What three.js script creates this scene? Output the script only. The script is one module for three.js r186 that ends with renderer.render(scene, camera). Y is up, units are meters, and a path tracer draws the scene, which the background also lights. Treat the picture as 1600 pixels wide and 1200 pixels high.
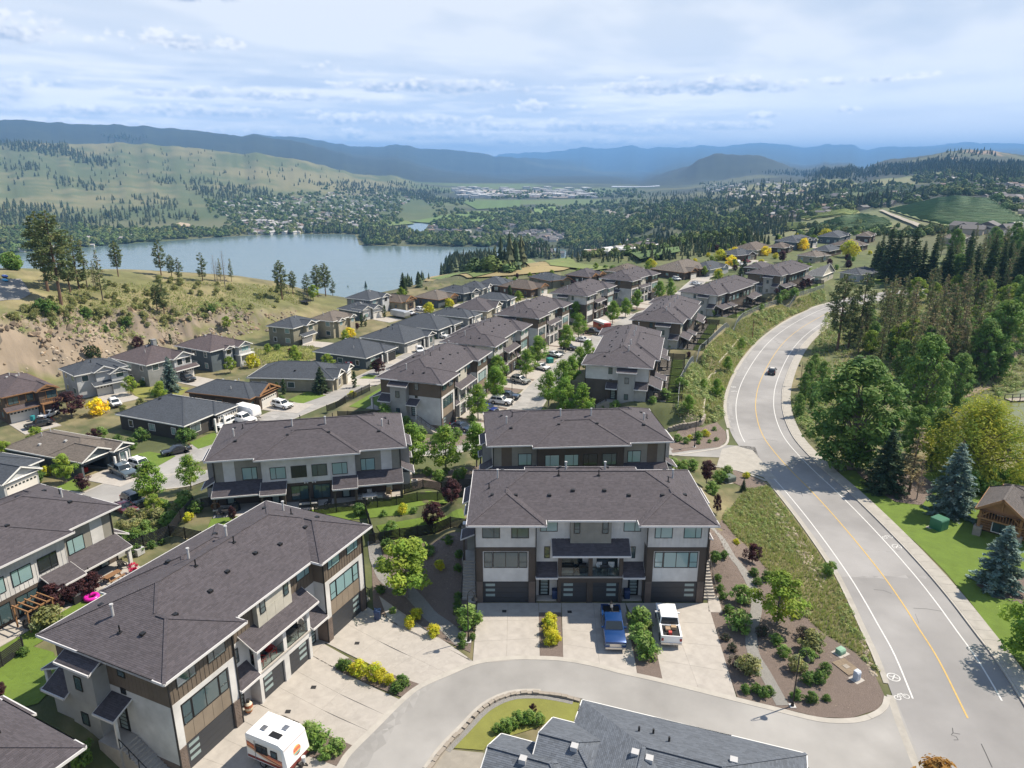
import * as THREE from 'three';
import { mergeVertices, toCreasedNormals } from 'three/addons/utils/BufferGeometryUtils.js';

// ---------------------------------------------------------------- camera, sky, sun, exposure
const FPX = 1120, CAMH = 44, TILT = Math.atan(345 / 1120), CT = Math.cos(TILT), ST = Math.sin(TILT);
const scene = new THREE.Scene();
const camera = new THREE.PerspectiveCamera(2 * Math.atan(600 / FPX) * 180 / Math.PI, 4 / 3, 1, 80000);
camera.position.set(0, CAMH, 0); camera.rotation.x = -TILT; scene.add(camera);
const renderer = new THREE.WebGLRenderer();
renderer.toneMapping = THREE.LinearToneMapping; renderer.toneMappingExposure = 1.66;
renderer.shadowMap.enabled = true;
const SUN = new THREE.Vector3(0.76, 1, -0.30).normalize();
const sun = new THREE.DirectionalLight(0xfff3e0, 5);
sun.position.copy(SUN).multiplyScalar(800).add(new THREE.Vector3(0, 0, -150)); sun.target.position.set(0, 0, -150);
sun.castShadow = true; sun.shadow.radius = 1.6; Object.assign(sun.shadow.camera, { left: -400, right: 400, top: 400, bottom: -400, near: 10, far: 2000 });
scene.add(sun, sun.target);

// ---------------------------------------------------------------- noise and chance
let seed = 12345;
function rnd() { seed = (seed + 0x6D2B79F5) | 0; let t = Math.imul(seed ^ (seed >>> 15), 1 | seed); t = (t + Math.imul(t ^ (t >>> 7), 61 | t)) ^ t; return ((t ^ (t >>> 14)) >>> 0) / 4294967296; }
const rr = (a, b) => a + (b - a) * rnd(), pick = (a) => a[Math.floor(rnd() * a.length)];
const clamp = (x, a = 0, b = 1) => Math.min(b, Math.max(a, x)), lerp = (a, b, t) => a + (b - a) * t;
const sst = (a, b, x) => { const t = clamp((x - a) / (b - a)); return t * t * (3 - 2 * t); };
const PERM = new Float32Array(65536); { const s = seed; seed = 99; for (let i = 0; i < 65536; i++) PERM[i] = rnd(); seed = s; }
function vn(x, y) { const xi = Math.floor(x), yi = Math.floor(y); let fx = x - xi, fy = y - yi; fx = fx * fx * (3 - 2 * fx); fy = fy * fy * (3 - 2 * fy);
  const a = xi & 255, b = (yi & 255) << 8, a1 = (xi + 1) & 255, b1 = ((yi + 1) & 255) << 8;
  const p = PERM[a | b], q = PERM[a1 | b], r = PERM[a | b1], s = PERM[a1 | b1]; return p + (q - p) * fx + (r - p + (p - q - r + s) * fx) * fy; }
function fbm(x, y, n = 5) { let s = 0, a = .5, t = 0; for (let i = 0; i < n; i++) { s += a * vn(x, y); t += a; a *= .5; const q = x * 1.6 - y * 1.2; y = x * 1.2 + y * 1.6 + 17.3; x = q + 5.1; } return s / t; }

// ---------------------------------------------------------------- sky with high thin cloud and low cumulus bands
{
  const W = 4096, Hh = 2048, d = new Float32Array(W * Hh * 4);
  const smin = (e0, e1, e) => sst(e0, e1, e);
  // cumulus banks: azimuth and elevation of the middle (degrees), half widths, strength, greyness
  const bank = [[-24.5, 10.5, 6, .6, 1, .5], [-22.8, 7.7, 3.6, .85, 1, .25], [-33, 7.6, 4, 1.2, .9, .3], [-13, 6.4, 2.2, .5, .8, .2], [-4.6, 5.25, 6.5, .62, 1, .75], [14.5, 5.15, 8, .75, 1, .7], [25, 5.35, 4.5, .34, .9, .05], [23.7, 3.5, 1.2, .27, 1, .1], [18.4, 3.2, 1.8, .27, .9, .1], [-18, 4.5, 8, .5, .8, .5], [-21, 3.3, 11, .5, .8, .5], [-9, 2.9, 8, .55, .9, .6], [2, 3.9, 3, .5, .9, .3], [3, 2.5, 9, .55, .85, .55], [-13, 1.9, 13, .45, .85, .4], [5, 1.5, 9, .4, .8, .4], [14, 2.5, 6, .4, .8, .5], [-30, 2.2, 7, .5, .8, .5], [-40, 4, 8, 1.6, .8, .5], [-50, 6, 9, 1.4, .8, .5], [40, 3, 5, .7, .6, .3], [60, 5, 10, 1.2, .7, .5], [-75, 4, 12, 1.2, .7, .5]];
  const K = 1 / 1.55;
  for (let j = 0; j < Hh; j++) {
    const el = ((j + .5) / Hh - .5) * Math.PI, ed = el * 180 / Math.PI, y = Math.sin(el), c = Math.cos(el);
    for (let i = 0; i < W; i++) {
      const k = (j * W + i) * 4, th = ((i + .5) / W - .5) * 2 * Math.PI, x = Math.cos(th) * c, z = Math.sin(th) * c; let r, g, b;
      if (ed < -1.5) { r = .14; g = .16; b = .15; } else {
        const az = Math.atan2(x, -z) * 180 / Math.PI, u = Math.pow(clamp(ed / 90), .5);
        const hz = Math.exp(-Math.max(ed, 0) / 4);
        r = lerp(.64, .10, u) + .34 * hz; g = lerp(.78, .20, u) + .17 * hz; b = lerp(.95, .43, u) - .03 * hz;
        if (ed > -1) {
          const H2 = 1 / (Math.max(y, 0) + .07), px = x * H2, pz = z * H2;
          const v = fbm(px * 1.1 + 3, pz * .7 + px * .3 + 9, 5), v2 = fbm(px * 3.5 + pz * 1.4, pz * 2.4 + 40, 4);
          let veil = sst(.3, .72, v * .8 + v2 * .28) * smin(1, 5, ed) * (1 - .8 * sst(14, 34, ed));
          veil = clamp(veil * .75 + .55 * Math.exp(-Math.pow((ed - 9.5) / 4, 2)) * (1 - sst(10, 30, az) * .55) + .05);
          r = lerp(r, .86, veil * .9); g = lerp(g, .90, veil * .9); b = lerp(b, .965, veil * .9);
          // thin layers, grey below and white above
          const lm = sst(.15, 1, ed) * (1 - sst(5, 8, ed)) * (1 - sst(8, 22, az) * .85), lf = fbm(az * .10 + 7, ed * 1.7 + az * .01, 5) * .7 + fbm(az * .45, ed * 4.2 + 31, 4) * .34;
          const lg = sst(.52, .66, lf) * lm, lw = sst(.54, .36, lf) * lm; r = lerp(r, .44, lg * .5); g = lerp(g, .55, lg * .5); b = lerp(b, .75, lg * .5); const lw2 = sst(.52, .36, lf) * lm; r = lerp(r, .95, lw2 * .8); g = lerp(g, .96, lw2 * .8); b = lerp(b, .98, lw2 * .8);
          if (ed < 15) for (const [ca, ce, wa, we, st, gr] of bank) {
            const q = (az - ca) / wa; if (q < -1.7 || q > 1.7) continue;
            const up = (ed - ce) / we; if (up < -2.6 || up > 2.8) continue;
            const n = fbm(az * .6 + ca * 3, ed * 1.7 + ce * 7, 6), n2 = fbm(az * 2.4 + 50 + ca, ed * 5 + ce, 5);
            const body = .95 - q * q * .8 - (up > 0 ? up * up * .8 : up * up * 2.6) + (n - .5) * 3.0 + (n2 - .5) * 1.5;
            const al = sst(.1, .6, body) * st; if (al <= 0) continue;
            const lit = clamp(.62 - gr * .55 + .42 * up + (n2 - .5) * 1.7 + (n - .5) * .6 + (1 - sst(.1, .9, body)) * .3);
            r = lerp(r, lerp(.37, .98, lit), al * .92); g = lerp(g, lerp(.47, .985, lit), al * .92); b = lerp(b, lerp(.66, 1.0, lit), al * .92);
          }
        }
        const thick = K * (1.02 + 1.15 * Math.exp(-Math.max(ed, 0) / 3.2)); r *= thick; g *= thick; b *= thick;
      }
      d[k] = r; d[k + 1] = g; d[k + 2] = b; d[k + 3] = 1;
    }
  }
  const t = new THREE.DataTexture(d, W, Hh, THREE.RGBAFormat, THREE.FloatType); t.mapping = THREE.EquirectangularReflectionMapping; t.magFilter = t.minFilter = THREE.LinearFilter; t.needsUpdate = true;
  scene.background = t; scene.environment = t;
}
scene.fog = new THREE.FogExp2(0x86c0ff, 0.00008);

// ---------------------------------------------------------------- names and groups
const used = new Map();
function numbered(n) { const k = used.get(n) || 0; used.set(n, k + 1); return k ? n + '_' + String(k).padStart(3, '0') : n; }
function tag(o, label, category, group, kind) { if (label) o.userData.label = label; if (category) o.userData.category = category; if (group) o.userData.group = group; if (kind) o.userData.kind = kind; return o; }
function thing(name, label, category, [x, y, z] = [0, 0, 0], ry = 0, group) { const o = new THREE.Group(); o.name = numbered(name); o.position.set(x, y, z); o.rotation.y = ry; scene.add(o); return tag(o, label, category, group); }
function copy(o, [x, y, z], ry, label, group) { const c = o.clone(); c.name = numbered(o.name.replace(/_\d{3}$/, '')); c.position.set(x, y, z); c.rotation.y = ry; scene.add(c); c.userData = { ...o.userData }; return tag(c, label, null, group); }
function mesh(name, geo, mat, parent, kind) { const m = new THREE.Mesh(geo, mat); m.castShadow = m.receiveShadow = true; m.name = parent ? name : numbered(name); (parent || scene).add(m); if (kind) m.userData.kind = kind; return m; }

// ---------------------------------------------------------------- mesh builder: flat faces with texture coordinates in metres
class MB {
  constructor() { this.p = []; this.m = null; this.c = null; this.col = null; }
  v(a) { if (this.m) { const q = new THREE.Vector3(a[0], a[1], a[2]).applyMatrix4(this.m); this.p.push(q.x, q.y, q.z); } else this.p.push(a[0], a[1], a[2]); if (this.col) (this.c ||= []).push(...this.col); }
  tri(a, b, c) { this.v(a); this.v(b); this.v(c); return this; }
  quad(a, b, c, d) { this.tri(a, b, c); this.tri(a, c, d); return this; }
  poly(a) { for (let i = 2; i < a.length; i++) this.tri(a[0], a[i - 1], a[i]); return this; }
  at(x, y, z, ry = 0, rx = 0, rz = 0) { this.m = new THREE.Matrix4().makeRotationFromEuler(new THREE.Euler(rx, ry, rz, 'YXZ')).setPosition(x, y, z); return this; }
  off() { this.m = null; return this; }
  box(x0, x1, y0, y1, z0, z1, skip = '') {
    const q = (n, a, b, c, d) => { if (!skip.includes(n)) this.quad(a, b, c, d); };
    q('f', [x0, y0, z1], [x1, y0, z1], [x1, y1, z1], [x0, y1, z1]); q('b', [x1, y0, z0], [x0, y0, z0], [x0, y1, z0], [x1, y1, z0]);
    q('r', [x1, y0, z1], [x1, y0, z0], [x1, y1, z0], [x1, y1, z1]); q('l', [x0, y0, z0], [x0, y0, z1], [x0, y1, z1], [x0, y1, z0]);
    q('t', [x0, y1, z1], [x1, y1, z1], [x1, y1, z0], [x0, y1, z0]); q('d', [x0, y0, z0], [x1, y0, z0], [x1, y0, z1], [x0, y0, z1]); return this;
  }
  cbox(x, y, z, sx, sy, sz) { return this.box(x - sx / 2, x + sx / 2, y, y + sy, z - sz / 2, z + sz / 2); }
  cyl(x, y, z, r0, r1, h, n = 8, cap = true) { for (let i = 0; i < n; i++) { const a = i / n * 6.2832, b = (i + 1) / n * 6.2832; const A = [x + Math.cos(a) * r0, y, z + Math.sin(a) * r0], B = [x + Math.cos(b) * r0, y, z + Math.sin(b) * r0], C = [x + Math.cos(b) * r1, y + h, z + Math.sin(b) * r1], D = [x + Math.cos(a) * r1, y + h, z + Math.sin(a) * r1]; this.quad(B, A, D, C); if (cap && r1 > 0) this.tri([x, y + h, z], C, D); } return this; }
  // bar between two points with a w x h section
  bar(a, b, w, h = w, down = 0) { const A = new THREE.Vector3(...a), B = new THREE.Vector3(...b), d = B.clone().sub(A); const L = d.length(); if (L < 1e-4) return this; d.normalize(); let s = new THREE.Vector3().crossVectors(Math.abs(d.y) > .99 ? new THREE.Vector3(1, 0, 0) : new THREE.Vector3(0, 1, 0), d).normalize(); const u = new THREE.Vector3().crossVectors(d, s); s.multiplyScalar(w / 2); const hi = u.clone().multiplyScalar(h * (1 - down) - (down ? 0 : h / 2)), lo = u.clone().multiplyScalar(down ? -h * down : -h / 2);
    const P = (p, q, r) => { const k = p.clone().add(q).addScaledVector(s, r); return [k.x, k.y, k.z]; };
    const a0 = P(A, lo, -1), a1 = P(A, lo, 1), a2 = P(A, hi, 1), a3 = P(A, hi, -1), b0 = P(B, lo, -1), b1 = P(B, lo, 1), b2 = P(B, hi, 1), b3 = P(B, hi, -1);
    this.quad(a0, a3, a2, a1); this.quad(b0, b1, b2, b3); this.quad(a1, a2, b2, b1); this.quad(a3, a0, b0, b3); this.quad(a2, a3, b3, b2); this.quad(a0, a1, b1, b0); return this; }
  tube(pts, rad, n = 6) { let prev = null; for (let i = 0; i < pts.length; i++) { const P = new THREE.Vector3(...pts[i]), d = new THREE.Vector3(...pts[Math.min(i + 1, pts.length - 1)]).sub(new THREE.Vector3(...pts[Math.max(i - 1, 0)])).normalize(); const s = new THREE.Vector3().crossVectors(Math.abs(d.y) > .95 ? new THREE.Vector3(1, 0, 0) : new THREE.Vector3(0, 1, 0), d).normalize(), u = new THREE.Vector3().crossVectors(d, s); const r = Array.isArray(rad) ? rad[i] : rad; const ring = []; for (let k = 0; k < n; k++) { const a = k / n * 6.2832; const q = P.clone().addScaledVector(s, Math.cos(a) * r).addScaledVector(u, Math.sin(a) * r); ring.push([q.x, q.y, q.z]); } if (prev) for (let k = 0; k < n; k++) this.quad(prev[k], prev[(k + 1) % n], ring[(k + 1) % n], ring[k]); prev = ring; } return this; }
  // polygon in plan pushed up
  prism(pl, y0, y1) { const n = pl.length; const tris = THREE.ShapeUtils.triangulateShape(pl.map((q) => new THREE.Vector2(q[0], q[1])), []); let ar = 0; for (let i = 0; i < n; i++) { const a = pl[i], b = pl[(i + 1) % n]; ar += a[0] * b[1] - b[0] * a[1]; } for (const t of tris) { const [a, b, c] = t.map((i) => [pl[i][0], y1, pl[i][1]]); const cr = (b[0] - a[0]) * (c[2] - a[2]) - (c[0] - a[0]) * (b[2] - a[2]); cr > 0 ? this.tri(a, c, b) : this.tri(a, b, c); } for (let i = 0; i < n; i++) { const a = pl[i], b = pl[(i + 1) % n]; const q = [[a[0], y0, a[1]], [b[0], y0, b[1]], [b[0], y1, b[1]], [a[0], y1, a[1]]]; ar > 0 ? this.quad(q[1], q[0], q[3], q[2]) : this.quad(...q); } return this; }
  // profile (x, y) pushed along z
  side(pl, z0, z1) { const n = pl.length; const tris = THREE.ShapeUtils.triangulateShape(pl.map((q) => new THREE.Vector2(q[0], q[1])), []); for (const t of tris) { const [a, b, c] = t.map((i) => pl[i]); const cr = (b[0] - a[0]) * (c[1] - a[1]) - (c[0] - a[0]) * (b[1] - a[1]); const A = [a, b, c].map((q) => [q[0], q[1], z1]), B = [a, b, c].map((q) => [q[0], q[1], z0]); if (cr > 0) { this.tri(...A); this.tri(B[0], B[2], B[1]); } else { this.tri(A[0], A[2], A[1]); this.tri(...B); } } let ar = 0; for (let i = 0; i < n; i++) { const a = pl[i], b = pl[(i + 1) % n]; ar += a[0] * b[1] - b[0] * a[1]; } for (let i = 0; i < n; i++) { const a = pl[i], b = pl[(i + 1) % n]; const q = [[a[0], a[1], z0], [b[0], b[1], z0], [b[0], b[1], z1], [a[0], a[1], z1]]; ar > 0 ? this.quad(q[0], q[3], q[2], q[1]) : this.quad(...q); } return this; }
  geo(crease = 0) {
    const n = this.p.length / 9, P = new Float32Array(this.p), N = new Float32Array(n * 9), U = new Float32Array(n * 6);
    for (let i = 0; i < n; i++) { const o = i * 9; const ax = P[o + 3] - P[o], ay = P[o + 4] - P[o + 1], az = P[o + 5] - P[o + 2], bx = P[o + 6] - P[o], by = P[o + 7] - P[o + 1], bz = P[o + 8] - P[o + 2]; let x = ay * bz - az * by, y = az * bx - ax * bz, z = ax * by - ay * bx; const l = Math.hypot(x, y, z) || 1; x /= l; y /= l; z /= l;
      let tx = 1, tz = 0; const hl = Math.hypot(x, z); if (hl > .02) { tx = z / hl; tz = -x / hl; } const bX = y * tz, bY = z * tx - x * tz, bZ = -y * tx;
      for (let k = 0; k < 3; k++) { const q = o + k * 3; N[q] = x; N[q + 1] = y; N[q + 2] = z; U[i * 6 + k * 2] = P[q] * tx + P[q + 2] * tz; U[i * 6 + k * 2 + 1] = hl > .02 ? P[q] * bX + P[q + 1] * bY + P[q + 2] * bZ : -P[q + 2]; } }
    let g = new THREE.BufferGeometry(); g.setAttribute('position', new THREE.BufferAttribute(P, 3)); g.setAttribute('normal', new THREE.BufferAttribute(N, 3)); g.setAttribute('uv', new THREE.BufferAttribute(U, 2));
    if (this.c) g.setAttribute('color', new THREE.BufferAttribute(new Float32Array(this.c), 3));
    if (crease) g = toCreasedNormals(g, crease); return g;
  }
  build(name, mat, parent, kind) { if (!this.p.length) return null; return mesh(name, this.geo(), mat, parent, kind); }
}
const mb = () => new MB();

// ---------------------------------------------------------------- materials
function tex(size, fn, srgb = true, sizeY = size) { const d = new Uint8Array(size * sizeY * 4); for (let y = 0; y < sizeY; y++) for (let x = 0; x < size; x++) { const c = fn(x / size, y / sizeY, x, y), k = (y * size + x) * 4; d[k] = clamp(c[0]) * 255; d[k + 1] = clamp(c[1]) * 255; d[k + 2] = clamp(c[2]) * 255; d[k + 3] = 255; } const t = new THREE.DataTexture(d, size, sizeY); t.wrapS = t.wrapT = THREE.RepeatWrapping; t.magFilter = THREE.LinearFilter; t.minFilter = THREE.LinearMipmapLinearFilter; if (srgb) t.colorSpace = THREE.SRGBColorSpace; t.needsUpdate = true; return t; }
// tiling noise
function tn(u, v, f, s = 0) { const x = u * f, y = v * f, xi = Math.floor(x), yi = Math.floor(y); let fx = x - xi, fy = y - yi; fx = fx * fx * (3 - 2 * fx); fy = fy * fy * (3 - 2 * fy); const h = (a, b) => PERM[((((a % f) + f) % f) * 7 + s * 31 & 255) | (((((b % f) + f) % f) * 5 + s * 57 & 255) << 8)]; return lerp(lerp(h(xi, yi), h(xi + 1, yi), fx), lerp(h(xi, yi + 1), h(xi + 1, yi + 1), fx), fy); }
function tfbm(u, v, f, n, s = 0) { let a = .5, t = 0, r = 0; for (let i = 0; i < n; i++) { r += a * tn(u, v, f, s + i); t += a; a *= .55; f *= 2; } return r / t; }
const rep = (t, s, sy = s) => { const c = t.clone(); c.repeat.set(1 / s, 1 / sy); c.needsUpdate = true; return c; };
const lin = (r, g, b) => new THREE.Color().setRGB(r, g, b);
const AL = .8; // one scale for all base colours
const S = (c, o = {}) => new THREE.MeshStandardMaterial({ color: Array.isArray(c) ? lin(c[0] * AL, c[1] * AL, c[2] * AL) : c, roughness: .85, ...o });
// shared grain: brightness about 0.8, so colours are given a little high
const grainT = tex(512, (u, v) => { const n = .72 + .3 * tfbm(u, v, 8, 6) + .16 * (rnd() - .5); return [n, n, n]; }, false);
const patchT = tex(512, (u, v) => { const n = .60 + .5 * tfbm(u, v, 4, 7, 3); return [n, n, n]; }, false);
const fineT = tex(256, () => { const n = .55 + .45 * rnd(); return [n, n, n]; }, false);
const shT = (() => { const tone = []; for (let i = 0; i < 64 * 64; i++) tone.push(.66 + .34 * rnd()); return tex(1024, (u, v) => { const row = Math.floor(v * 20), uu = (u * 12 + (row % 2) * .5 + (row % 3) * .23) % 12, c = Math.floor(uu); const n = tone[row * 64 + c] * (.86 + .2 * rnd()) * (.92 + .12 * tn(u, v, 6)); return [n, n, n]; }, false); })();
const shB = tex(512, (u, v) => { const r = (v * 20) % 1, row = Math.floor(v * 20), uu = (u * 12 + (row % 2) * .5 + (row % 3) * .23) % 1; const n = (1 - r) * .85 * (uu < .06 ? .55 : 1) + .12 * rnd(); return [n, n, n]; }, false);
const lapB = tex(128, (u, v) => { const r = (v * 8) % 1; const n = 1 - r * .9; return [n, n, n]; }, false);
const roofMat = (c) => S(c, { map: rep(shT, 4, 2.9), bumpMap: rep(shB, 4, 2.9), bumpScale: .05, roughness: .92 });
const lapMat = (c) => S(c, { map: rep(patchT, 5), bumpMap: rep(lapB, 1.25), bumpScale: .02 });
const flatMat = (c, o) => S(c, { map: rep(patchT, 6), ...o });
const M = {
  roofDark: roofMat([.106, .094, .107]), roofBlue: roofMat([.075, .089, .112]), roofBrown: roofMat([.155, .125, .105]), roofTan: roofMat([.20, .17, .145]), roofMauve: roofMat([.125, .098, .105]), roofGrey: roofMat([.20, .205, .21]),
  white: flatMat([.80, .79, .77]), trim: S([.82, .82, .80]), greige: flatMat([.36, .345, .30]), grey: flatMat([.44, .44, .42]), cream: flatMat([.66, .63, .54]), brown: flatMat([.185, .145, .108]), tan: flatMat([.29, .235, .175]), umber: flatMat([.105, .082, .066]), slate: lapMat([.115, .145, .165]), lapWhite: lapMat([.74, .74, .72]), lapGrey: lapMat([.30, .31, .31]), lapDark: lapMat([.075, .068, .062]), lapTan: lapMat([.46, .42, .32]), lapGreen: lapMat([.27, .26, .2]), lapBrown: lapMat([.12, .085, .06]), lapPale: lapMat([.56, .58, .6]), lapUmber: lapMat([.13, .108, .088]),
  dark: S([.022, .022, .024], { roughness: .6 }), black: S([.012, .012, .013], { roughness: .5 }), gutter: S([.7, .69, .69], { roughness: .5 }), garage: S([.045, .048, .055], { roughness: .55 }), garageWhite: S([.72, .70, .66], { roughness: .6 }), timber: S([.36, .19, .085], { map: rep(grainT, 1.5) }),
  glass: new THREE.MeshPhysicalMaterial({ color: lin(.02, .026, .03), roughness: .04, metalness: 0, ior: 1.6, specularIntensity: 1 }), glassBlind: new THREE.MeshPhysicalMaterial({ color: lin(.22, .34, .35), roughness: .08, clearcoat: 1, clearcoatRoughness: .03 }), glassMid: new THREE.MeshPhysicalMaterial({ color: lin(.055, .09, .10), roughness: .06, clearcoat: 1, clearcoatRoughness: .03 }),
  frost: S([.30, .38, .38], { roughness: .25 }), rail: new THREE.MeshPhysicalMaterial({ color: lin(.8, .86, .86), transmission: 1, thickness: 0, roughness: .02, ior: 1.45 }),
  steel: S([.55, .55, .56], { metalness: .9, roughness: .35 }), pipe: S([.52, .52, .52], { roughness: .4 }), stone: S([.20, .155, .13], { map: rep(patchT, 2) }), stoneLight: S([.42, .37, .31], { map: rep(patchT, 2) }),
  concrete: S([.505, .47, .428], { map: rep(grainT, 4), roughness: .95 }), kerb: S([.52, .49, .44], { map: rep(grainT, 5), roughness: .95 }), walk: S([.46, .435, .39], { map: rep(grainT, 5), roughness: .95 }), asphalt: S([.36, .352, .347], { map: rep(patchT, 23), bumpMap: rep(fineT, 2), bumpScale: .006, roughness: .95 }), asphaltOld: S([.40, .39, .375], { map: rep(patchT, 17), bumpMap: rep(fineT, 2), bumpScale: .006, roughness: .95 }),
  paint: S([.78, .78, .76], { map: rep(grainT, 1.2) }), yellow: S([.70, .47, .14], { map: rep(grainT, 1.2) }), tyre: S([.02, .02, .02]), chrome: S([.65, .65, .66], { metalness: 1, roughness: .2 }),
};
// ---------------------------------------------------------------- the lie of the land (metres, y up; the camera hangs 44 m over the near driveways)
const BASE = [[0, 0], [70, 0], [95, -1.3], [125, -3.2], [150, -4.2], [185, -5.2], [225, -6], [270, -5.6], [320, -5], [400, -3.4], [480, -3], [9000, -3]];
function line(t, x) { let i = 1; while (i < t.length - 1 && t[i][0] < x) i++; const a = t[i - 1], b = t[i]; return a[1] + (b[1] - a[1]) * clamp((x - a[0]) / (b[0] - a[0])); }
const baseAt = (d) => (line(BASE, d - 6) + line(BASE, d) + line(BASE, d + 6)) / 3;
const ROWS = []; // uphill back yards of the terraces: {x,z,cos,sin,len}
const LAYOUT = [
  ['C', 8.1, -71.2, 0, 0, 'B', { h: 2.8 }], ['L', -25.7, -56.3, 66, -.4, 'A', { flip: 0 }], ['B2', -27.7, -92.3, -168.5, -1.3, 'A', { darkPost: 1 }], ['B3', 8.8, -96, -176, -1.3, 'B', { k: 1 }], ['LL', -54.5, -62.9, -114.2, -1.5, 'A', { k: 2 }],
  ['T1', -14.9, -136.5, 71, -3.2, 'A', {}], ['T2', -5.8, -168, 69.5, -4.2, 'B', {}], ['T3', 6.4, -202.9, 64.5, -5.2, 'A', {}], ['T4', 24.3, -241.1, 60.5, -6, 'B', {}], ['T5', 44.7, -271.2, 55.5, -6, 'A', {}],
  ['R1', 24.2, -148.1, -104, -2.6, 'B', { len: 33, units: 5, rearLen: 20 }], ['R2', 42.7, -193.7, -111.8, -3.8, 'C', { len: 33, units: 5, rearLen: 20 }], ['R3', 70.1, -240.1, -128.5, -5, 'B', { len: 35, units: 5, rearLen: 21 }], ['R4', 104.7, -280.6, -129.5, -5, 'C', { len: 34, units: 5, rearLen: 21 }], ['BL', -38.8, -28.3, 63.2, -.5, 'A', {}]];
const TERR = {"C": "white and brown three storey terrace in the middle with two pickup trucks outside", "L": "brown clad terrace at lower left with a camper trailer on its driveway", "B2": "terrace with pale rear wall and patios, left of the middle behind the fenced lawns", "B3": "terrace with brown and grey rear wall directly behind the middle terrace", "LL": "terrace at the left edge with patios, a pergola and a picnic table", "T1": "brown and white terrace whose end wall shows behind the left patios", "T2": "white topped terrace second from the front along the tree lined lane", "T3": "brown topped terrace third from the front along the tree lined lane", "T4": "white and brown terrace beside the red travel trailer", "T5": "brown topped terrace farthest back along the tree lined lane", "R1": "white and brown end wall terrace nearest to the camera right of the lane", "R2": "dark brown ended terrace second in the row above the curved road", "R3": "terrace third in the row above the curved road, long row of rear windows", "R4": "terrace farthest back in the row above the curved road", "BL": "dark shingled roof corner of the terrace at the bottom left corner"};
for (const [k, x, z, ry, g, sch, o] of LAYOUT) { const a = ry * Math.PI / 180; ROWS.push({ x, z, c: Math.cos(a), s: Math.sin(a), len: o.len || 25.3, back: k[0] === 'R' ? 12.5 : 14, h: 2.8, g }); }
const seenH = (px, py, r) => { const v = (600 - py) / FPX, f = CT + v * ST, u = -ST + v * CT, az = Math.atan((px - 800) / 1172); return CAMH + r * u * Math.cos(az) / f; };
const N = null;
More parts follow.
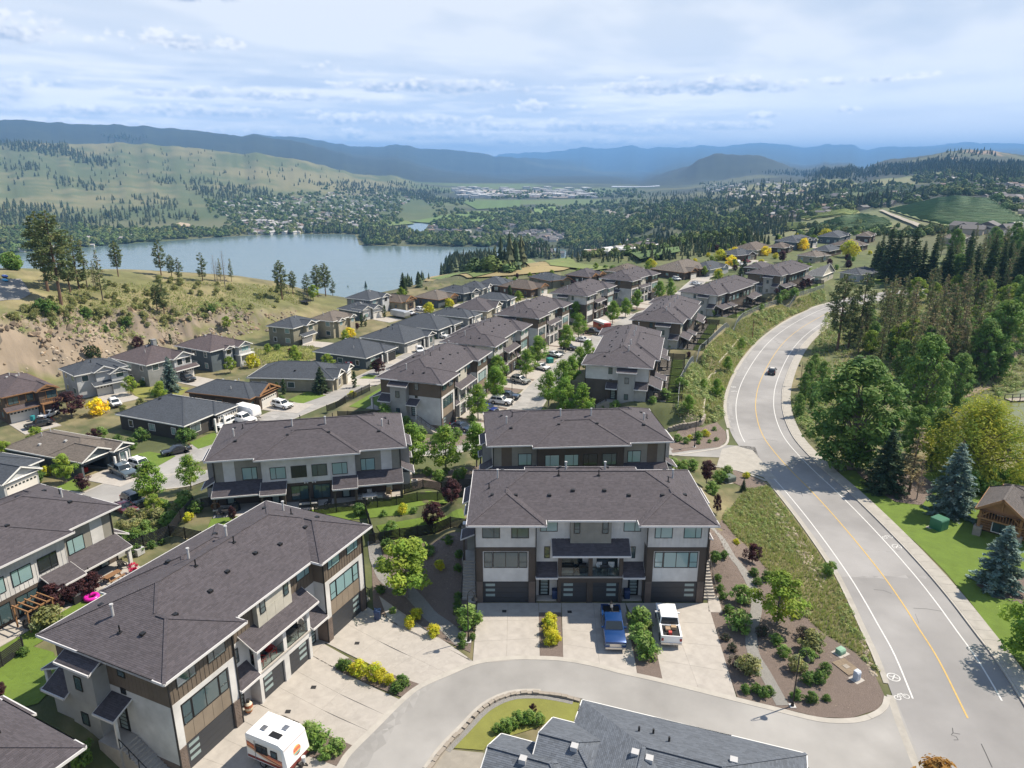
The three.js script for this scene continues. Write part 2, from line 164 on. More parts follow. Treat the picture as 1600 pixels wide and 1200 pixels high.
const FARCOL = [[-700, [[300, N, -40], [420, N, -85], [600, N, -112], [1480, N, -112], [1545, N, -105], [1650, 372], [1900, 350], [2300, 320], [3000, 280], [3800, 240], [4500, 212], [5200, 216], [6000, N, 200], [8000, 176], [10000, N, 500], [14000, N, 300], [28000, N, 300]]],
  [0, [[300, N, -40], [420, N, -85], [600, N, -112], [1480, N, -112], [1545, N, -105], [1650, 372], [1900, 352], [2300, 325], [3000, 288], [3800, 250], [4500, 222], [5200, 226], [6000, N, 150], [8000, 186], [10000, N, 500], [14000, N, 300], [28000, N, 300]]],
  [200, [[300, N, -40], [450, N, -90], [600, N, -112], [1560, N, -112], [1625, N, -105], [1800, 358], [2000, 345], [2400, 318], [3000, 287], [3800, 248], [4400, 219], [5200, 224], [6000, N, 140], [8000, 191], [10000, N, 400], [14000, N, 300], [28000, N, 300]]],
  [400, [[300, N, -35], [450, N, -90], [600, N, -112], [1640, N, -112], [1705, N, -105], [2000, 350], [2500, 322], [3000, 297], [3700, 262], [4200, 241], [5000, 246], [5800, N, 60], [7500, 213], [9500, N, 300], [12000, 212], [15000, N, 300], [28000, N, 300]]],
  [600, [[300, N, -30], [420, N, -70], [600, N, -112], [1360, N, -112], [1410, N, -105], [1800, 355], [2400, 330], [3000, 315], [3700, 295], [4500, 274], [5200, 278], [6000, N, -20], [7500, 250], [9500, N, 150], [12000, 228], [15000, N, 200], [28000, N, 200]]],
  [648, [[300, N, -24], [400, 445], [520, 436], [620, N, -80], [700, N, -112], [1340, N, -112], [1392, N, -105], [2000, 347], [2700, 324], [3200, 312], [4500, 286], [5500, 284], [7500, 258], [9500, N, 80], [12000, 228], [15000, N, 200], [28000, N, 220]]],
  [700, [[300, N, -22], [400, 440], [600, 424], [760, 410], [880, N, -112], [1330, N, -112], [1380, N, -105], [2000, N, -103], [3000, N, -101], [3500, 309], [4500, 293], [5500, 286], [7500, 265], [9500, N, 0], [12000, 228], [15000, N, 200], [28000, N, 250]]],
  [800, [[330, N, -18], [440, 428], [600, 413], [740, 403], [830, 396], [930, N, -112], [1330, N, -112], [1370, N, -105], [2000, N, -104], [4500, N, -103], [6000, N, -98], [8000, 280], [10000, 268], [12000, 242], [14000, N, 200], [20000, N, 200], [25000, 238], [28000, N, 500]]],
  [850, [[330, N, -18], [440, 426], [600, 415], [760, 404], [880, 394], [1020, N, -108], [1330, N, -108], [1370, N, -105], [2000, N, -104], [4500, N, -103], [8000, N, -92], [10000, 274], [12500, 252], [14000, N, 150], [20000, N, 200], [25000, 236], [28000, N, 500]]],
  [950, [[330, N, -16], [450, 424], [600, 418], [780, N, -82], [950, N, -103], [1400, N, -104], [4500, N, -103], [8000, N, -95], [11000, 274], [14000, 266], [18000, N, 100], [25000, 226], [28000, N, 600]]],
  [1000, [[400, N, -10], [520, N, -34], [700, N, -60], [900, N, -72], [1200, N, -62], [1600, 335], [2200, 318], [3000, 306], [4500, 294], [6000, 287], [8000, 282], [11000, 275], [14000, 268], [18000, N, 150], [25000, 226], [28000, N, 600]]],
  [1060, [[440, N, -8], [540, N, -30], [720, N, -52], [950, 363], [1300, 343], [1800, 322], [2500, 306], [3200, 299], [4500, 290], [5000, 284], [6000, 268], [7000, N, 20], [10000, N, 0], [14000, N, 120], [25000, 226.5], [28000, N, 600]]],
  [1092, [[460, N, -6], [550, N, -27], [735, N, -46], [970, 359], [1350, 340], [1900, 318], [2700, 302], [3500, 295], [4500, 289], [5000, 281], [6000, 249], [7000, N, 50], [10000, N, 0], [14000, N, 120], [25000, 227], [28000, N, 600]]],
  [1120, [[480, N, -5], [560, N, -24], [750, N, -42], [1000, 356], [1400, 337], [2000, 315], [3000, 297], [4000, 289], [5000, 279], [6000, 236], [7000, N, 60], [9000, N, 0], [14000, N, 100], [25000, 227], [28000, N, 600]]],
  [1152, [[485, N, -5], [565, N, -23], [750, N, -40], [1000, 354], [1400, 334], [2000, 312], [3000, 294], [4000, 287], [5000, 277], [6000, 243], [7000, N, 60], [9000, N, 0], [14000, N, 100], [25000, 227], [28000, N, 600]]],
  [1180, [[490, N, -5], [570, N, -22], [750, N, -38], [1000, 353], [1400, 331], [2000, 308], [3000, 291], [4000, 284], [5000, 276], [6000, 246], [7000, N, 40], [9000, N, 0], [14000, N, 100], [25000, 227.5], [28000, N, 600]]],
  [1250, [[500, N, -5], [580, N, -18], [750, 372], [1000, 347], [1400, 323], [2000, 300], [3000, 283], [4000, 276], [5000, 273], [6000, 264], [7000, N, 0], [14000, N, 50], [25000, 228], [28000, N, 600]]],
  [1330, [[500, N, -5], [600, 373], [800, 353], [1100, 331], [1500, 310], [2000, 294], [2800, 279], [3500, 266], [4200, 260], [5000, N, 20], [14000, N, 50], [25000, 227], [28000, N, 600]]],
  [1400, [[500, N, -5], [600, 370], [800, 350], [1100, 328], [1500, 305], [2000, 288], [2600, 275], [3200, 258], [3700, 249], [4200, N, 80], [6000, N, 0], [14000, N, 50], [25000, 225], [28000, N, 600]]],
  [1480, [[480, N, -4], [600, 364], [800, 343], [1100, 321], [1500, 301], [2000, 285], [2600, 269], [3200, 249], [3600, 239], [4000, N, 90], [6000, N, 0], [25000, 230], [28000, N, 600]]],
  [1540, [[480, N, -4], [600, 363], [800, 342], [1100, 320], [1500, 300], [2000, 283], [2600, 267], [3200, 247], [3600, 237], [4000, N, 90], [6000, N, 0], [25000, 234], [28000, N, 600]]],
  [1610, [[450, N, -3], [600, 362], [800, 343], [1100, 322], [1500, 300], [2000, 280], [2600, 262], [3000, 256], [3600, 251], [4200, N, 80], [6000, N, 0], [25000, 230], [28000, N, 600]]],
  [2300, [[450, N, -3], [600, 362], [800, 343], [1100, 322], [1500, 300], [2000, 280], [2600, 262], [3000, 256], [3600, 251], [4200, N, 80], [6000, N, 0], [25000, 230], [28000, N, 600]]]];
const COLH = FARCOL.map(([x, t]) => [Math.atan((x - 800) / 1172), t.map(([r, y, h]) => [r, y === N ? h : seenH(x, y, r)])]);
function farAt(az, r) { let i = 1; while (i < COLH.length - 1 && COLH[i][0] < az) i++; const a = COLH[i - 1], b = COLH[i], t = clamp((az - a[0]) / (b[0] - a[0])); const s = t * t * (3 - 2 * t); return lerp(line(a[1], r), line(b[1], r), lerp(t, s, .4)); }
const EDGE = [[-60, 330], [-34.6, 282], [-27, 272], [-19, 270], [-12, 275], [-7, 300], [0, 335], [6, 372], [12, 430], [18, 500], [27, 480], [35, 440], [60, 420]];
// knoll with the rock cut behind the upper houses: ridge line in plan, foot to the near side
const knoll = (x, z) => {
  const d = -z, az = Math.atan2(x, d) * 180 / Math.PI, r = Math.hypot(x, d);
  const foot = line([[-60, 175], [-38, 181], [-34, 189], [-31, 197], [-27, 207], [-23, 214], [-18.5, 225], [-16, 235], [-13, 246]], az);
  const high = line([[-60, 25], [-35, 21], [-30, 17.5], [-25, 14], [-21, 11.5], [-18, 8.5], [-15.5, 3.5], [-13, 0]], az);
  const cut = line([[-60, 15], [-35, 13.5], [-30, 10.5], [-25, 7.5], [-21, 5.5], [-18, 3.5], [-15.5, 2], [-13, 0]], az);
  const rough = (fbm(x * .12, z * .12, 4) - .5) * 3;
  const t = r - foot + rough; if (t < 0) return 0;
  const back = 1 - sst(foot + 62, foot + 140, r) * .9;
  const rg = t > 0 && t < 30 ? (Math.abs(fbm(x * .09 + 3, z * .09, 5) - .5) * -2 + .35) * 5 * sst(0, 5, t) * (1 - sst(17, 30, t)) * Math.min(1, cut / 6) : 0;
  return rg + (cut * sst(0, 17, t) + (high - cut) * sst(8, 58, t)) * back;
};
const noise2 = (x, z, s) => fbm(x / s + 40, z / s + 80, 5) - .5;
function benchAt(x, z) { let m = 0; for (const q of ROWS) { const dx = x - q.x, dz = z - q.z, u = dx * q.c - dz * q.s, v = dx * q.s + dz * q.c; if (v > 8 || v < -q.back - 7 || Math.abs(u) > q.len / 2 + 10) continue; const w = q.h * (1 - sst(q.len / 2 + 1.5, q.len / 2 + 8, Math.abs(u))) * (1 - sst(-3.5, 4.5, v)) * sst(-q.back - 6, -q.back, v); if (w > m) m = w; } return m; }
function ground(x, z) {
  const d = -z, r = Math.hypot(x, d), az = Math.atan2(x, Math.max(d, 1e-3)), azd = az * 180 / Math.PI;
  if (d < 8) return 0;
  let h = baseAt(d);
  if (x < -28) h -= 1.4 * sst(-30, -55, x) * (1 - sst(110, 150, d));
  if (x > 60) h -= 3.2 * sst(62, 84, x - (d - 80) * .12) * (1 - sst(150, 210, d));       // towards the pond
  if (r < 560) for (const q of ROWS) { const dx = x - q.x, dz = z - q.z, u = Math.abs(dx * q.c - dz * q.s), v = dx * q.s + dz * q.c; if (u > q.len / 2 + 7 || v > 19 || v < -22) continue; h = lerp(h, q.g, (1 - sst(q.len / 2 + 1, q.len / 2 + 7, u)) * (1 - sst(11, 19, v)) * sst(-22, -16, v)); }
  if (r < 560) h += benchAt(x, z) + (azd < -12.9 ? knoll(x, z) : 0);
  const e = line(EDGE, azd);
  if (r > e) { const s = sst(e, e * 1.36, r); let f = farAt(az, r); const rel = clamp((f + 101) / 60, .03, 1); f += noise2(x, z, r * .11) * r * .011 * rel * sst(700, 1500, r) + noise2(x, z, r * .03) * r * .013 * rel * sst(700, 1500, r); h = lerp(h, f, s); }
  return h;
}
// a pixel of the 1600 x 1200 photograph as a point on the ground (or on a level plane)
function at(px, py, level) {
  const u = (px - 800) / FPX, v = (600 - py) / FPX, f = CT + v * ST, y = -ST + v * CT;
  if (level !== undefined) { const t = (level - CAMH) / y; return [u * t, level, -f * t]; }
  let t0 = 30, t = 30; while (t < 30000) { const gy = ground(u * t, -f * t); if (CAMH + y * t < gy) break; t0 = t; t *= 1.012; }
  for (let i = 0; i < 16; i++) { const m = (t0 + t) / 2; CAMH + y * m < ground(u * m, -f * m) ? t = m : t0 = m; }
  return [u * t, ground(u * t, -f * t), -f * t];
}
// a point `h` over the ground seen at a pixel
function above(px, py, h) { let g = 0, p; for (let i = 0; i < 14; i++) { p = at(px, py, g + h); g = ground(p[0], p[2]); } return [p[0], g, p[2]]; }
const pxOf = (x, y, z) => { const dy = y - CAMH, d = -z * CT - dy * ST, v = -z * ST + dy * CT; return [800 + FPX * x / d, 600 - FPX * v / d, d]; };
// ---------------------------------------------------------------- ground sheet
{
  const azs = []; for (let a = -180; a < -46; a += 6) azs.push(a); for (let a = -46; a <= 46; a += .2) azs.push(a); for (let a = 50; a <= 180; a += 6) azs.push(a); azs[azs.length - 1] = 180;
  const rs = [0.5, 4]; for (let r = 8; r < 330; r *= 1.0105) rs.push(r); for (let r = 330; r < 30000; r *= 1.02) rs.push(r);
  const na = azs.length, nr = rs.length, P = new Float32Array(na * nr * 3), U = new Float32Array(na * nr * 2), C = new Float32Array(na * nr * 3), I = [];
  const mix = (a, b, t) => [lerp(a[0], b[0], t), lerp(a[1], b[1], t), lerp(a[2], b[2], t)];
  for (let j = 0; j < nr; j++) for (let i = 0; i < na; i++) {
    const k = j * na + i, a = azs[i] * Math.PI / 180, r = rs[j], x = Math.sin(a) * r, z = -Math.cos(a) * r, h = ground(x, z); P.set([x, h, z], k * 3); U.set([x, -z], k * 2);
    const px = 800 + 1172 * Math.tan(clamp(a, -1.2, 1.2)); let c; const n1 = fbm(x * .05, z * .05, 5), n2 = fbm(x * .6 + 9, z * .6, 4);
    const e = line(EDGE, azs[i]);
    if (r < e * 1.3) { // plateau, knoll
      c = mix([.105, .125, .045], [.26, .225, .12], clamp((n1 - .5) * 3.2 + (n2 - .5) * 2.2 + .42));
      const kn = azs[i] < -12.9 ? knoll(x, z) : 0;
      if (kn > .05) { const q = 1.2, sl = Math.hypot(ground(x + q, z) - ground(x - q, z), ground(x, z + q) - ground(x, z - q)) / (2 * q); const steep = sst(.5, .95, sl + (n2 - .5) * .7 + (n1 - .5) * .6); c = mix([.175, .18, .072], [.30, .26, .135], clamp((n1 - .45) * 4 + (n2 - .5) * 1.5)); c = mix(c, mix([.34, .275, .205], [.21, .18, .15], clamp((n2 - .5) * 3 + (n1 - .4) * 3)), steep); }
      if (px > 880) c = mix(c, mix([.085, .125, .036], [.14, .17, .06], n1), .75 * sst(270, 330, r));
      if (r > e) c = mix(c, [.10, .10, .055], .5);
    } else {
      const m1 = fbm(x / 60, z / 60, 5), m2 = fbm(x / 420 + 3, z / 420, 5), m3 = fbm(x / 1500, z / 1500, 6);
      const grass = mix([.11, .145, .06], [.23, .22, .11], clamp((m2 - .5) * 3.6 + (m1 - .5) * 2.6 + .45)), wood = mix([.030, .045, .026], [.065, .085, .042], clamp((m2 - .4) * 3 + (m1 - .5) * 2)), field = mix([.12, .18, .055], [.22, .225, .10], clamp((m2 - .5) * 4 + .5));
      if (r > (px > 1000 ? 4750 : 5600)) { c = mix(mix(wood, [.016, .028, .018], .6), [.09, .105, .06], sst(.6, .75, m3) * (r < 15000 ? .6 : .4)); if (r > 20000 && h > 620 && ((px > 1212 && px < 1230) || (px > 1243 && px < 1262)) && m2 > .42 && r < 24800) c = [.85, .87, .9]; }
      else {
        const pn = px + (m2 - .5) * 160 + (m1 - .5) * 40, hill = mix(mix(field, wood, .45), grass, sst(-98, -62, h)), flat = mix(field, wood, sst(.4, .58, m2)); let right = mix(wood, field, sst(.42, .56, m2) * lerp(.3, 1, sst(1130, 1250, pn) * sst(650, 800, r) * (1 - sst(2600, 3200, r))));
        right = mix(right, [.34, .24, .17], sst(1495, 1515, px) * (1 - sst(1575, 1590, px)) * sst(3300, 3400, r) * (1 - sst(3680, 3720, r)) * sst(.4, .52, m1)); right = mix(right, [.32, .24, .16], sst(1462, 1475, px) * (1 - sst(1490, 1500, px)) * sst(2900, 3000, r) * (1 - sst(3300, 3400, r)) * sst(.42, .52, m1));
        c = mix(mix(hill, flat, sst(600, 730, pn)), right, sst(930, 1050, pn)); if (r < 1500 && px < 900) c = mix(c, wood, .7 * (1 - sst(1300, 1500, r)) * (px < 600 ? 1 : .3));
      }
    }
    C.set([c[0] * AL, c[1] * AL, c[2] * AL], k * 3);
  }
  for (let j = 0; j < nr - 1; j++) for (let i = 0; i < na - 1; i++) { const a = j * na + i, b = a + 1, c = a + na, d = c + 1; I.push(a, b, c, b, d, c); }
  const g = new THREE.BufferGeometry(); g.setAttribute('position', new THREE.BufferAttribute(P, 3)); g.setAttribute('uv', new THREE.BufferAttribute(U, 2)); g.setAttribute('color', new THREE.BufferAttribute(C, 3)); g.setIndex(I); g.computeVertexNormals();
  const m = mesh('ground', g, S(0xffffff, { vertexColors: true, map: rep(patchT, 9), bumpMap: rep(patchT, 2.3), bumpScale: .12, roughness: 1 })); tag(m, null, null, null, 'structure');
}
// lake and pond
const waterMat = new THREE.MeshPhysicalMaterial({ color: lin(.10, .15, .155), roughness: .16, ior: 1.33, bumpMap: rep(patchT, 60, 40), bumpScale: .35 });
{ const b = mb(); for (let i = 0; i < 24; i++) for (let j = 0; j < 12; j++) { const x0 = -2100 + i * 108, z0 = -420 - j * 125; b.quad([x0, -106.5, z0], [x0 + 108, -106.5, z0], [x0 + 108, -106.5, z0 - 125], [x0, -106.5, z0 - 125]); } b.build('lake_water', waterMat, null, 'structure'); }
// ---------------------------------------------------------------- roofs: hips and gables over rectangles, cut where they meet
function clipHalf(poly, f) { const out = []; for (let i = 0; i < poly.length; i++) { const a = poly[i], b = poly[(i + 1) % poly.length], fa = f(a), fb = f(b); if (fa >= 0) out.push(a); if ((fa > 0 && fb < 0) || (fa < 0 && fb > 0)) { const t = fa / (fa - fb); out.push([a[0] + (b[0] - a[0]) * t, a[1] + (b[1] - a[1]) * t]); } } return out; }
const areaOf = (p) => { let s = 0; for (let i = 0; i < p.length; i++) { const a = p[i], b = p[(i + 1) % p.length]; s += a[0] * b[1] - b[0] * a[1]; } return s / 2; };
// rect: { x0,x1,z0,z1, e: eave height, p: pitch, g: sides that are gables, of 'lrbf', oh: overhang }
function planesOf(q) { const P = []; const g = q.g || ''; if (!g.includes('l')) P.push((x, z) => q.e + q.p * (x - q.x0)); if (!g.includes('r')) P.push((x, z) => q.e + q.p * (q.x1 - x)); if (!g.includes('b')) P.push((x, z) => q.e + q.p * (z - q.z0)); if (!g.includes('f')) P.push((x, z) => q.e + q.p * (q.z1 - z)); return P; }
const heightIn = (q, x, z) => (x < q.x0 - 1e-6 || x > q.x1 + 1e-6 || z < q.z0 - 1e-6 || z > q.z1 + 1e-6) ? -1e9 : Math.min(...q.P.map((f) => f(x, z)));
function roof(parent, rects, roofM, trimM, wallM, o = {}) {
  const top = mb(), under = mb(), fas = mb(), cap = mb(), fill = mb(); const fh = o.fh || .2;
  rects.forEach((q) => { q.P = planesOf(q); q.oh ??= .5; });
  const best = (x, z, i) => { let m = -1e9; rects.forEach((q, k) => { if (k !== i) m = Math.max(m, heightIn(q, x, z)); }); return m; };
  rects.forEach((q, i) => {
    const box = [[q.x0, q.z0], [q.x1, q.z0], [q.x1, q.z1], [q.x0, q.z1]];
    q.P.forEach((f, j) => {
      let A = box; q.P.forEach((f2, j2) => { if (j2 !== j) A = clipHalf(A, (a) => f2(...a) - f(...a) + (j2 > j ? 1e-9 : -1e-9)); }); if (A.length < 3 || Math.abs(areaOf(A)) < 1e-3) return;
      let parts = [A];
      rects.forEach((k, ki) => { if (ki === i) return; const eps = ki < i ? 1e-4 : -1e-4; const hs = [(a) => a[0] - k.x0, (a) => k.x1 - a[0], (a) => a[1] - k.z0, (a) => k.z1 - a[1], ...k.P.map((g) => (a) => g(...a) - f(...a) + eps)];
        const next = []; for (let p of parts) { for (const hf of hs) { const outp = clipHalf(p, (a) => -hf(a)); if (outp.length > 2 && Math.abs(areaOf(outp)) > 1e-4) next.push(outp); p = clipHalf(p, hf); if (p.length < 3) break; } } parts = next; });
      for (const p of parts) { const a3 = p.map(([x, z]) => [x, f(x, z), z]); if (areaOf(p) > 0) a3.reverse(); top.poly(a3); }
    });
    const fl = q.flat ?? 1; if (fl) { const y = q.e - .012 - .003 * i; under.quad([q.x0 + .02, y, q.z0 + .02], [q.x1 - .02, y, q.z0 + .02], [q.x1 - .02, y, q.z1 - .02], [q.x0 + .02, y, q.z1 - .02]); }
    else under.poly(box.map(([x, z]) => [x, Math.min(...q.P.map((f) => f(x, z))) - .1, z]));
    // fascia and gutter
    const edge = (a, b, side) => { const n = 48; let run = null; const pt = (t) => { const x = lerp(a[0], b[0], t), z = lerp(a[1], b[1], t), xi = clamp(x, q.x0 + 1e-4, q.x1 - 1e-4), zi = clamp(z, q.z0 + 1e-4, q.z1 - 1e-4); return [x, Math.min(...q.P.map((f) => f(xi, zi))), z]; };
      const out = { l: [-.03, 0], r: [.03, 0], b: [0, -.03], f: [0, .03] }[side];
      const emit = (t0, t1) => { const k = (q.g || '').includes(side) ? [[t0, Math.min(t1, .5)], [Math.max(t0, .5), t1]] : [[t0, t1]]; for (const [s, e] of k) if (e - s > .002) { const A = pt(s), B = pt(e); for (const X of [A, B]) { X[0] += out[0]; X[2] += out[1]; X[1] += .02; } fas.bar(A, B, .07, fh, 1); } };
      for (let s = 0; s <= n; s++) { const t = s / n, P3 = pt(t), xi = P3[0] + out[0] * .5, zi = P3[2] + out[1] * .5; const vis = best(xi, zi, i) < P3[1] + .02; if (vis && run === null) run = Math.max(0, t - (s ? .5 / n : 0)); if ((!vis || s === n) && run !== null) { emit(run, vis ? 1 : t - .5 / n); run = null; } } };
    edge([q.x0, q.z1], [q.x1, q.z1], 'f'); edge([q.x0, q.z0], [q.x1, q.z0], 'b'); edge([q.x0, q.z0], [q.x0, q.z1], 'l'); edge([q.x1, q.z0], [q.x1, q.z1], 'r');
    // caps on hips and ridges
    const w = q.x1 - q.x0, d = q.z1 - q.z0, g = q.g || '', s = Math.min(w, d) / 2; const L = [];
    if (q.P.length === 4) { const alongX = w >= d; const r0 = alongX ? [q.x0 + s, (q.z0 + q.z1) / 2] : [(q.x0 + q.x1) / 2, q.z0 + s], r1 = alongX ? [q.x1 - s, (q.z0 + q.z1) / 2] : [(q.x0 + q.x1) / 2, q.z1 - s]; L.push([r0, r1]); for (const c of box) { const e = Math.hypot(c[0] - r0[0], c[1] - r0[1]) < Math.hypot(c[0] - r1[0], c[1] - r1[1]) + 1e-6 ? r0 : r1; L.push([c, e]); } }
    else if (q.P.length === 3) { const o3 = 'lrbf'.split('').find((c) => g.includes(c)); const xm = (q.x0 + q.x1) / 2, zm = (q.z0 + q.z1) / 2; if (o3 === 'f') { const e = [xm, q.z0 + w / 2]; L.push([e, [xm, q.z1]], [[q.x0, q.z0], e], [[q.x1, q.z0], e]); } if (o3 === 'b') { const e = [xm, q.z1 - w / 2]; L.push([e, [xm, q.z0]], [[q.x0, q.z1], e], [[q.x1, q.z1], e]); } if (o3 === 'l') { const e = [q.x1 - d / 2, zm]; L.push([e, [q.x0, zm]], [[q.x1, q.z0], e], [[q.x1, q.z1], e]); } if (o3 === 'r') { const e = [q.x0 + d / 2, zm]; L.push([e, [q.x1, zm]], [[q.x0, q.z0], e], [[q.x0, q.z1], e]); } }
    else if (q.P.length === 2) { if (g.includes('l')) L.push([[q.x0, (q.z0 + q.z1) / 2], [q.x1, (q.z0 + q.z1) / 2]]); else L.push([[(q.x0 + q.x1) / 2, q.z0], [(q.x0 + q.x1) / 2, q.z1]]); }
    for (const [a, b] of L) { const n = 40; let run = null; const pt = (t) => { const x = lerp(a[0], b[0], t), z = lerp(a[1], b[1], t); return [x, heightIn(q, clamp(x, q.x0, q.x1), clamp(z, q.z0, q.z1)) + .012, z]; };
      for (let k = 0; k <= n; k++) { const t = k / n, P3 = pt(t), vis = P3[1] > 0 && best(P3[0], P3[2], i) < P3[1] - .02; if (vis && run === null) run = t; if ((!vis || k === n) && run !== null) { const e = vis ? 1 : (k - 1) / n; if (e > run) cap.bar(pt(run), pt(e), .26, .03); run = null; } } }
    // gable walls
    if (q.P.length === 2 || q.P.length === 3) for (const sd of g) { const h = (t) => q.e + q.p * t; const oh = q.oh; if (sd === 'f' || sd === 'b') { const z = sd === 'f' ? q.z1 - oh : q.z0 + oh, xm = (q.x0 + q.x1) / 2; fill.tri(...(sd === 'f' ? [[q.x0 + oh, q.e - .05, z], [q.x1 - oh, q.e - .05, z], [xm, h((q.x1 - q.x0) / 2) - .08, z]] : [[q.x1 - oh, q.e - .05, z], [q.x0 + oh, q.e - .05, z], [xm, h((q.x1 - q.x0) / 2) - .08, z]])); } else { const x = sd === 'r' ? q.x1 - oh : q.x0 + oh, zm = (q.z0 + q.z1) / 2; fill.tri(...(sd === 'r' ? [[x, q.e - .05, q.z1 - oh], [x, q.e - .05, q.z0 + oh], [x, h((q.z1 - q.z0) / 2) - .08, zm]] : [[x, q.e - .05, q.z0 + oh], [x, q.e - .05, q.z1 - oh], [x, h((q.z1 - q.z0) / 2) - .08, zm]])); } }
  });
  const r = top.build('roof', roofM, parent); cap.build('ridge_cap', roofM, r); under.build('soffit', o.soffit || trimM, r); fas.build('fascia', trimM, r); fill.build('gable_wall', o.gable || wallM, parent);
  r.heightAt = (x, z) => Math.max(...rects.map((q) => heightIn(q, x, z)));
  return r;
}
const roofTop = (rects, x, z) => { rects.forEach((q) => { q.P ||= planesOf(q); }); return Math.max(...rects.map((q) => heightIn(q, x, z))); };
// a single sloping roof over an entry or patio: high at the back (z0), low at the front (z1)
function leanTo(parent, x0, x1, z0, z1, yb, yf, roofM, trimM, name = 'canopy_roof', ry = 0) {
  const b = mb(), t = .14; b.side([[z0, yb], [z1, yf], [z1, yf - .03], [z0, yb - .03]].map(([z, y]) => [z, y]), x0, x1);
  // side() pushes along z; turn so the profile runs along z and the push along x
  const turn = (B) => { for (let i = 0; i < B.p.length; i += 3) { const X = B.p[i], Z = B.p[i + 2]; B.p[i] = Z; B.p[i + 2] = X; } for (let i = 0; i < B.p.length; i += 9) for (let k = 0; k < 3; k++) { const q = B.p[i + 3 + k]; B.p[i + 3 + k] = B.p[i + 6 + k]; B.p[i + 6 + k] = q; } return B; };
  const r = turn(b).build(name, roofM, parent);
  const f = mb(); const sl = (yb - yf) / (z1 - z0); f.box(x0, x1, yf - .17, yf + .015, z1, z1 + .09); for (const x of [x0 - .03, x1]) turn2(f, x, x + .03, z0, z1, yb, yf, t); f.build('fascia', trimM, r);
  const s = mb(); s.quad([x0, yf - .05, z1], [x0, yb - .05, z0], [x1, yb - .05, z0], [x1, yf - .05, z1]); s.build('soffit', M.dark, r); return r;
}
function turn2(B, x0, x1, z0, z1, yb, yf, t) { const a = [x0, yb + .01, z0], b = [x0, yf + .01, z1], c = [x0, yf - t, z1], d = [x0, yb - t, z0], o = x1 - x0, m = (p) => [p[0] + o, p[1], p[2]]; B.quad(a, b, c, d).quad(m(b), m(a), m(d), m(c)).quad(b, a, m(a), m(b)).quad(d, c, m(c), m(d)).quad(c, b, m(b), m(c)).quad(a, d, m(d), m(a)); }
// ---------------------------------------------------------------- windows and doors (shared geometry)
const shared = new Map(); const once = (k, f) => { if (!shared.has(k)) shared.set(k, f()); return shared.get(k); };
// a window on a wall whose outward normal is turned by ry from +z; (x,y,z) is the middle of the sill on the wall's face
function windowAt(parent, x, y, z, w, h, ry = 0, splits = [], glass = M.glassMid, trim = null) {
  const fr = once(`wf${w.toFixed(2)},${h.toFixed(2)},${splits}`, () => { const b = mb(), t = .065, d = .06; b.box(-w / 2, w / 2, 0, t, -.02, d).box(-w / 2, w / 2, h - t, h, -.02, d).box(-w / 2, -w / 2 + t, t, h - t, -.02, d).box(w / 2 - t, w / 2, t, h - t, -.02, d); for (const s of splits) { const q = String(s); if (q[0] === 'h') { const yy = h * +q.slice(1); b.box(-w / 2 + t, w / 2 - t, yy - .025, yy + .025, -.02, d - .004); } else { const xx = -w / 2 + w * +s; b.box(xx - .03, xx + .03, t, h - t, -.02, d - .003); } } return b.geo(); });
  const m = mesh('window', fr, M.black, parent); m.position.set(x, y, z); m.rotation.y = ry;
  const pg = once(`wp${w.toFixed(2)},${h.toFixed(2)}`, () => { const b = mb(); b.quad([-w / 2 + .05, .05, .037], [w / 2 - .05, .05, .037], [w / 2 - .05, h - .05, .037], [-w / 2 + .05, h - .05, .037]); return b.geo(); });
  mesh('pane', pg, glass, m);
  if (trim) { const tg = once(`wt${w.toFixed(2)},${h.toFixed(2)}`, () => { const b = mb(), t = .12; b.box(-w / 2 - t, w / 2 + t, -t, 0, -.01, .045).box(-w / 2 - t, w / 2 + t, h, h + t, -.01, .045).box(-w / 2 - t, -w / 2, 0, h, -.01, .045).box(w / 2, w / 2 + t, 0, h, -.01, .045); return b.geo(); }); mesh('window_trim', tg, trim, m); }
  return m;
}
function garageDoor(parent, x, y, z, w, h, ry, mat = M.garage, lights = 'l', style = 0) {
  const g = once(`gd${w},${h}`, () => { const b = mb(), n = 4; for (let i = 0; i < n; i++) b.box(-w / 2, w / 2, i * h / n + .008, (i + 1) * h / n - .008, -.05, .02); b.box(-w / 2, w / 2, 0, h, -.06, -.0); return b.geo(); });
  const m = mesh('garage_door', g, mat, parent); m.position.set(x, y, z); m.rotation.y = ry;
  if (lights === 'l' || lights === 'r') { const lg = once(`gl${w},${h},${lights}`, () => { const b = mb(), s = lights === 'l' ? -1 : 1, c = s * (w / 2 - .78); for (let i = 1; i < 4; i++) b.box(c - .48, c + .48, i * h / 4 + .12, i * h / 4 + .42, .012, .03); return b.geo(); }); mesh('door_window', lg, M.frost, m); }
  else if (lights === 't') { const lg = once(`gt${w},${h}`, () => { const b = mb(), n = Math.max(4, Math.round(w / .62)); for (let i = 0; i < n; i++) b.box(-w / 2 + (i + .18) * w / n, -w / 2 + (i + .82) * w / n, h * .78, h * .78 + .3, .012, .03); return b.geo(); }); mesh('door_window', lg, M.glass, m); }
  return m;
}
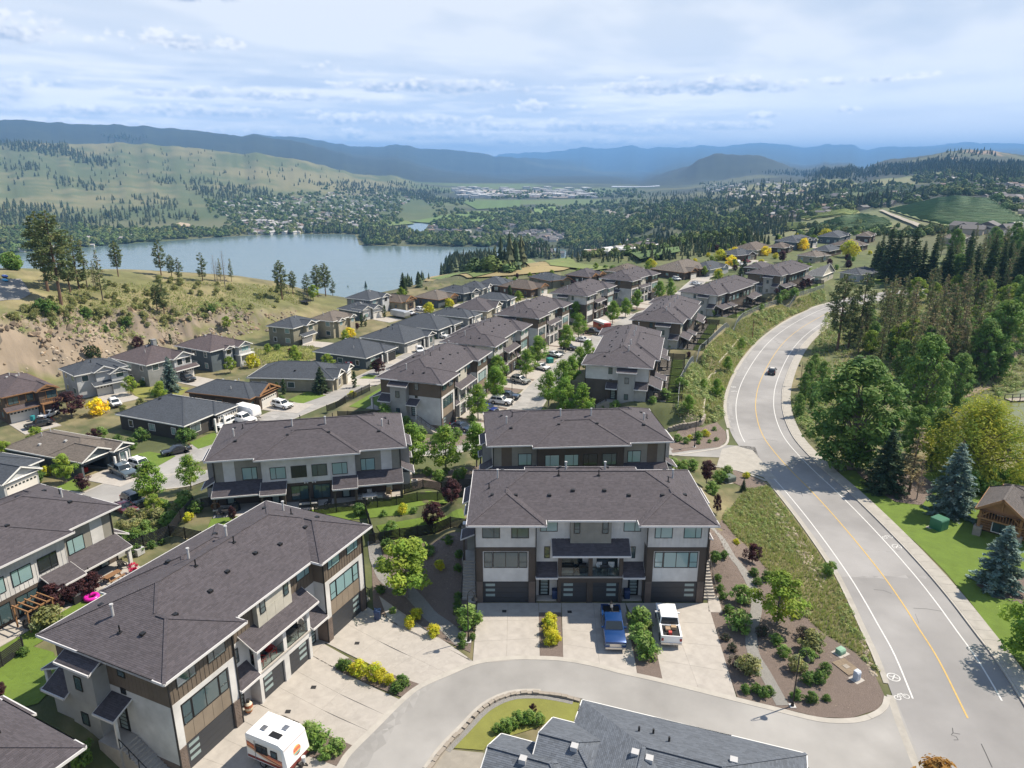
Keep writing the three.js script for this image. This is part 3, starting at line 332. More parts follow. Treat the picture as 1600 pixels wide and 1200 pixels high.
function doorAt(parent, x, y, z, ry, mat = M.black, w = .95, h = 2.1, lights = 5) {
  const g = once(`dr${w}`, () => { const b = mb(); b.box(-w / 2 - .08, w / 2 + .08, 0, h + .08, -.02, .04).box(-w / 2, w / 2, .02, h, .04, .06); return b.geo(); });
  const m = mesh('door', g, mat, parent); m.position.set(x, y, z); m.rotation.y = ry;
  if (lights) mesh('door_pane', once(`dp${w}${lights}`, () => { const b = mb(); for (let i = 0; i < lights; i++) b.box(-w / 2 + .12, w / 2 - .12, .18 + i * (h - .25) / lights, .18 + (i + .72) * (h - .25) / lights, .06, .068); return b.geo(); }), M.frost, m);
  mesh('handle', once('dh', () => mb().box(w / 2 - .12, w / 2 - .07, .95, 1.12, .06, .11).geo()), M.steel, m); return m;
}
function battens(parent, list, mat, step = .42) { const b = mb(); for (const [x0, x1, y0, y1, z, ry] of list) { const c = Math.cos(ry || 0), s = Math.sin(ry || 0); const n = Math.max(1, Math.round((x1 - x0) / step)); for (let i = 0; i <= n; i++) { const u = x0 + (x1 - x0) * i / n; b.at(u * c + z * s, 0, -u * s + z * c, ry || 0).box(-.028, .028, y0, y1, -.005, .03, 'b').off(); } } return b.build('batten', mat, parent, 'stuff'); }
// ---------------------------------------------------------------- terraces: three storeys to the street, two to the raised back yards
const SCH = { A: { top: M.brown, rim: M.white, panel: M.tan, recTop: M.brown, recLow: M.white, pop: M.cream, post: M.white, sideLow: M.lapWhite, base: M.stone, bump: M.grey, rTop: M.white, rEnd: M.greige, rPatch: M.white, rLow: M.umber },
  B: { top: M.white, rim: M.umber, panel: M.white, recTop: M.white, recLow: M.white, pop: M.greige, post: M.umber, sideLow: M.lapUmber, base: M.stone, bump: M.grey, rTop: M.umber, rEnd: M.greige, rPatch: M.brown, rLow: M.umber },
  C: { top: M.brown, rim: M.umber, panel: M.grey, recTop: M.grey, recLow: M.grey, pop: M.cream, post: M.white, sideLow: M.lapGrey, base: M.stone, bump: M.grey, rTop: M.umber, rEnd: M.cream, rPatch: M.greige, rLow: M.umber } };
function terrace(name, label, x, z, ry, g, sch, o = {}) {
  const c = SCH[sch], L = o.len || 25.3, hx = L / 2, wx = hx - .8, bx = wx - 6.2; // roof half, wall half, inner edge of the bays
  const t = thing(name, label, 'terrace', [x, g, z], ry); const HB = o.bench ?? 2.8, E = 9.4, p = .43, back = -5.9;
  const cz = o.rearLen ? o.rearLen / 2 : hx * .52;
  const rects = [{ x0: -hx, x1: hx, z0: -6.7, z1: 5.85, e: E, p }, { x0: -hx, x1: -bx + 1, z0: -2, z1: 7, e: E, p }, { x0: bx - 1, x1: hx, z0: -2, z1: 7, e: E, p }, { x0: -cz, x1: cz, z0: -7.6, z1: 2, e: E, p }];
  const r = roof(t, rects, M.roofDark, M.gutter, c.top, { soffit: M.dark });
  // plumbing vents, flues
  const vent = mb(), flue = mb(); const vr = (a, b) => a + (b - a) * (((Math.abs(x * 7.3 + z * 3.1) * 100 | 0) % 97) / 97);
  const units = o.units || 4, uw = 2 * wx / units;
  for (let u = 0; u < units; u++) { const ux = -wx + uw * (u + .5), s = u % 2 ? 1 : -1; for (const [dx, zz, k] of [[s * .8, -1.6, 0], [s * .8 - .9, .2, 1], [s * 1.3, 2.2, 2], [-s * 1.2, 2.8, 2], [s * .3, -3.6, 2]]) { const X = ux + dx, y = roofTop(rects, X, zz); if (k === 0) flue.cyl(X, y - .1, zz, .1, .1, 1.15, 8).cyl(X, y + .95, zz, .15, .15, .12, 8); else if (k === 1) vent.cyl(X, y - .1, zz, .06, .06, .75, 7).cbox(X, y - .03, zz, .3, .09, .3); else vent.cbox(X, y - .06, zz, .36, .2, .36); } }
  const fl = flue.build('flue', M.pipe, r), vn_ = vent.build('vent', M.black, r); fl.userData.kind = vn_.userData.kind = 'stuff';
  // walls
  const W = (n, m, ...bx_) => { for (const q of bx_) mb().box(...q).build(n, m, t); };
  W('upper_wall', c.recTop, [-wx, wx, 6.45, E, back, 5.0]);
  W('lower_wall', c.recLow, [-wx + .003, wx - .003, -1.5, 6.447, back + .003, 4.997]);
  for (const s of [-1, 1]) {
    const a = s < 0 ? -wx - .002 : bx, b = s < 0 ? -bx : wx + .002, m = (a + b) / 2;
    W('bay_top', c.top, [a, b, 6.55, E, 4.9, 6.2]); W('bay_rim', c.rim, [a + .003, m - 2.35, 2.55, 6.547, 4.9, 6.23], [m + 2.35, b - .003, 2.55, 6.547, 4.9, 6.23], [m - 2.35, m + 2.35, 6.1, 6.544, 4.9, 6.227]);
    W('bay_panel', c.panel, [m - 2.36, m + 2.36, 2.5, 6.12, 4.9, 6.12]);
    { const b2 = mb(); for (let i = 0; i < 5; i++) b2.box(m - 2.35 + i * .94 + .015, m - 2.35 + (i + 1) * .94 - .015, 2.52, 4.08, 6.12, 6.137); b2.build('panel_board', c.panel, t, 'stuff'); }
    W('stone_pier', c.base, [a - .01, a + .72, 0, 2.55, 4.88, 6.26], [b - .72, b + .01, 0, 2.55, 4.88, 6.26]); stones(t, a - .01, a + .72, 0, 2.5, 6.26, c.base); stones(t, b - .72, b + .01, 0, 2.5, 6.26, c.base);
    garageDoor(t, m, 0, 6.08, b - a - 1.44, 2.42, 0, M.garage, s < 0 ? (o.flip ? 'r' : 'l') : 'r');
    for (const k of [-1, 1]) windowAt(t, m + k * 1.47, 7.6, 6.2, 1.8, 1.62, 0, [s * k < 0 ? .34 : .66].map((q) => s < 0 ? q : (q)), o.glass ? o.glass[(k + 1) / 2] : s < 0 ? M.glassMid : M.glassBlind);
    const gg = s < 0 ? (o.glassL || M.glassMid) : M.glassBlind; windowAt(t, m - 1.78, 4.15, 6.12, .88, 1.82, 0, ['h.36'], gg); windowAt(t, m, 4.15, 6.12, 2.6, 1.82, 0, [.5], gg); windowAt(t, m + 1.78, 4.15, 6.12, .88, 1.82, 0, ['h.36'], gg);
  }
  const bl = [[-wx, -bx, 6.6, E, 6.2], [bx, wx, 6.6, E, 6.2], [-bx, -2.2, 6.5, E, 5.0], [2.2, bx, 6.5, E, 5.0]];
  for (const s of [-1, 1]) bl.push([back, 6.2, 6.6, E, wx, s > 0 ? Math.PI / 2 : -Math.PI / 2].map((q, i) => i < 2 && s > 0 ? [-6.2, -back][i] : q));
  battens(t, bl, c.top);
  // middle: balcony over two single garages, pop out, entries
  const bw = Math.min(3.4, bx - 2.3);
  W('garage_front', c.post, [-bw, bw, 2.42, 3.0, 4.9, 6.2], [-bw, -bw + .35, 0, 2.42, 4.9, 6.2], [bw - .35, bw, 0, 2.42, 4.9, 6.2], [-.32, .32, 0, 2.42, 4.9, 6.2]);
  for (const s of [-1, 1]) garageDoor(t, s * (bw + .0) / 2, 0, 6.02, bw - .67, 2.42, 0, M.garage, s < 0 ? 'l' : 'r');
  W('balcony_floor', M.concrete, [-bw, bw, 3.0, 3.14, 3.2, 6.3]);
  W('balcony_post', c.post, [-bw, -bw + .38, 3.14, 5.75, 5.85, 6.2], [bw - .38, bw, 3.14, 5.75, 5.85, 6.2], [-.2, .2, 3.14, 5.75, 5.85, 6.2]);
  W('balcony_divider', c.recLow, [-.12, .12, 3.14, 5.8, 4.9, 5.85]);
  for (const s of [-1, 1]) { W('railing', M.black, [s < 0 ? -bw + .38 : .2, s < 0 ? -.2 : bw - .38, 4.16, 4.21, 6.12, 6.17], [s < 0 ? -bw + .38 : .2, s < 0 ? -.2 : bw - .38, 3.16, 3.2, 6.12, 6.17], [s * bw * .53 - .02, s * bw * .53 + .02, 3.2, 4.16, 6.125, 6.165]); W('glass_panel', M.rail, [s < 0 ? -bw + .42 : .24, s < 0 ? -.24 : bw - .42, 3.22, 4.12, 6.142, 6.15]);
    windowAt(t, s * bw * .55, 3.2, 5.0, 2.2, 2.1, 0, [.5], M.glass); }
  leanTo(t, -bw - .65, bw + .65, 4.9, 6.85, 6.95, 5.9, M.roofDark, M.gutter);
  W('pop_out', c.pop, [-2.1, 2.1, 6.35, E, 4.9, 5.5]); { const b = mb(); for (let i = 0; i < 4; i++) b.box(-2.1 + i * 1.05 + .012, -2.1 + (i + 1) * 1.05 - .012, 6.5, 8.0, 5.5, 5.517); b.build('panel_board', c.pop, t, 'stuff'); }
  for (const s of [-1, 1]) { windowAt(t, s * 1.45, 7.75, 5.52, .62, 1.4, 0, ['h.36'], M.glassMid); windowAt(t, s * (bx - 1.35), 7.7, 5.0, 1.8, 1.55, 0, [s < 0 ? .36 : .64], M.glassBlind); windowAt(t, s * (bx - 1.2), 4.6, 5.0, .6, 1.35, 0, ['h.36'], M.glassMid);
    leanTo(t, s < 0 ? -bx + .02 : bw + .02, s < 0 ? -bw - .02 : bx - .02, 4.9, 6.45, 4.25, 3.15, M.roofDark, M.gutter); doorAt(t, s * (bx - .95), .15, 5.0, 0); W('step', M.concrete, [s < 0 ? -bx + .1 : bw + .1, s < 0 ? -bw - .1 : bx - .1, -.1, .14, 5.0, 5.9]); }
  // downspouts
  { const b = mb(); for (const s of [-1, 1]) { b.box(s * wx - .05, s * wx + .05, 0, E - .1, 6.22, 6.32).box(s * bx - .05, s * bx + .05, 0, E - .1, 6.22, 6.32).box(s * (wx - .1) - .05, s * (wx - .1) + .05, HB - .2, E - .1, back - .1, back - .01); } b.build('downspout', M.black, t, 'stuff'); }
  // ends: bump-out with its own roof, porch, stone base
  for (const s of [-1, 1]) {
    const e = new THREE.Group(); e.name = 'end_wall'; t.add(e); e.rotation.y = s * Math.PI / 2; e.position.set(s * wx, 0, 0); // local +z looks out of the end, local x runs with -s * z
    const f = (zz) => -s * zz, seg = (z0, z1) => { const a = f(z0), b = f(z1); return a < b ? [a, b] : [b, a]; };
    const EW = (n, m, q) => { const [a, b] = seg(q[0], q[1]); return mb().box(a, b, q[2], q[3], q[4], q[5]).build(n, m, e); };
    EW('side_cladding', c.sideLow, [back, 6.19, 1.2, 6.45, -.05, .022]); EW('top_cladding', c.top, [back, 6.19, 6.45, E - .02, -.05, .018]); EW('side_base', c.base, [back, 6.2, -.3, 1.2, -.05, .05]);
    EW('bump_out', c.bump, [-3.4, -.2, -.3, 8.35, -.1, 1.25]);
    { const [a, b] = seg(-3.75, .1); leanTo(e, a, b, -.02, 1.6, 9.25, 8.45, M.roofDark, M.gutter); }
    { const [a, b] = seg(-.1, 2.1); leanTo(e, a, b, -.02, 1.75, 5.9, 5.15, M.roofDark, M.gutter, 'porch_roof'); }
    { const [a, b] = seg(-5.9, -3.3); leanTo(e, a, b, -.02, 1.7, 6.3, 5.3, M.roofDark, M.gutter, 'side_roof'); } EW('rear_store', c.bump, [-5.6, -3.42, 1, 5.3, -.1, 1.1]);
    windowAt(e, f(-1.9), 6.2, 1.25, .8, 1.25, 0, [], M.glassMid); windowAt(e, f(-1.9), 3.0, 1.25, .8, 1.15, 0, [], M.glassMid); windowAt(e, f(1.4), 7.6, .02, .8, 1.3, 0, ['h.4'], M.glassMid); windowAt(e, f(1.3), 6.05, .024, .55, .5, 0, [], M.glass); windowAt(e, f(.9), 3.3, .024, .02, .02, 0, [], M.glass).visible = true;
    doorAt(e, f(.75), 2.55, .03, 0); EW('porch_post', c.post, [1.75, 1.95, 1.6, 5.2, 1.35, 1.55]); EW('porch_slab', M.concrete, [-.2, 2.05, .3, 2.5, .05, 1.7]);
    for (let i = 0; i < 12; i++) EW('step', M.concrete, [2.05 + i * .3, 2.05 + (i + 1) * .3, -.3, 2.5 - (i + 1) * .19, .06, 1.5]);
    { const [a] = seg(2.0, 2.0), b = mb(); b.bar([a, 3.4, 1.55], [f(5.6), 1.1, 1.55], .05); for (let i = 0; i < 5; i++) { const k = i / 4, X = lerp(a, f(5.6), k); b.bar([X, lerp(2.4, .2, k), 1.55], [X, lerp(3.4, 1.1, k), 1.55], .04); } b.build('railing', M.black, e); }
  }
  // back: middle stands forward, lower roofs over the patios
  W('rear_top', c.rTop, [-cz + .7, cz - .7, HB + 2.75, E, -6.75, back]); W('rear_low', c.rLow, [-cz + .703, cz - .703, HB - 3, HB + 2.747, -6.747, back]);
  W('rear_end', c.rEnd, [-wx + .01, -cz + .7, HB + 2.2, E - .01, back - .02, back + .1], [cz - .7, wx - .01, HB + 2.2, E - .01, back - .02, back + .1]); W('rear_end_low', c.rLow, [-wx + .01, -cz + .7, HB - 3, HB + 2.2, back - .022, back + .1], [cz - .7, wx - .01, HB - 3, HB + 2.2, back - .022, back + .1]);
  { const rb = []; const R = Math.PI; rb.push([-cz + .75, cz - .75, HB + 2.8, E, 6.75, R]); battens(t, rb, c.rTop, .45); }
  const nW = Math.max(4, Math.round((2 * cz - 3) / 2.9)); for (let i = 0; i < nW; i++) { const X = -cz + 1.4 + (2 * cz - 2.8) * (i + .5) / nW; windowAt(t, X, HB + 3.5, -6.75, 1.95, 1.65, Math.PI, [i % 2 ? .36 : .64], [M.glassBlind, M.glassMid, M.glass, M.glassBlind][(i + (o.k || 0)) % 4]); }
  for (const s of [-1, 1]) {
    const oz = wx - cz + .7; const mid = s * (wx + cz - .7) / 2;
    windowAt(t, s * (cz + .9), HB + 3.4, back - .02, 1.85, 1.7, Math.PI, [s < 0 ? .36 : .64], M.glassBlind);
    W('cladding_patch', c.rPatch, s < 0 ? [-wx + 1.2, -wx + 2.6, HB + 2.6, E - .02, back - .05, back] : [wx - 2.6, wx - 1.2, HB + 2.6, E - .02, back - .05, back]);
    const rg = new THREE.Group(); rg.name = 'patio_cover'; rg.rotation.y = Math.PI; rg.position.z = back; t.add(rg);
    const X0 = s < 0 ? cz - .6 : -wx - .1, X1 = s < 0 ? wx + .1 : -cz + .6; leanTo(rg, X0, X1, 0, 2.5, HB + 3.35, HB + 2.35, M.roofDark, M.gutter);
    mb().box(s < 0 ? wx - .35 : -wx, s < 0 ? wx : -wx + .35, HB - .6, HB + 2.35, 2.0, 2.35).build('patio_post', c.rPatch === M.white && !o.darkPost ? M.white : M.umber, rg);
    doorAt(t, s * (wx - 1.7), HB + .1, back - .03, Math.PI, M.black, 1.0, 2.1, 1); windowAt(t, s * (cz + 1.0), HB + 1.25, back - .03, 2.4, .9, Math.PI, [.33, .66], M.glassMid);
    const px = s * (cz - 2.1); const rg2 = new THREE.Group(); rg2.name = 'porch_cover'; rg2.rotation.y = Math.PI; rg2.position.z = -6.75; t.add(rg2); leanTo(rg2, -px - 1.6, -px + 1.6, 0, 2.3, HB + 3.2, HB + 2.4, M.roofDark, M.gutter);
    for (const k of [-1.35, 1.35]) mb().box(-px + k - .15, -px + k + .15, HB - .6, HB + 2.4, 1.85, 2.15).build('porch_post', c.rLow, rg2);
    doorAt(t, px, HB + .1, -6.75, Math.PI, M.black, 1.0, 2.1, 1); if (cz > 6) windowAt(t, s * (cz - 5.2), HB + .35, -6.75, 2.2, 2.0, Math.PI, [.5], M.glassMid);
  }
  W('patio_slab', M.concrete, [-wx, wx, HB - 3, HB + .07, -9.4, back - .01]);
  return t;
}
// stacked stones facing a pier: real stones of uneven depth
function stones(t, x0, x1, y0, y1, z, mat) { const b = mb(); let y = y0, k = Math.round(x0 * 13) & 7; while (y < y1 - .05) { const h = Math.min(y1 - y, .12 + .07 * ((k * 37 % 11) / 11)); let x = x0; while (x < x1 - .03) { const w = Math.min(x1 - x, .2 + .25 * ((k * 53 % 13) / 13)); b.box(x + .008, x + w - .008, y + .008, y + h - .008, z - .02, z + .015 + .03 * ((k * 29 % 7) / 7), 'b'); x += w; k++; } y += h; k += 3; } return b.build('stacked_stone', mat, t, 'stuff'); }
for (const [k, x, z, ry, g, sch, o] of LAYOUT) terrace('terrace', TERR[k], x, z, ry * Math.PI / 180, g, sch, o);
// ---------------------------------------------------------------- single houses; local +z is the front
function plant3(A, B, C, front, e) { // corners of the eaves in the photograph -> ground frame
  const a = above(...A, e), b = above(...B, e), c = above(...C, e); const F0 = front === 'BC' ? b : a, F1 = front === 'BC' ? c : b, K = front === 'BC' ? a : c;
  const dx = F1[0] - F0[0], dz = F1[2] - F0[2], w = Math.hypot(dx, dz); let n = [-dz / w, dx / w]; const kb = front === 'BC' ? [K[0] - b[0], K[2] - b[2]] : [K[0] - b[0], K[2] - b[2]]; let dp = kb[0] * n[0] + kb[1] * n[1]; if (dp > 0) { n = [-n[0], -n[1]]; } dp = Math.abs(dp);
  const cx = (F0[0] + F1[0]) / 2 - n[0] * dp / 2, cz = (F0[2] + F1[2]) / 2 - n[1] * dp / 2; const ry = Math.atan2(n[0], n[1]); const g = Math.min(a[1], b[1], c[1]); const lx = (b[0] - cx) * Math.cos(ry) - (b[2] - cz) * Math.sin(ry);
  return { x: cx, z: cz, ry, w, d: dp, g: (a[1] + b[1] + c[1]) / 3, s: lx < 0 ? 1 : -1 }; // s: +1 when corner B is at local -x
}
const PADS = [];
function house(name, label, A, B, C, o) {
  const e = o.e || 3.1, q = plant3(A, B, C, o.front || 'BC', e), oh = .5, t = thing(name, label, 'house', [q.x, q.g, q.z], q.ry);
  const w = clamp(q.w, o.wmin || 9, o.wmax || 21), d = clamp(q.d, o.dmin || 9, o.dmax || 20), hw = w / 2, hd = d / 2, p = o.p || .42, s = q.s, far = -q.z > 300;
  const rects = [{ x0: -hw, x1: hw, z0: -hd, z1: hd, e, p, g: o.main || '', oh }];
  for (const [fx, fw, pr, de, kind] of o.g || []) { const cx = s * fx * hw, W = fw / 2; rects.push({ x0: Math.max(-hw, cx - W), x1: Math.min(hw + .01, cx + W), z0: Math.max(-hd + .5, hd - Math.max(5, fw)), z1: hd + pr, e: e + (de || 0), p: kind === 'hip' ? p : Math.max(p, .5), g: kind === 'hip' ? '' : 'f', oh, gab: kind !== 'hip', flat: kind === 'hip' ? 1 : 0 }); }
  for (const [fx, fw, pr, de] of o.bk || []) { const cx = s * fx * hw, W = fw / 2; rects.push({ x0: cx - W, x1: cx + W, z0: -hd - pr, z1: 0, e: e + (de || 0), p, oh }); }
  const R = roof(t, rects, o.r, o.tr || M.trim, o.w, { gable: o.gw || o.w });
  const og = o.open && [s * o.gar[0] * hw - o.gar[1] / 2, s * o.gar[0] * hw + o.gar[1] / 2, hd - 6];
  rects.forEach((k, i) => { const b = mb(), j = i * .004, X0 = k.x0 + oh + j, X1 = k.x1 - oh - j, Y = k.e - (i ? .03 : .02), Z0 = k.z0 + oh + j, Z1 = k.z1 - oh + j; if (og && i < 2) { b.box(X0, og[0], -1.6, Y, Z0, Z1).box(og[1], X1, -1.6, Y, Z0, Z1).box(og[0], og[1], 2.3, Y, Z0, Z1); if (Z0 < og[2]) b.box(og[0], og[1], -1.6, 2.3, Z0, og[2]); } else b.box(X0, X1, -1.6, Y, Z0, Z1); b.build('wall', i && k.gab ? (o.gw || o.w) : o.w, t); if (k.gab && o.timber) { const f = mb(), xm = (k.x0 + k.x1) / 2, hgt = k.p * (k.x1 - k.x0) / 2; f.bar([k.x0 + .3, k.e + .15, k.z1 - .05], [xm, k.e + hgt - .05, k.z1 - .05], .18, .3).bar([k.x1 - .3, k.e + .15, k.z1 - .05], [xm, k.e + hgt - .05, k.z1 - .05], .18, .3).bar([xm, k.e + .4, k.z1 - .1], [xm, k.e + hgt - .1, k.z1 - .1], .2).bar([k.x0 + .9, k.e + .45, k.z1 - .1], [k.x1 - .9, k.e + .45, k.z1 - .1], .2); f.build('gable_timber', M.timber, t); } });
  if (o.brick || o.baseM) { const b = mb(); b.box(-hw + oh - .06, hw - oh + .06, -1.6, .9, -hd + oh - .06, hd - oh + .06); b.build('wall_base', o.baseM || M.stone, t); }
  // openings along the front
  const zf = (x) => { let z = hd - oh; rects.forEach((k, i) => { if (i && x > k.x0 && x < k.x1) z = Math.max(z, k.z1 - oh + i * .004); }); return z; };
  const storeys = o.two ? [0, 2.75] : [0];
  if (og) { mb().box(og[0], og[1], -.3, .04, og[2], hd + .1).build('garage_floor', M.concrete, t); mb().box(og[0] + .3, og[0] + 1, .04, 1.7, og[2] + .1, og[2] + .6).build('shelf', M.white, t); mb().cbox(og[0] + 2.2, .04, hd - 2.5, .9, .8, 1.2).build('garden_tractor', S([.5, .03, .02]), t); mb().cbox(og[0] + 3.6, .04, hd - 4, .8, 1.1, .8).build('storage_box', M.tan, t); }
  else if (o.gar) { const [fx, gw] = o.gar, x = s * fx * hw; garageDoor(t, x, .02, zf(x) + .02, gw, 2.25, 0, o.gm || M.garageWhite, 't'); mb().box(x - gw / 2 - .14, x + gw / 2 + .14, 2.27, 2.42, zf(x) - .02, zf(x) + .055).build('door_trim', o.tr || M.trim, t); if (o.two || o.apron) { const rg = new THREE.Group(); rg.name = 'lower_roof'; rg.position.z = zf(x) - .02; t.add(rg); leanTo(rg, x - gw / 2 - .8, x + gw / 2 + .8, 0, 1.3, 3.35, 2.75, o.r, o.tr || M.trim, 'skirt_roof'); } }
  if (o.door !== undefined) { const x = s * o.door * hw; doorAt(t, x, .12, zf(x) + .01, 0, o.dm || M.black, 1.0, 2.1, 0); mb().cbox(x - 1.1, 0, zf(x) + 1.3, .28, 2.7, .28).cbox(x + 1.1, 0, zf(x) + 1.3, .28, 2.7, .28).build('porch_post', o.tr || M.trim, t, 'stuff'); }
  for (const [fx, sy, ww, wh] of o.win || [[.1, 0, 1.6, 1.3]]) { const x = s * fx * hw; windowAt(t, x, .95 + sy * 2.75, zf(x) + .01, ww, wh, 0, ww > 1.2 ? [.5] : [], pick([M.glassMid, M.glassBlind, M.glass]), o.tr || M.trim); }
  for (const sy of storeys) for (const sd of [-1, 1]) { const n = d > 12 ? 3 : 2; for (let i = 0; i < n; i++) { const z = -hd + d * (i + .6) / (n + .2); windowAt(t, sd * (hw - oh), .95 + sy * 1, z, .9 + .5 * (i % 2), 1.15, sd * Math.PI / 2, i % 2 ? [.5] : [], pick([M.glassMid, M.glassBlind, M.glass]), o.tr || M.trim); } }
  for (const sy of storeys) for (const fx of [-.55, 0, .55]) windowAt(t, fx * hw, .95 + sy, -hd + oh, 1.5, 1.2, Math.PI, [.5], M.glassMid, o.tr || M.trim);
  { const b = mb(); for (let i = 0; i < 4; i++) { const x = rr(-.6, .6) * hw, z = rr(-.6, .3) * hd; const y = roofTop(rects, x, z); i < 2 ? b.cbox(x, y - .08, z, .4, .28, .4) : b.cyl(x, y - .1, z, .09, .09, .7, 7); } b.build('roof_vent', pick([M.black, M.pipe, M.pipe]), R, 'stuff'); }
  if (o.chim) { const x = o.chim[0] * hw, z = o.chim[1] * hd, y = roofTop(rects, x, z); mb().cbox(x, y - .5, z, .9, 1.9, .9).cbox(x, y + 1.4, z, 1.05, .12, 1.05).build('chimney', o.w, R); }
  if (o.deck) { const b = mb(), x = s * o.deck * hw; const y = 2.9; b.box(x - 2.2, x + 2.2, y, y + .16, hd - .4, hd + 1.9); for (const u of [-2.1, 2.1]) b.cbox(x + u, -.5, hd + 1.75, .25, y + .5, .25); b.build('deck', o.timber ? M.timber : M.trim, t); const r2 = mb(); r2.bar([x - 2.1, y + 1.1, hd + 1.8], [x + 2.1, y + 1.1, hd + 1.8], .06); for (let i = 0; i <= 10; i++) r2.cbox(x - 2.1 + i * .42, y + .16, hd + 1.8, .05, .95, .05); r2.build('railing', o.timber ? M.timber : M.trim, t, 'stuff'); }
  t.userData.lot = { q, w, d, hd, hw, s }; PADS.push([q.x, q.z, q.ry, hw, hd]);
  return t;
}
const TW = { timber: 1, tr: M.timber };
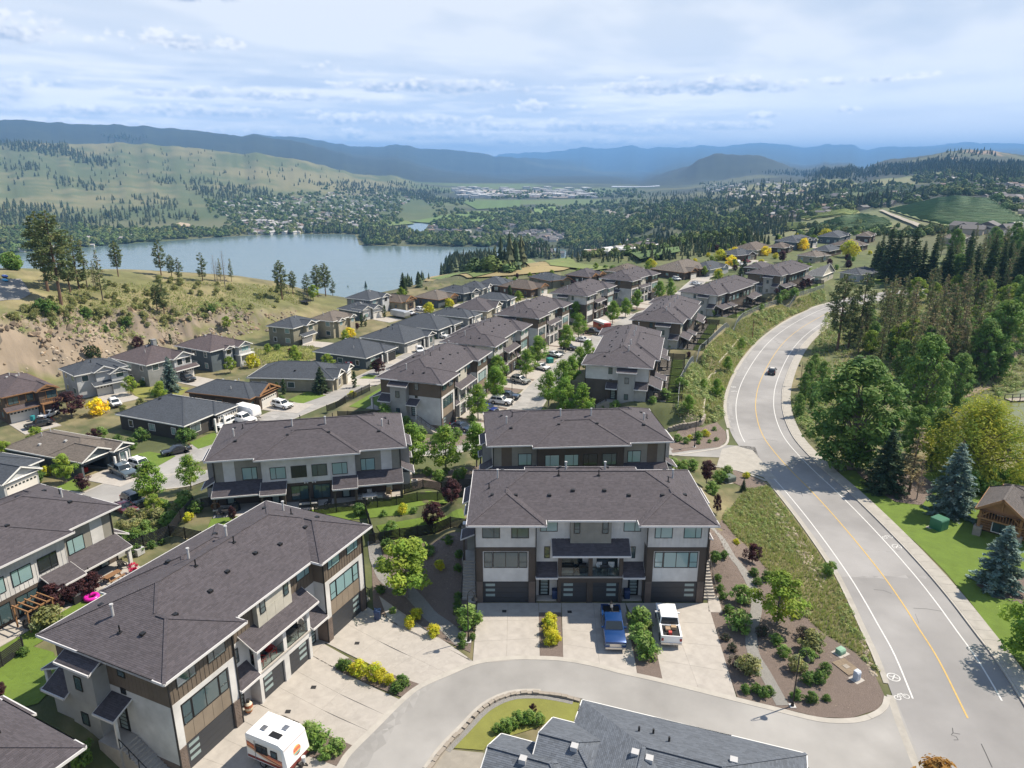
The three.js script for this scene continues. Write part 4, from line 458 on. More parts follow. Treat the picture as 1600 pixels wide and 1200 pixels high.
const HOUSES = [
  ['bungalow with weathered brown roof, blue grey walls and an open garage', [19, 695], [129, 717], [192, 695], { r: M.roofTan, w: M.slate, g: [[-.42, 7.2, .7, -.02], [.62, 4.6, 1.6, .05]], gar: [-.42, 4.9], open: 1, win: [[.62, 0, 1.7, 1.5]], door: .22 }],
  ['dark blue roofed bungalow with charcoal walls and white garage beside the parked white pickup', [180, 647], [287, 666], [370, 632], { r: M.roofBlue, w: M.lapDark, g: [[.55, 6.4, .5, 0, 'hip']], gar: [.6, 4.9], win: [[-.55, 0, 2.2, 1.5]], door: .08 }],
  ['blue roofed bungalow with timber gable over its white garage, behind the white SUV', [292, 611], [394, 622], [430, 605], { r: M.roofBlue, w: M.lapBrown, g: [[.2, 7.2, .9, 0]], gar: [.2, 4.9], timber: 1, tr: M.timber, gw: M.lapBrown, win: [[-.75, 0, 1.2, 1.3]] }],
  ['cream walled bungalow with slate blue roof and two white trimmed gables', [400, 580], [521, 592], [546, 572], { r: M.roofBlue, w: M.lapTan, g: [[-.35, 5.4, .6, .1], [.5, 5.2, 1.2, .02]], gar: [.5, 2.6], win: [[-.4, 0, 1.4, 1.4]] }],
  ['hip roofed blue bungalow with dark walls behind the purple leaved maple', [482, 551], [572, 559], [620, 542], { r: M.roofBlue, w: M.slate, g: [[.5, 6, .6, 0, 'hip']], gar: [.5, 4.6], gm: M.dark, win: [[-.5, 0, 1.8, 1.4]], door: 0 }],
  ['blue roofed grey bungalow with a white garage door and a small white gable', [550, 530], [632, 536], [682, 520], { r: M.roofBlue, w: M.lapGrey, g: [[.55, 4.4, .9, .05]], gar: [-.45, 4.9], win: [[.55, 0, 1.4, 1.4]], door: .2 }],
  ['blue hip roofed bungalow with dark garage, fourth along the left lane', [611, 507], [685, 515], [722, 502], { r: M.roofBlue, w: M.slate, g: [[.5, 5.5, .7, 0, 'hip']], gar: [.5, 4.6], gm: M.dark, door: 0 }],
  ['blue hip roofed bungalow with white garage, fifth along the left lane', [667, 492], [732, 497], [752, 489], { r: M.roofBlue, w: M.lapGrey, g: [[.3, 5.5, .6, 0, 'hip']], gar: [.3, 4.9], door: -.5 }],
  ['dark brown roofed bungalow with a pale white trimmed gable', [712, 479], [762, 487], [786, 473], { r: M.roofDark, w: M.lapTan, g: [[.2, 7, .8, .05]], gar: [.2, 4.9] }],
  ['dark roofed bungalow between the pale gabled one and the timber gabled one', [745, 464], [792, 470], [806, 463], { r: M.roofBlue, w: M.slate, g: [[.2, 6, .6, 0, 'hip']], gar: [.2, 4.6] }],
  ['tall brown house with timber gable and deck at the left edge', [-50, 601], [2, 622], [88, 603], { e: 5.6, two: 1, r: M.roofMauve, w: M.lapBrown, g: [[.7, 5.5, 1.4, 0]], gar: [-.3, 4.9], gm: M.garageWhite, timber: 1, tr: M.timber, deck: .7, win: [[-.6, 1, 1.8, 1.4], [0, 1, 1.2, 1.4], [.7, 1, 1.8, 1.6]] }],
  ['pale grey two storey house with three white gables under the rock face', [80, 579], [113, 586], [198, 571], { e: 5.4, two: 1, r: M.roofBlue, w: M.lapPale, g: [[.05, 4.5, 1.0, .1], [.55, 4.5, 1.8, -.6]], gar: [.1, 4.6], win: [[.55, 1, 1.5, 1.3], [-.6, 1, 1.2, 1.2]] }],
  ['two storey house with mauve roof and grey walls behind the blue spruce', [172, 558], [228, 570], [303, 553], { e: 5.4, two: 1, r: M.roofMauve, w: M.lapGrey, gw: M.lapPale, g: [[.45, 5.6, .9, 0]], gar: [.45, 4.9], win: [[.3, 1, 1.3, 1.3], [.65, 1, 1.3, 1.3], [-.6, 1, 1.4, 1.3]], chim: [.1, .1] }],
  ['mauve roofed house with a white framed balcony, right of the grey one', [272, 540], [328, 549], [388, 535], { e: 5.4, two: 1, r: M.roofMauve, w: M.slate, gw: M.lapPale, g: [[.62, 4.8, 1.6, -.2], [-.1, 3.2, .7, -.3]], deck: .62, win: [[-.1, 1, 1.4, 1.2], [.62, 1, 2.2, 1.6]] }],
  ['tan two storey house with blue roof and white garage beside the weedy empty lot', [415, 509], [458, 513], [500, 501], { e: 5.3, two: 1, r: M.roofBlue, w: M.lapGreen, gw: M.lapTan, g: [[.1, 4.6, 1.2, .1]], gar: [-.2, 4.6], win: [[.1, 1, 1.9, 1.3]], wmin: 10 }],
  ['two storey house with weathered tan roof and a yellow bush in front', [488, 497], [520, 502], [556, 492], { e: 5.3, two: 1, r: M.roofTan, w: M.lapTan, g: [[-.4, 3.6, .7, -.3], [.6, 3.4, .7, -.2]], win: [[-.4, 1, 1.2, 1.2], [.6, 1, 1.2, 1.2]] }],
  ['wide blue roofed two storey house at the edge of the bluff above the lake', [528, 467], [578, 470], [611, 461], { e: 5.3, two: 1, r: M.roofBlue, w: M.lapGrey, gw: M.lapPale, g: [[.4, 4.8, .8, .1]], win: [[.4, 1, 1.6, 1.3], [-.5, 1, 1.6, 1.3]] }],
  ['blue roofed house with twin white gables and white deck rail', [523, 482], [561, 488], [597, 480], { r: M.roofBlue, w: M.slate, gw: M.white, g: [[-.35, 4.4, .6, .5], [.45, 4.6, 1.2, .3]], gar: [.45, 4.0], win: [[-.4, 0, 1.3, 1.2]] }],
  ['red brown roofed house with timber gable and dark garage near the bluff', [597, 463], [628, 473], [648, 467], { r: M.roofBrown, w: M.lapTan, g: [[.1, 7, 1, .1]], gar: [.1, 3.8], gm: M.dark, timber: 1, tr: M.timber }],
  ['house with pale tan roof and blue walls beside the yellow hedge', [640, 465], [685, 469], [716, 461], { r: M.roofTan, w: M.slate, g: [[.4, 5, 1, 0]], gar: [.4, 4.2], gm: M.dark, timber: 1, tr: M.timber, gw: M.lapTan }],
  ['blue roofed house behind the pale tan roofed one', [682, 453], [725, 459], [748, 454], { r: M.roofBlue, w: M.slate, g: [[.4, 5, .8, 0]], gar: [.4, 4.2] }],
  ['small blue roofed house with white gable near the hay field', [722, 446], [754, 452], [769, 445], { r: M.roofBlue, w: M.lapGrey, gw: M.white, g: [[.2, 5, .8, 0]], gar: [.2, 4.2] }],
  ['blue roofed house left of the timber gabled brown one', [752, 440], [786, 446], [803, 438], { r: M.roofBlue, w: M.lapDark, g: [[.2, 5, .8, 0, 'hip']] }],
  ['dark brown roofed house with cream garage gable on timber posts', [772, 448], [830, 453], [856, 446], { r: M.roofBrown, w: M.lapBrown, gw: M.cream, g: [[.3, 6, 1.4, .15]], gar: [.3, 4.4], timber: 1, tr: M.timber }],
  ['broad blue roofed house with green walls below the hay field', [816, 433], [860, 440], [892, 436], { r: M.roofBlue, w: M.lapGreen, g: [[.5, 5.5, 1, 0], [-.3, 6, .6, .2, 'hip']], tr: M.timber }],
  ['dark roofed house with steep dark gables behind the lane terraces', [888, 428], [921, 434], [948, 427], { r: M.roofDark, w: M.lapDark, g: [[.3, 5.5, .9, .2], [-.4, 5, .5, .1]], gar: [.3, 4.4], tr: M.timber, timber: 1 }],
  ['grey brown roofed house peeking over the farthest lane terrace', [945, 423], [981, 427], [1007, 418], { r: M.roofBrown, w: M.lapTan, g: [[.3, 5, .8, 0, 'hip']] }],
  ['large tan roofed house with many gables and brown walls beside parked cars', [1025, 418], [1065, 428], [1121, 416], { r: M.roofTan, w: M.lapBrown, gw: M.lapBrown, g: [[-.5, 6, 1.2, .2], [.1, 5, .6, .6, 'hip'], [.55, 5.5, 1, .1]], gar: [-.5, 4.4], tr: M.timber, wmax: 26 }],
  ['blue grey roofed wing house right of the large tan roofed one', [1088, 414], [1110, 422], [1141, 415], { r: M.roofBlue, w: M.lapPale, g: [[.4, 5, .8, .1]] }],
  ['blue roofed bungalow with brick garage by the red car', [1136, 394], [1152, 400], [1185, 396], { r: M.roofBlue, w: M.lapBrown, g: [[.3, 6, .8, .1]], gar: [.3, 4.6], gm: M.lapTan, wmax: 24 }],
  ['long brown roofed house behind the brick garaged bungalow', [1142, 388], [1178, 393], [1213, 384], { r: M.roofBrown, w: M.lapTan, g: [[.4, 6, .8, .2, 'hip']], wmax: 24 }],
  ['small brown roofed house left of the blue one with white gables', [1208, 383], [1225, 388], [1241, 384], { r: M.roofBrown, w: M.lapBrown, g: [[0, 5, .8, 0]] }],
  ['blue roofed house with three white trimmed gables on the far street', [1215, 375], [1245, 379], [1279, 374], { e: 4.4, r: M.roofBlue, w: M.slate, g: [[-.6, 5, .8, .3], [0, 6, 1, .5], [.6, 5, .8, .2]], gar: [.6, 4], wmax: 26 }],
  ['tan roofed bungalow behind the dark plum tree', [1246, 398], [1275, 402], [1299, 398], { r: M.roofTan, w: M.lapTan, g: [[.4, 5, .6, 0, 'hip']] }],
  ['square blue hip roofed house with brown walls beside the yellow flowering tree', [1278, 388], [1296, 393], [1317, 388], { r: M.roofBlue, w: M.lapBrown, p: .5 }],
  ['brown hip roofed house right of the square blue one', [1306, 380], [1334, 386], [1359, 381], { r: M.roofBrown, w: M.lapBrown, g: [[.3, 6, .6, 0, 'hip']] }],
  ['blue roofed house on the far street with dark gable', [1288, 366], [1312, 371], [1331, 366], { e: 4.2, r: M.roofBlue, w: M.slate, g: [[.3, 6, .8, .1]], wmax: 26 }],
  ['brown roofed house at the far end beside the tall conifers', [1345, 365], [1358, 370], [1371, 365], { e: 4.2, r: M.roofBrown, w: M.lapBrown, g: [[0, 6, .8, 0]] }],
  ['blue grey roofed bungalow with pale walls behind the two pines', [1318, 424], [1345, 430], [1378, 424], { r: M.roofBlue, w: M.lapPale, g: [[.5, 6, .6, 0, 'hip']] }],
  ['light grey roofed cottage with cream walls behind the farthest terrace', [1268, 425], [1280, 432], [1300, 423], { r: M.roofGrey, w: M.cream, main: 'f', p: .5 }],
  ['low dark roofed house hidden behind the farthest terrace', [1165, 417], [1190, 420], [1206, 413], { r: M.roofDark, w: M.lapBrown }],
  ['tan roofed house behind the tops of the mixed wood', [1480, 368], [1500, 375], [1524, 368], { e: 4, r: M.roofTan, w: M.lapTan, g: [[.3, 5, .6, 0]] }],
  ['pale grey roofed house at the right edge beyond the wood', [1555, 366], [1580, 372], [1612, 364], { e: 4, r: M.roofGrey, w: M.lapPale, g: [[.3, 5, .6, 0]] }],
  ['pale walled house with blue roof and white garage at the left edge', [-72, 735], [-8, 747], [57, 724], { r: M.roofBlue, w: M.lapPale, g: [[-.25, 6.4, 2.6, -.1]], gar: [-.25, 4.8], win: [[.6, 0, 1.6, 1.3]] }],
];
for (const h of HOUSES) house('house', ...h);
function inPoly(P, x, y) { let c = false; for (let i = 0, j = P.length - 1; i < P.length; j = i++) if ((P[i][1] > y) !== (P[j][1] > y) && x < (P[j][0] - P[i][0]) * (y - P[i][1]) / (P[j][1] - P[i][1]) + P[i][0]) c = !c; return c; }
// ---------------------------------------------------------------- sheets laid on the ground, kerbs, walls
const G2 = (p) => { if (typeof p[0] === 'string') { const [, X, Z, ry] = LAYOUT.find((q) => q[0] === p[0]), a = ry * Math.PI / 180, c = Math.cos(a), s = Math.sin(a); return [X + p[1] * c + p[2] * s, Z - p[1] * s + p[2] * c]; } const q = at(p[0], p[1]); return [q[0], q[2]]; };
function drape(tris, off, step = 2.2) { const b = mb(); if (step < 5 && tris.length && Math.hypot(...tris[0][0]) < 85) step = Math.min(step, 1.1); const st = tris.slice(); while (st.length) { const [a, c, d] = st.pop(); const e = [[a, c], [c, d], [d, a]].map(([p, q]) => Math.hypot(p[0] - q[0], p[1] - q[1])); const m = Math.max(...e); if (m > step) { const k = e.indexOf(m), T = [a, c, d], p = T[k], q = T[(k + 1) % 3], r = T[(k + 2) % 3], h = [(p[0] + q[0]) / 2, (p[1] + q[1]) / 2]; st.push([p, h, r], [h, q, r]); } else { const V = ([x, z]) => [x, ground(x, z) + off, z]; const cr = (c[0] - a[0]) * (d[1] - a[1]) - (c[1] - a[1]) * (d[0] - a[0]); cr > 0 ? b.tri(V(a), V(d), V(c)) : b.tri(V(a), V(c), V(d)); } } return b; }
function sheetW(name, poly, off, mat, step) { const tr = THREE.ShapeUtils.triangulateShape(poly.map((p) => new THREE.Vector2(...p)), []).map((t) => t.map((i) => poly[i])); const m = drape(tr, off, step).build(name, mat, null); return tag(m, null, null, null, 'structure'); }
const sheet = (name, px, off, mat, step) => sheetW(name, px.map(G2), off, mat, step);
function smooth(pts, n = 4) { const out = []; for (let i = 0; i < pts.length - 1; i++) { const a = pts[Math.max(0, i - 1)], b = pts[i], c = pts[i + 1], d = pts[Math.min(pts.length - 1, i + 2)]; for (let k = 0; k < n; k++) { const t = k / n, t2 = t * t, t3 = t2 * t; out.push([0, 1].map((j) => .5 * (2 * b[j] + (c[j] - a[j]) * t + (2 * a[j] - 5 * b[j] + 4 * c[j] - d[j]) * t2 + (3 * b[j] - a[j] - 3 * c[j] + d[j]) * t3))); } } out.push(pts[pts.length - 1]); return out; }
function along(pts) { let s = 0; return pts.map((p, i) => { if (i) s += Math.hypot(p[0] - pts[i - 1][0], p[1] - pts[i - 1][1]); const a = pts[Math.max(0, i - 1)], b = pts[Math.min(pts.length - 1, i + 1)], l = Math.hypot(b[0] - a[0], b[1] - a[1]) || 1; return { p, s, t: [(b[0] - a[0]) / l, (b[1] - a[1]) / l], n: [-(b[1] - a[1]) / l, (b[0] - a[0]) / l] }; }); }
// strip between two offsets from a line (positive is to the right when looking along it)
function strip(name, pts, o0, o1, off, mat, from = 0, to = 1e9, kind = 'structure') { const A = along(pts), tr = []; const f = (o, q) => typeof o === 'function' ? o(q.s) : o; for (let i = 0; i < A.length - 1; i++) { if (A[i].s < from || A[i + 1].s > to) continue; const P = (q, o) => [q.p[0] + q.n[0] * f(o, q), q.p[1] + q.n[1] * f(o, q)]; const a = P(A[i], o0), b = P(A[i], o1), c = P(A[i + 1], o1), d = P(A[i + 1], o0); tr.push([a, b, c], [a, c, d]); } return tag(drape(tr, off, 2.5).build(name, mat, null), null, null, null, kind); }
// raised kerb or low wall along a line of plan points
function kerbLine(name, pts, w, h, mat, low = .15) { const b = mb(), A = along(pts); for (let i = 0; i < A.length - 1; i++) { const q = A[i], r = A[i + 1]; const P = (k, o, y) => [k.p[0] + k.n[0] * o, ground(k.p[0], k.p[1]) + y, k.p[1] + k.n[1] * o]; const a0 = P(q, -w / 2, -low), a1 = P(q, -w / 2, h), a2 = P(q, w / 2, h), a3 = P(q, w / 2, -low), c0 = P(r, -w / 2, -low), c1 = P(r, -w / 2, h), c2 = P(r, w / 2, h), c3 = P(r, w / 2, -low); b.quad(a1, a2, c2, c1).quad(a0, a1, c1, c0).quad(a2, a3, c3, c2); } return b.build(name, mat, null, 'structure'); }
function slabs(parent, q, nu, nv, off, mat, gap = .007, name = 'slab') { const L = (a, b, t) => [lerp(a[0], b[0], t), lerp(a[1], b[1], t)]; for (let i = 0; i < nu; i++) for (let j = 0; j < nv; j++) { const P = (u, v) => L(L(q[0], q[1], u), L(q[3], q[2], u), v); const du = gap / Math.max(.5, Math.hypot(q[1][0] - q[0][0], q[1][1] - q[0][1])), dv = gap / Math.max(.5, Math.hypot(q[3][0] - q[0][0], q[3][1] - q[0][1])); const c = [P(i / nu + du, j / nv + dv), P((i + 1) / nu - du, j / nv + dv), P((i + 1) / nu - du, (j + 1) / nv - dv), P(i / nu + du, (j + 1) / nv - dv)]; const b = drape([[c[0], c[1], c[2]], [c[0], c[2], c[3]]], off, 3); for (let k = 0; k < 4; k++) { const A = c[k], B = c[(k + 1) % 4], y = ground(A[0], A[1]), y2 = ground(B[0], B[1]); b.quad([A[0], y - .05, A[1]], [B[0], y2 - .05, B[1]], [B[0], y2 + off, B[1]], [A[0], y + off, A[1]]); } b.build(name, mat, parent); } }
function base(name) { const g = new THREE.Group(); g.name = numbered(name); scene.add(g); g.userData.kind = 'structure'; return g; }


const mulchT = tex(512, (u, v) => { const n = .35 + .55 * rnd() * (.5 + tfbm(u, v, 40, 3)) + .1 * tfbm(u, v, 8, 4); return [n, n * .97, n * .95]; }, false);
const lawnT = tex(512, (u, v) => { const n = .55 + .28 * tfbm(u, v, 6, 6) + .26 * (rnd() - .3); return [n, n, n * .9]; }, false);
Object.assign(M, { mulch: S([.29, .235, .205], { map: rep(mulchT, 3.1), bumpMap: rep(mulchT, 3.1), bumpScale: .05, roughness: 1 }), lawn: S([.17, .265, .035], { map: rep(lawnT, 4.3), bumpMap: rep(lawnT, 2), bumpScale: .03, roughness: 1 }), lawnDry: S([.30, .31, .08], { map: rep(lawnT, 4.3), bumpMap: rep(lawnT, 2), bumpScale: .03, roughness: 1 }), gravel: S([.40, .40, .385], { map: rep(mulchT, 2.2), bumpMap: rep(mulchT, 2.2), bumpScale: .03, roughness: 1 }), dirt: S([.36, .29, .21], { map: rep(mulchT, 4), roughness: 1 }), paver: S([.36, .33, .28], { map: rep(grainT, 3) }), rock: S([.36, .31, .26], { map: rep(patchT, 1.5), bumpMap: rep(patchT, .7), bumpScale: .05 }) });

// ---- the main road: centre line on the ground
const ROADPX = [[1512, 1123], [1467, 1033], [1433, 979], [1392, 917], [1350, 862], [1308, 812], [1267, 767], [1237, 737], [1207, 703], [1190.6, 678], [1182, 650], [1181, 625], [1187.5, 597], [1205, 562], [1225, 535], [1250, 514], [1275, 499], [1305, 484.5], [1345, 472], [1400, 462], [1470, 456], [1560, 452]];
const ROAD = smooth([[29, -14], [33.5, -31], [36.5, -43], ...ROADPX.map(G2)], 5);
const RA = along(ROAD);
const sOf = (z) => { let b = RA[0]; for (const q of RA) if (Math.abs(q.p[1] - z) < Math.abs(b.p[1] - z)) b = q; return b.s; };
const leftEdge = (s) => -line([[0, 5.4], [sOf(-58), 5.4], [sOf(-70), 4.9], [sOf(-100), 4.8], [sOf(-133), 5.9], [sOf(-176), 6.6], [sOf(-240), 7]], s);
strip('road', ROAD, (s) => leftEdge(s) + .02, 5.08, .05, M.asphalt);
strip('gutter', ROAD, (s) => leftEdge(s) - .35, (s) => leftEdge(s) + .35, .058, M.walk, sOf(-124));
strip('gutter', ROAD, (s) => leftEdge(s) - .35, (s) => leftEdge(s) + .15, .058, M.walk, sOf(-52), sOf(-100));
strip('yellow_line', ROAD, -.07, .07, .062, M.yellow, sOf(-48.5));
strip('edge_line', ROAD, 3.48, 3.62, .062, M.paint, sOf(-51.5));
strip('edge_line', ROAD, -3.85, -3.71, .062, M.paint, sOf(-49.5), sOf(-99));
strip('edge_line', ROAD, -3.9, -3.76, .062, M.paint, sOf(-117));
// sidewalk slabs and kerb on the right
{ const w = base('sidewalk'); const P = (q, o) => [q.p[0] + q.n[0] * o, q.p[1] + q.n[1] * o]; let last = 0; const at_ = (s) => { let i = 1; while (i < RA.length - 1 && RA[i].s < s) i++; const a = RA[i - 1], b = RA[i], t = clamp((s - a.s) / (b.s - a.s)); const n = [lerp(a.n[0], b.n[0], t), lerp(a.n[1], b.n[1], t)]; return { p: [lerp(a.p[0], b.p[0], t), lerp(a.p[1], b.p[1], t)], n }; };
  for (let s = 2; s < sOf(-240); s += 1.6) { const a = at_(s), b = at_(s + 1.6); slabs(w, [P(a, 5.32), P(a, 6.95), P(b, 6.95), P(b, 5.32)], 1, 1, .18, M.walk, .012); }
  const kp = RA.filter((q) => q.s < sOf(-240) + 20).map((q) => P(q, 5.2)); kerbLine('kerb', kp, .2, .19, M.kerb); }
// painted bicycle and diamond marks on the bicycle lanes
function paintMarks(px, ang) { const [x, z] = G2(px), y = ground(x, z) + .068, b = mb(), c = Math.cos(ang), s = Math.sin(ang); const L = (u, v) => [x + u * c + v * s, y, z - u * s + v * c]; const seg = (u0, v0, u1, v1, w) => { const l = Math.hypot(u1 - u0, v1 - v0), nx = -(v1 - v0) / l * w / 2, nz = (u1 - u0) / l * w / 2; b.quad(L(u0 + nx, v0 + nz), L(u1 + nx, v1 + nz), L(u1 - nx, v1 - nz), L(u0 - nx, v0 - nz)); }; const ring = (u, v, r, w) => { for (let i = 0; i < 14; i++) seg(u + Math.cos(i / 14 * 6.283) * r, v + Math.sin(i / 14 * 6.283) * r, u + Math.cos((i + 1) / 14 * 6.283) * r, v + Math.sin((i + 1) / 14 * 6.283) * r, w); };
  return { ring, seg, done: (n) => { const m = b.build(n, M.paint, null, 'structure'); for (let i = 1; i < m.geometry.attributes.normal.array.length; i += 3) { m.geometry.attributes.normal.array[i - 1] = 0; m.geometry.attributes.normal.array[i] = 1; m.geometry.attributes.normal.array[i + 1] = 0; } return m; } }; }
for (const [p, q] of [[[1396, 1059], [1409, 1090]], [[1401, 855], [1387, 840]], [[1146, 605], [1147, 612]]]) { const k = paintMarks(p, .2); k.ring(0, 0, .52, .1); k.seg(-.3, -.25, .3, .25, .1); k.seg(-.3, .25, .3, -.25, .1); k.done('lane_mark'); const m = paintMarks(q, .2); m.ring(-.42, 0, .26, .08); m.ring(.42, 0, .26, .08); m.seg(-.42, 0, -.1, -.4, .08); m.seg(-.1, -.4, .25, -.3, .08); m.seg(.42, 0, .2, -.45, .08); m.seg(-.1, -.4, 0, 0, .08); m.done('lane_mark'); }
// cracks sealed with tar
{ const crack = (pts, w = .06) => { const b = mb(), Q = pts.map(G2), A = along(Q); for (let i = 0; i < A.length - 1; i++) { const q = A[i], r = A[i + 1], P = (k, o) => { const x = k.p[0] + k.n[0] * o, z = k.p[1] + k.n[1] * o; return [x, ground(x, z) + .057, z]; }; b.quad(P(q, -w / 2), P(q, w / 2), P(r, w / 2), P(r, -w / 2)); } b.build('road_crack', S([.06, .06, .06]), null, 'structure'); };
  crack([[1488, 1138], [1489, 1146], [1486, 1149], [1494, 1152], [1497, 1157], [1490, 1157]]); crack([[1489, 1146], [1500, 1148]]); crack([[1533, 1163], [1541, 1180], [1550, 1200]], .07); crack([[1365, 922], [1380, 923], [1393, 928]], .05); crack([[1427, 951], [1448, 952], [1472, 956]], .05); crack([[1229, 765], [1242, 767], [1253, 770], [1268, 774]], .05); crack([[1251, 768], [1254, 776]], .05); crack([[1168, 688], [1190, 686], [1215, 690]], .06); crack([[1398, 1140], [1410, 1170]], .03); crack([[1430, 960], [1436, 975]], .02); }

// ---- the crescent before the middle terrace
const OUTPX = [[500, 1240], [530, 1201], [545, 1178], [584, 1139], [626, 1097], [656, 1073.5], [702, 1053], [744, 1036], [797, 1029], [845, 1029], [880, 1031], [924, 1038.5], [972, 1051], [1033, 1064.5], [1151, 1094], [1212, 1109], [1279, 1125], [1329, 1127], [1358, 1121]];
const OUT = smooth(OUTPX.map(G2), 4), INN = smooth([[640, 1240], [664, 1202], [688, 1169], [718, 1138], [753, 1103], [792, 1084], [832, 1080], [871, 1084], [915, 1094], [985, 1113], [1100, 1146], [1256, 1188]].map(G2), 3);
const roadLeft = RA.filter((q) => q.s > sOf(-32) && q.s < sOf(-51)).map((q) => [q.p[0] - q.n[0] * 5.2, q.p[1] - q.n[1] * 5.2]);
sheetW('crescent_street', [...OUT, ...roadLeft.slice().reverse(), [24, -31], ...INN.slice().reverse()], .06, M.asphaltOld);
{ const P = [[1391, 1087], [1405, 1130], [1429, 1191], [1440, 1215]].map(G2); strip('gutter', smooth(P, 3), -.3, .3, .064, M.walk); }
kerbLine('kerb', OUT, .55, .085, M.kerb); kerbLine('kerb', INN.slice(3, 20), .35, .12, M.kerb);
kerbLine('kerb', smooth([[1358, 1121], [1374, 1113], [1383, 1103], [1386, 1090]].map(G2), 4), .5, .1, M.kerb);
kerbLine('kerb', RA.filter((q) => q.s > sOf(-52) && q.s < sOf(-98)).map((q) => [q.p[0] + q.n[0] * (leftEdge(q.s) - .38), q.p[1] + q.n[1] * (leftEdge(q.s) - .38)]), .16, .1, M.kerb);

// ---- driveways of the middle terrace and of the lower left one
function driveway(name, px, nu, nv, mat = M.concrete) { const d = base(name); slabs(d, px.map(G2), nu, nv, .07, mat); return d; }
driveway('driveway', [[746, 943], [841.5, 943], [843.6, 1029], [738.5, 1038]], 2, 3); driveway('driveway', [[842, 943], [877, 943], [877, 957.5], [841.8, 957.5]], 2, 1); driveway('driveway', [[877.4, 943], [977, 943], [996, 1056], [880, 1031]], 2, 4);
driveway('driveway', [[977.5, 943], [1106, 943], [1151.5, 1094], [1035, 1065]], 2, 4); driveway('walkway', [[1106.5, 932], [1122, 932], [1129, 958], [1106.5, 957]], 1, 2); driveway('walkway', [[727, 905], [743, 905], [745, 942.5], [731, 942.5]], 1, 3);
driveway('driveway', [['L', 14.2, 6.2], [607, 971], [742, 1036], [740, 1037]], 1, 1); driveway('driveway', [['L', 12.1, 5.9], [741, 1037], [657, 1073], ['L', 5.5, 5.9]], 3, 2); driveway('driveway', [['L', 3.5, 5.9], [627, 1095], [552, 1171], ['L', -3.5, 5.9]], 2, 3); driveway('driveway', [['L', 5.45, 5.2], [546, 1029], [523, 1046], ['L', 3.55, 5.2]], 1, 1); driveway('driveway', [['L', -5.5, 5.9], [484, 1182], [450, 1260], ['L', -12, 5.9]], 2, 3); driveway('driveway', [['L', -3.55, 5.2], [484, 1136], [482, 1180], ['L', -5.45, 5.2]], 1, 1);
driveway('driveway', [[484, 1182], [528, 1199], [505, 1250], [450, 1255]], 1, 1);
for (const p of [[[788, 956], .5], [[890, 957], .5], [[558, 1006], .5], [[490, 1075], .45], [[450, 1113], .5]]) { const [x, z] = G2(p[0]), y = ground(x, z) + .072; const b = mb().box(x - .22, x + .22, y, y + .02, z - .2, z + .2); tag(b.build('drain_grate', M.dark, null), 'dark square drain grate set in the concrete driveway', 'drain', 'drain grates in the driveways'); }
// planting strips, beds, paths, lawns
sheet('planting_bed', [[841.8, 958], [876.5, 958], [880, 1028], [843.8, 1027]], .075, M.mulch); sheet('planting_bed', [[977, 958], [1007, 958], [1017, 976], [1035, 1062], [996, 1054]], .078, M.mulch);
sheet('planting_bed', [[545, 1029], [656, 1070], [627.7, 1090], [523, 1047]], .078, M.mulch); sheet('planting_bed', [[484, 1136], [551, 1166], [527, 1198], [480, 1182]], .079, M.mulch);
sheet('planting_bed', [[580, 848], [720, 832], [745, 836], [745, 942], [735, 1020], [699, 1004], [606, 970], [583, 950]], .05, M.mulch);
sheet('planting_bed', [[1106, 826], [1128, 812], [1165, 852], [1200, 893], [1235, 945], [1285, 990], [1335, 1020], [1362, 1045], [1383, 1090], [1372, 1109], [1329, 1123], [1279, 1121], [1212, 1105], [1152, 1090], [1106, 958]], .05, M.mulch);
strip('gravel_path', smooth([[584, 845], [591, 882], [606, 908], [637, 924], [656, 943], [672, 962], [698, 981], [722, 1004]].map(G2), 4), -.75, .75, .07, M.gravel);
strip('gravel_path', smooth([[1106, 815], [1137, 858], [1158, 887], [1175, 917], [1182, 950], [1174, 987], [1177, 1021], [1196, 1054], [1223, 1103]].map(G2), 4), -.55, .55, .07, M.gravel);
sheet('lawn', [[689.6, 1168], [718, 1141], [753, 1107], [792, 1091], [836, 1090], [905, 1099], [899, 1130], [867, 1124], [838, 1138], [799, 1150], [762, 1165], [755, 1173]], .06, M.lawnDry); sheet('driveway', [[690, 1171], [756, 1177], [750, 1240], [640, 1240]], .06, M.paver);
strip('gravel_border', INN.slice(6, 24), .15, .95, .07, M.gravel);
{ const A = along(INN.slice(3, 25)), b = base('stone_border'); for (let i = 0; i < 30; i++) { const q = A[Math.floor(i / 30 * (A.length - 1))], r = A[Math.min(A.length - 1, Math.floor(i / 30 * (A.length - 1)) + 1)], t = (i / 30 * (A.length - 1)) % 1; const x = lerp(q.p[0], r.p[0], t) + q.n[0] * .35, z = lerp(q.p[1], r.p[1], t) + q.n[1] * .35; const m = mesh('stone', once('blk' + (i % 3), () => mb().box(-.24 - .03 * (i % 3), .26, 0, .2, -.16, .16).geo()), M.stoneLight, b); m.position.set(x, ground(x, z) + .04, z); m.rotation.y = Math.atan2(-q.t[1], q.t[0]) + rr(-.1, .1); m.scale.y = rr(.8, 1.4); } }
// right hand lawns and bark beds
sheet('lawn', [[1305, 738], [1330, 735], [1400, 752], [1470, 735], [1560, 740], [1640, 770], [1660, 1120], [1612, 1058], [1560, 1000], [1518, 944], [1476, 893], [1434, 851], [1372, 797], [1320, 749]], .055, M.lawn);
sheet('bark_bed', [[1338, 738], [1368, 733], [1440, 742], [1465, 762], [1440, 790], [1400, 785], [1365, 765]], .085, M.mulch); sheet('bark_bed', [[1525, 915], [1545, 895], [1600, 900], [1640, 925], [1600, 945], [1555, 935]], .085, M.mulch);
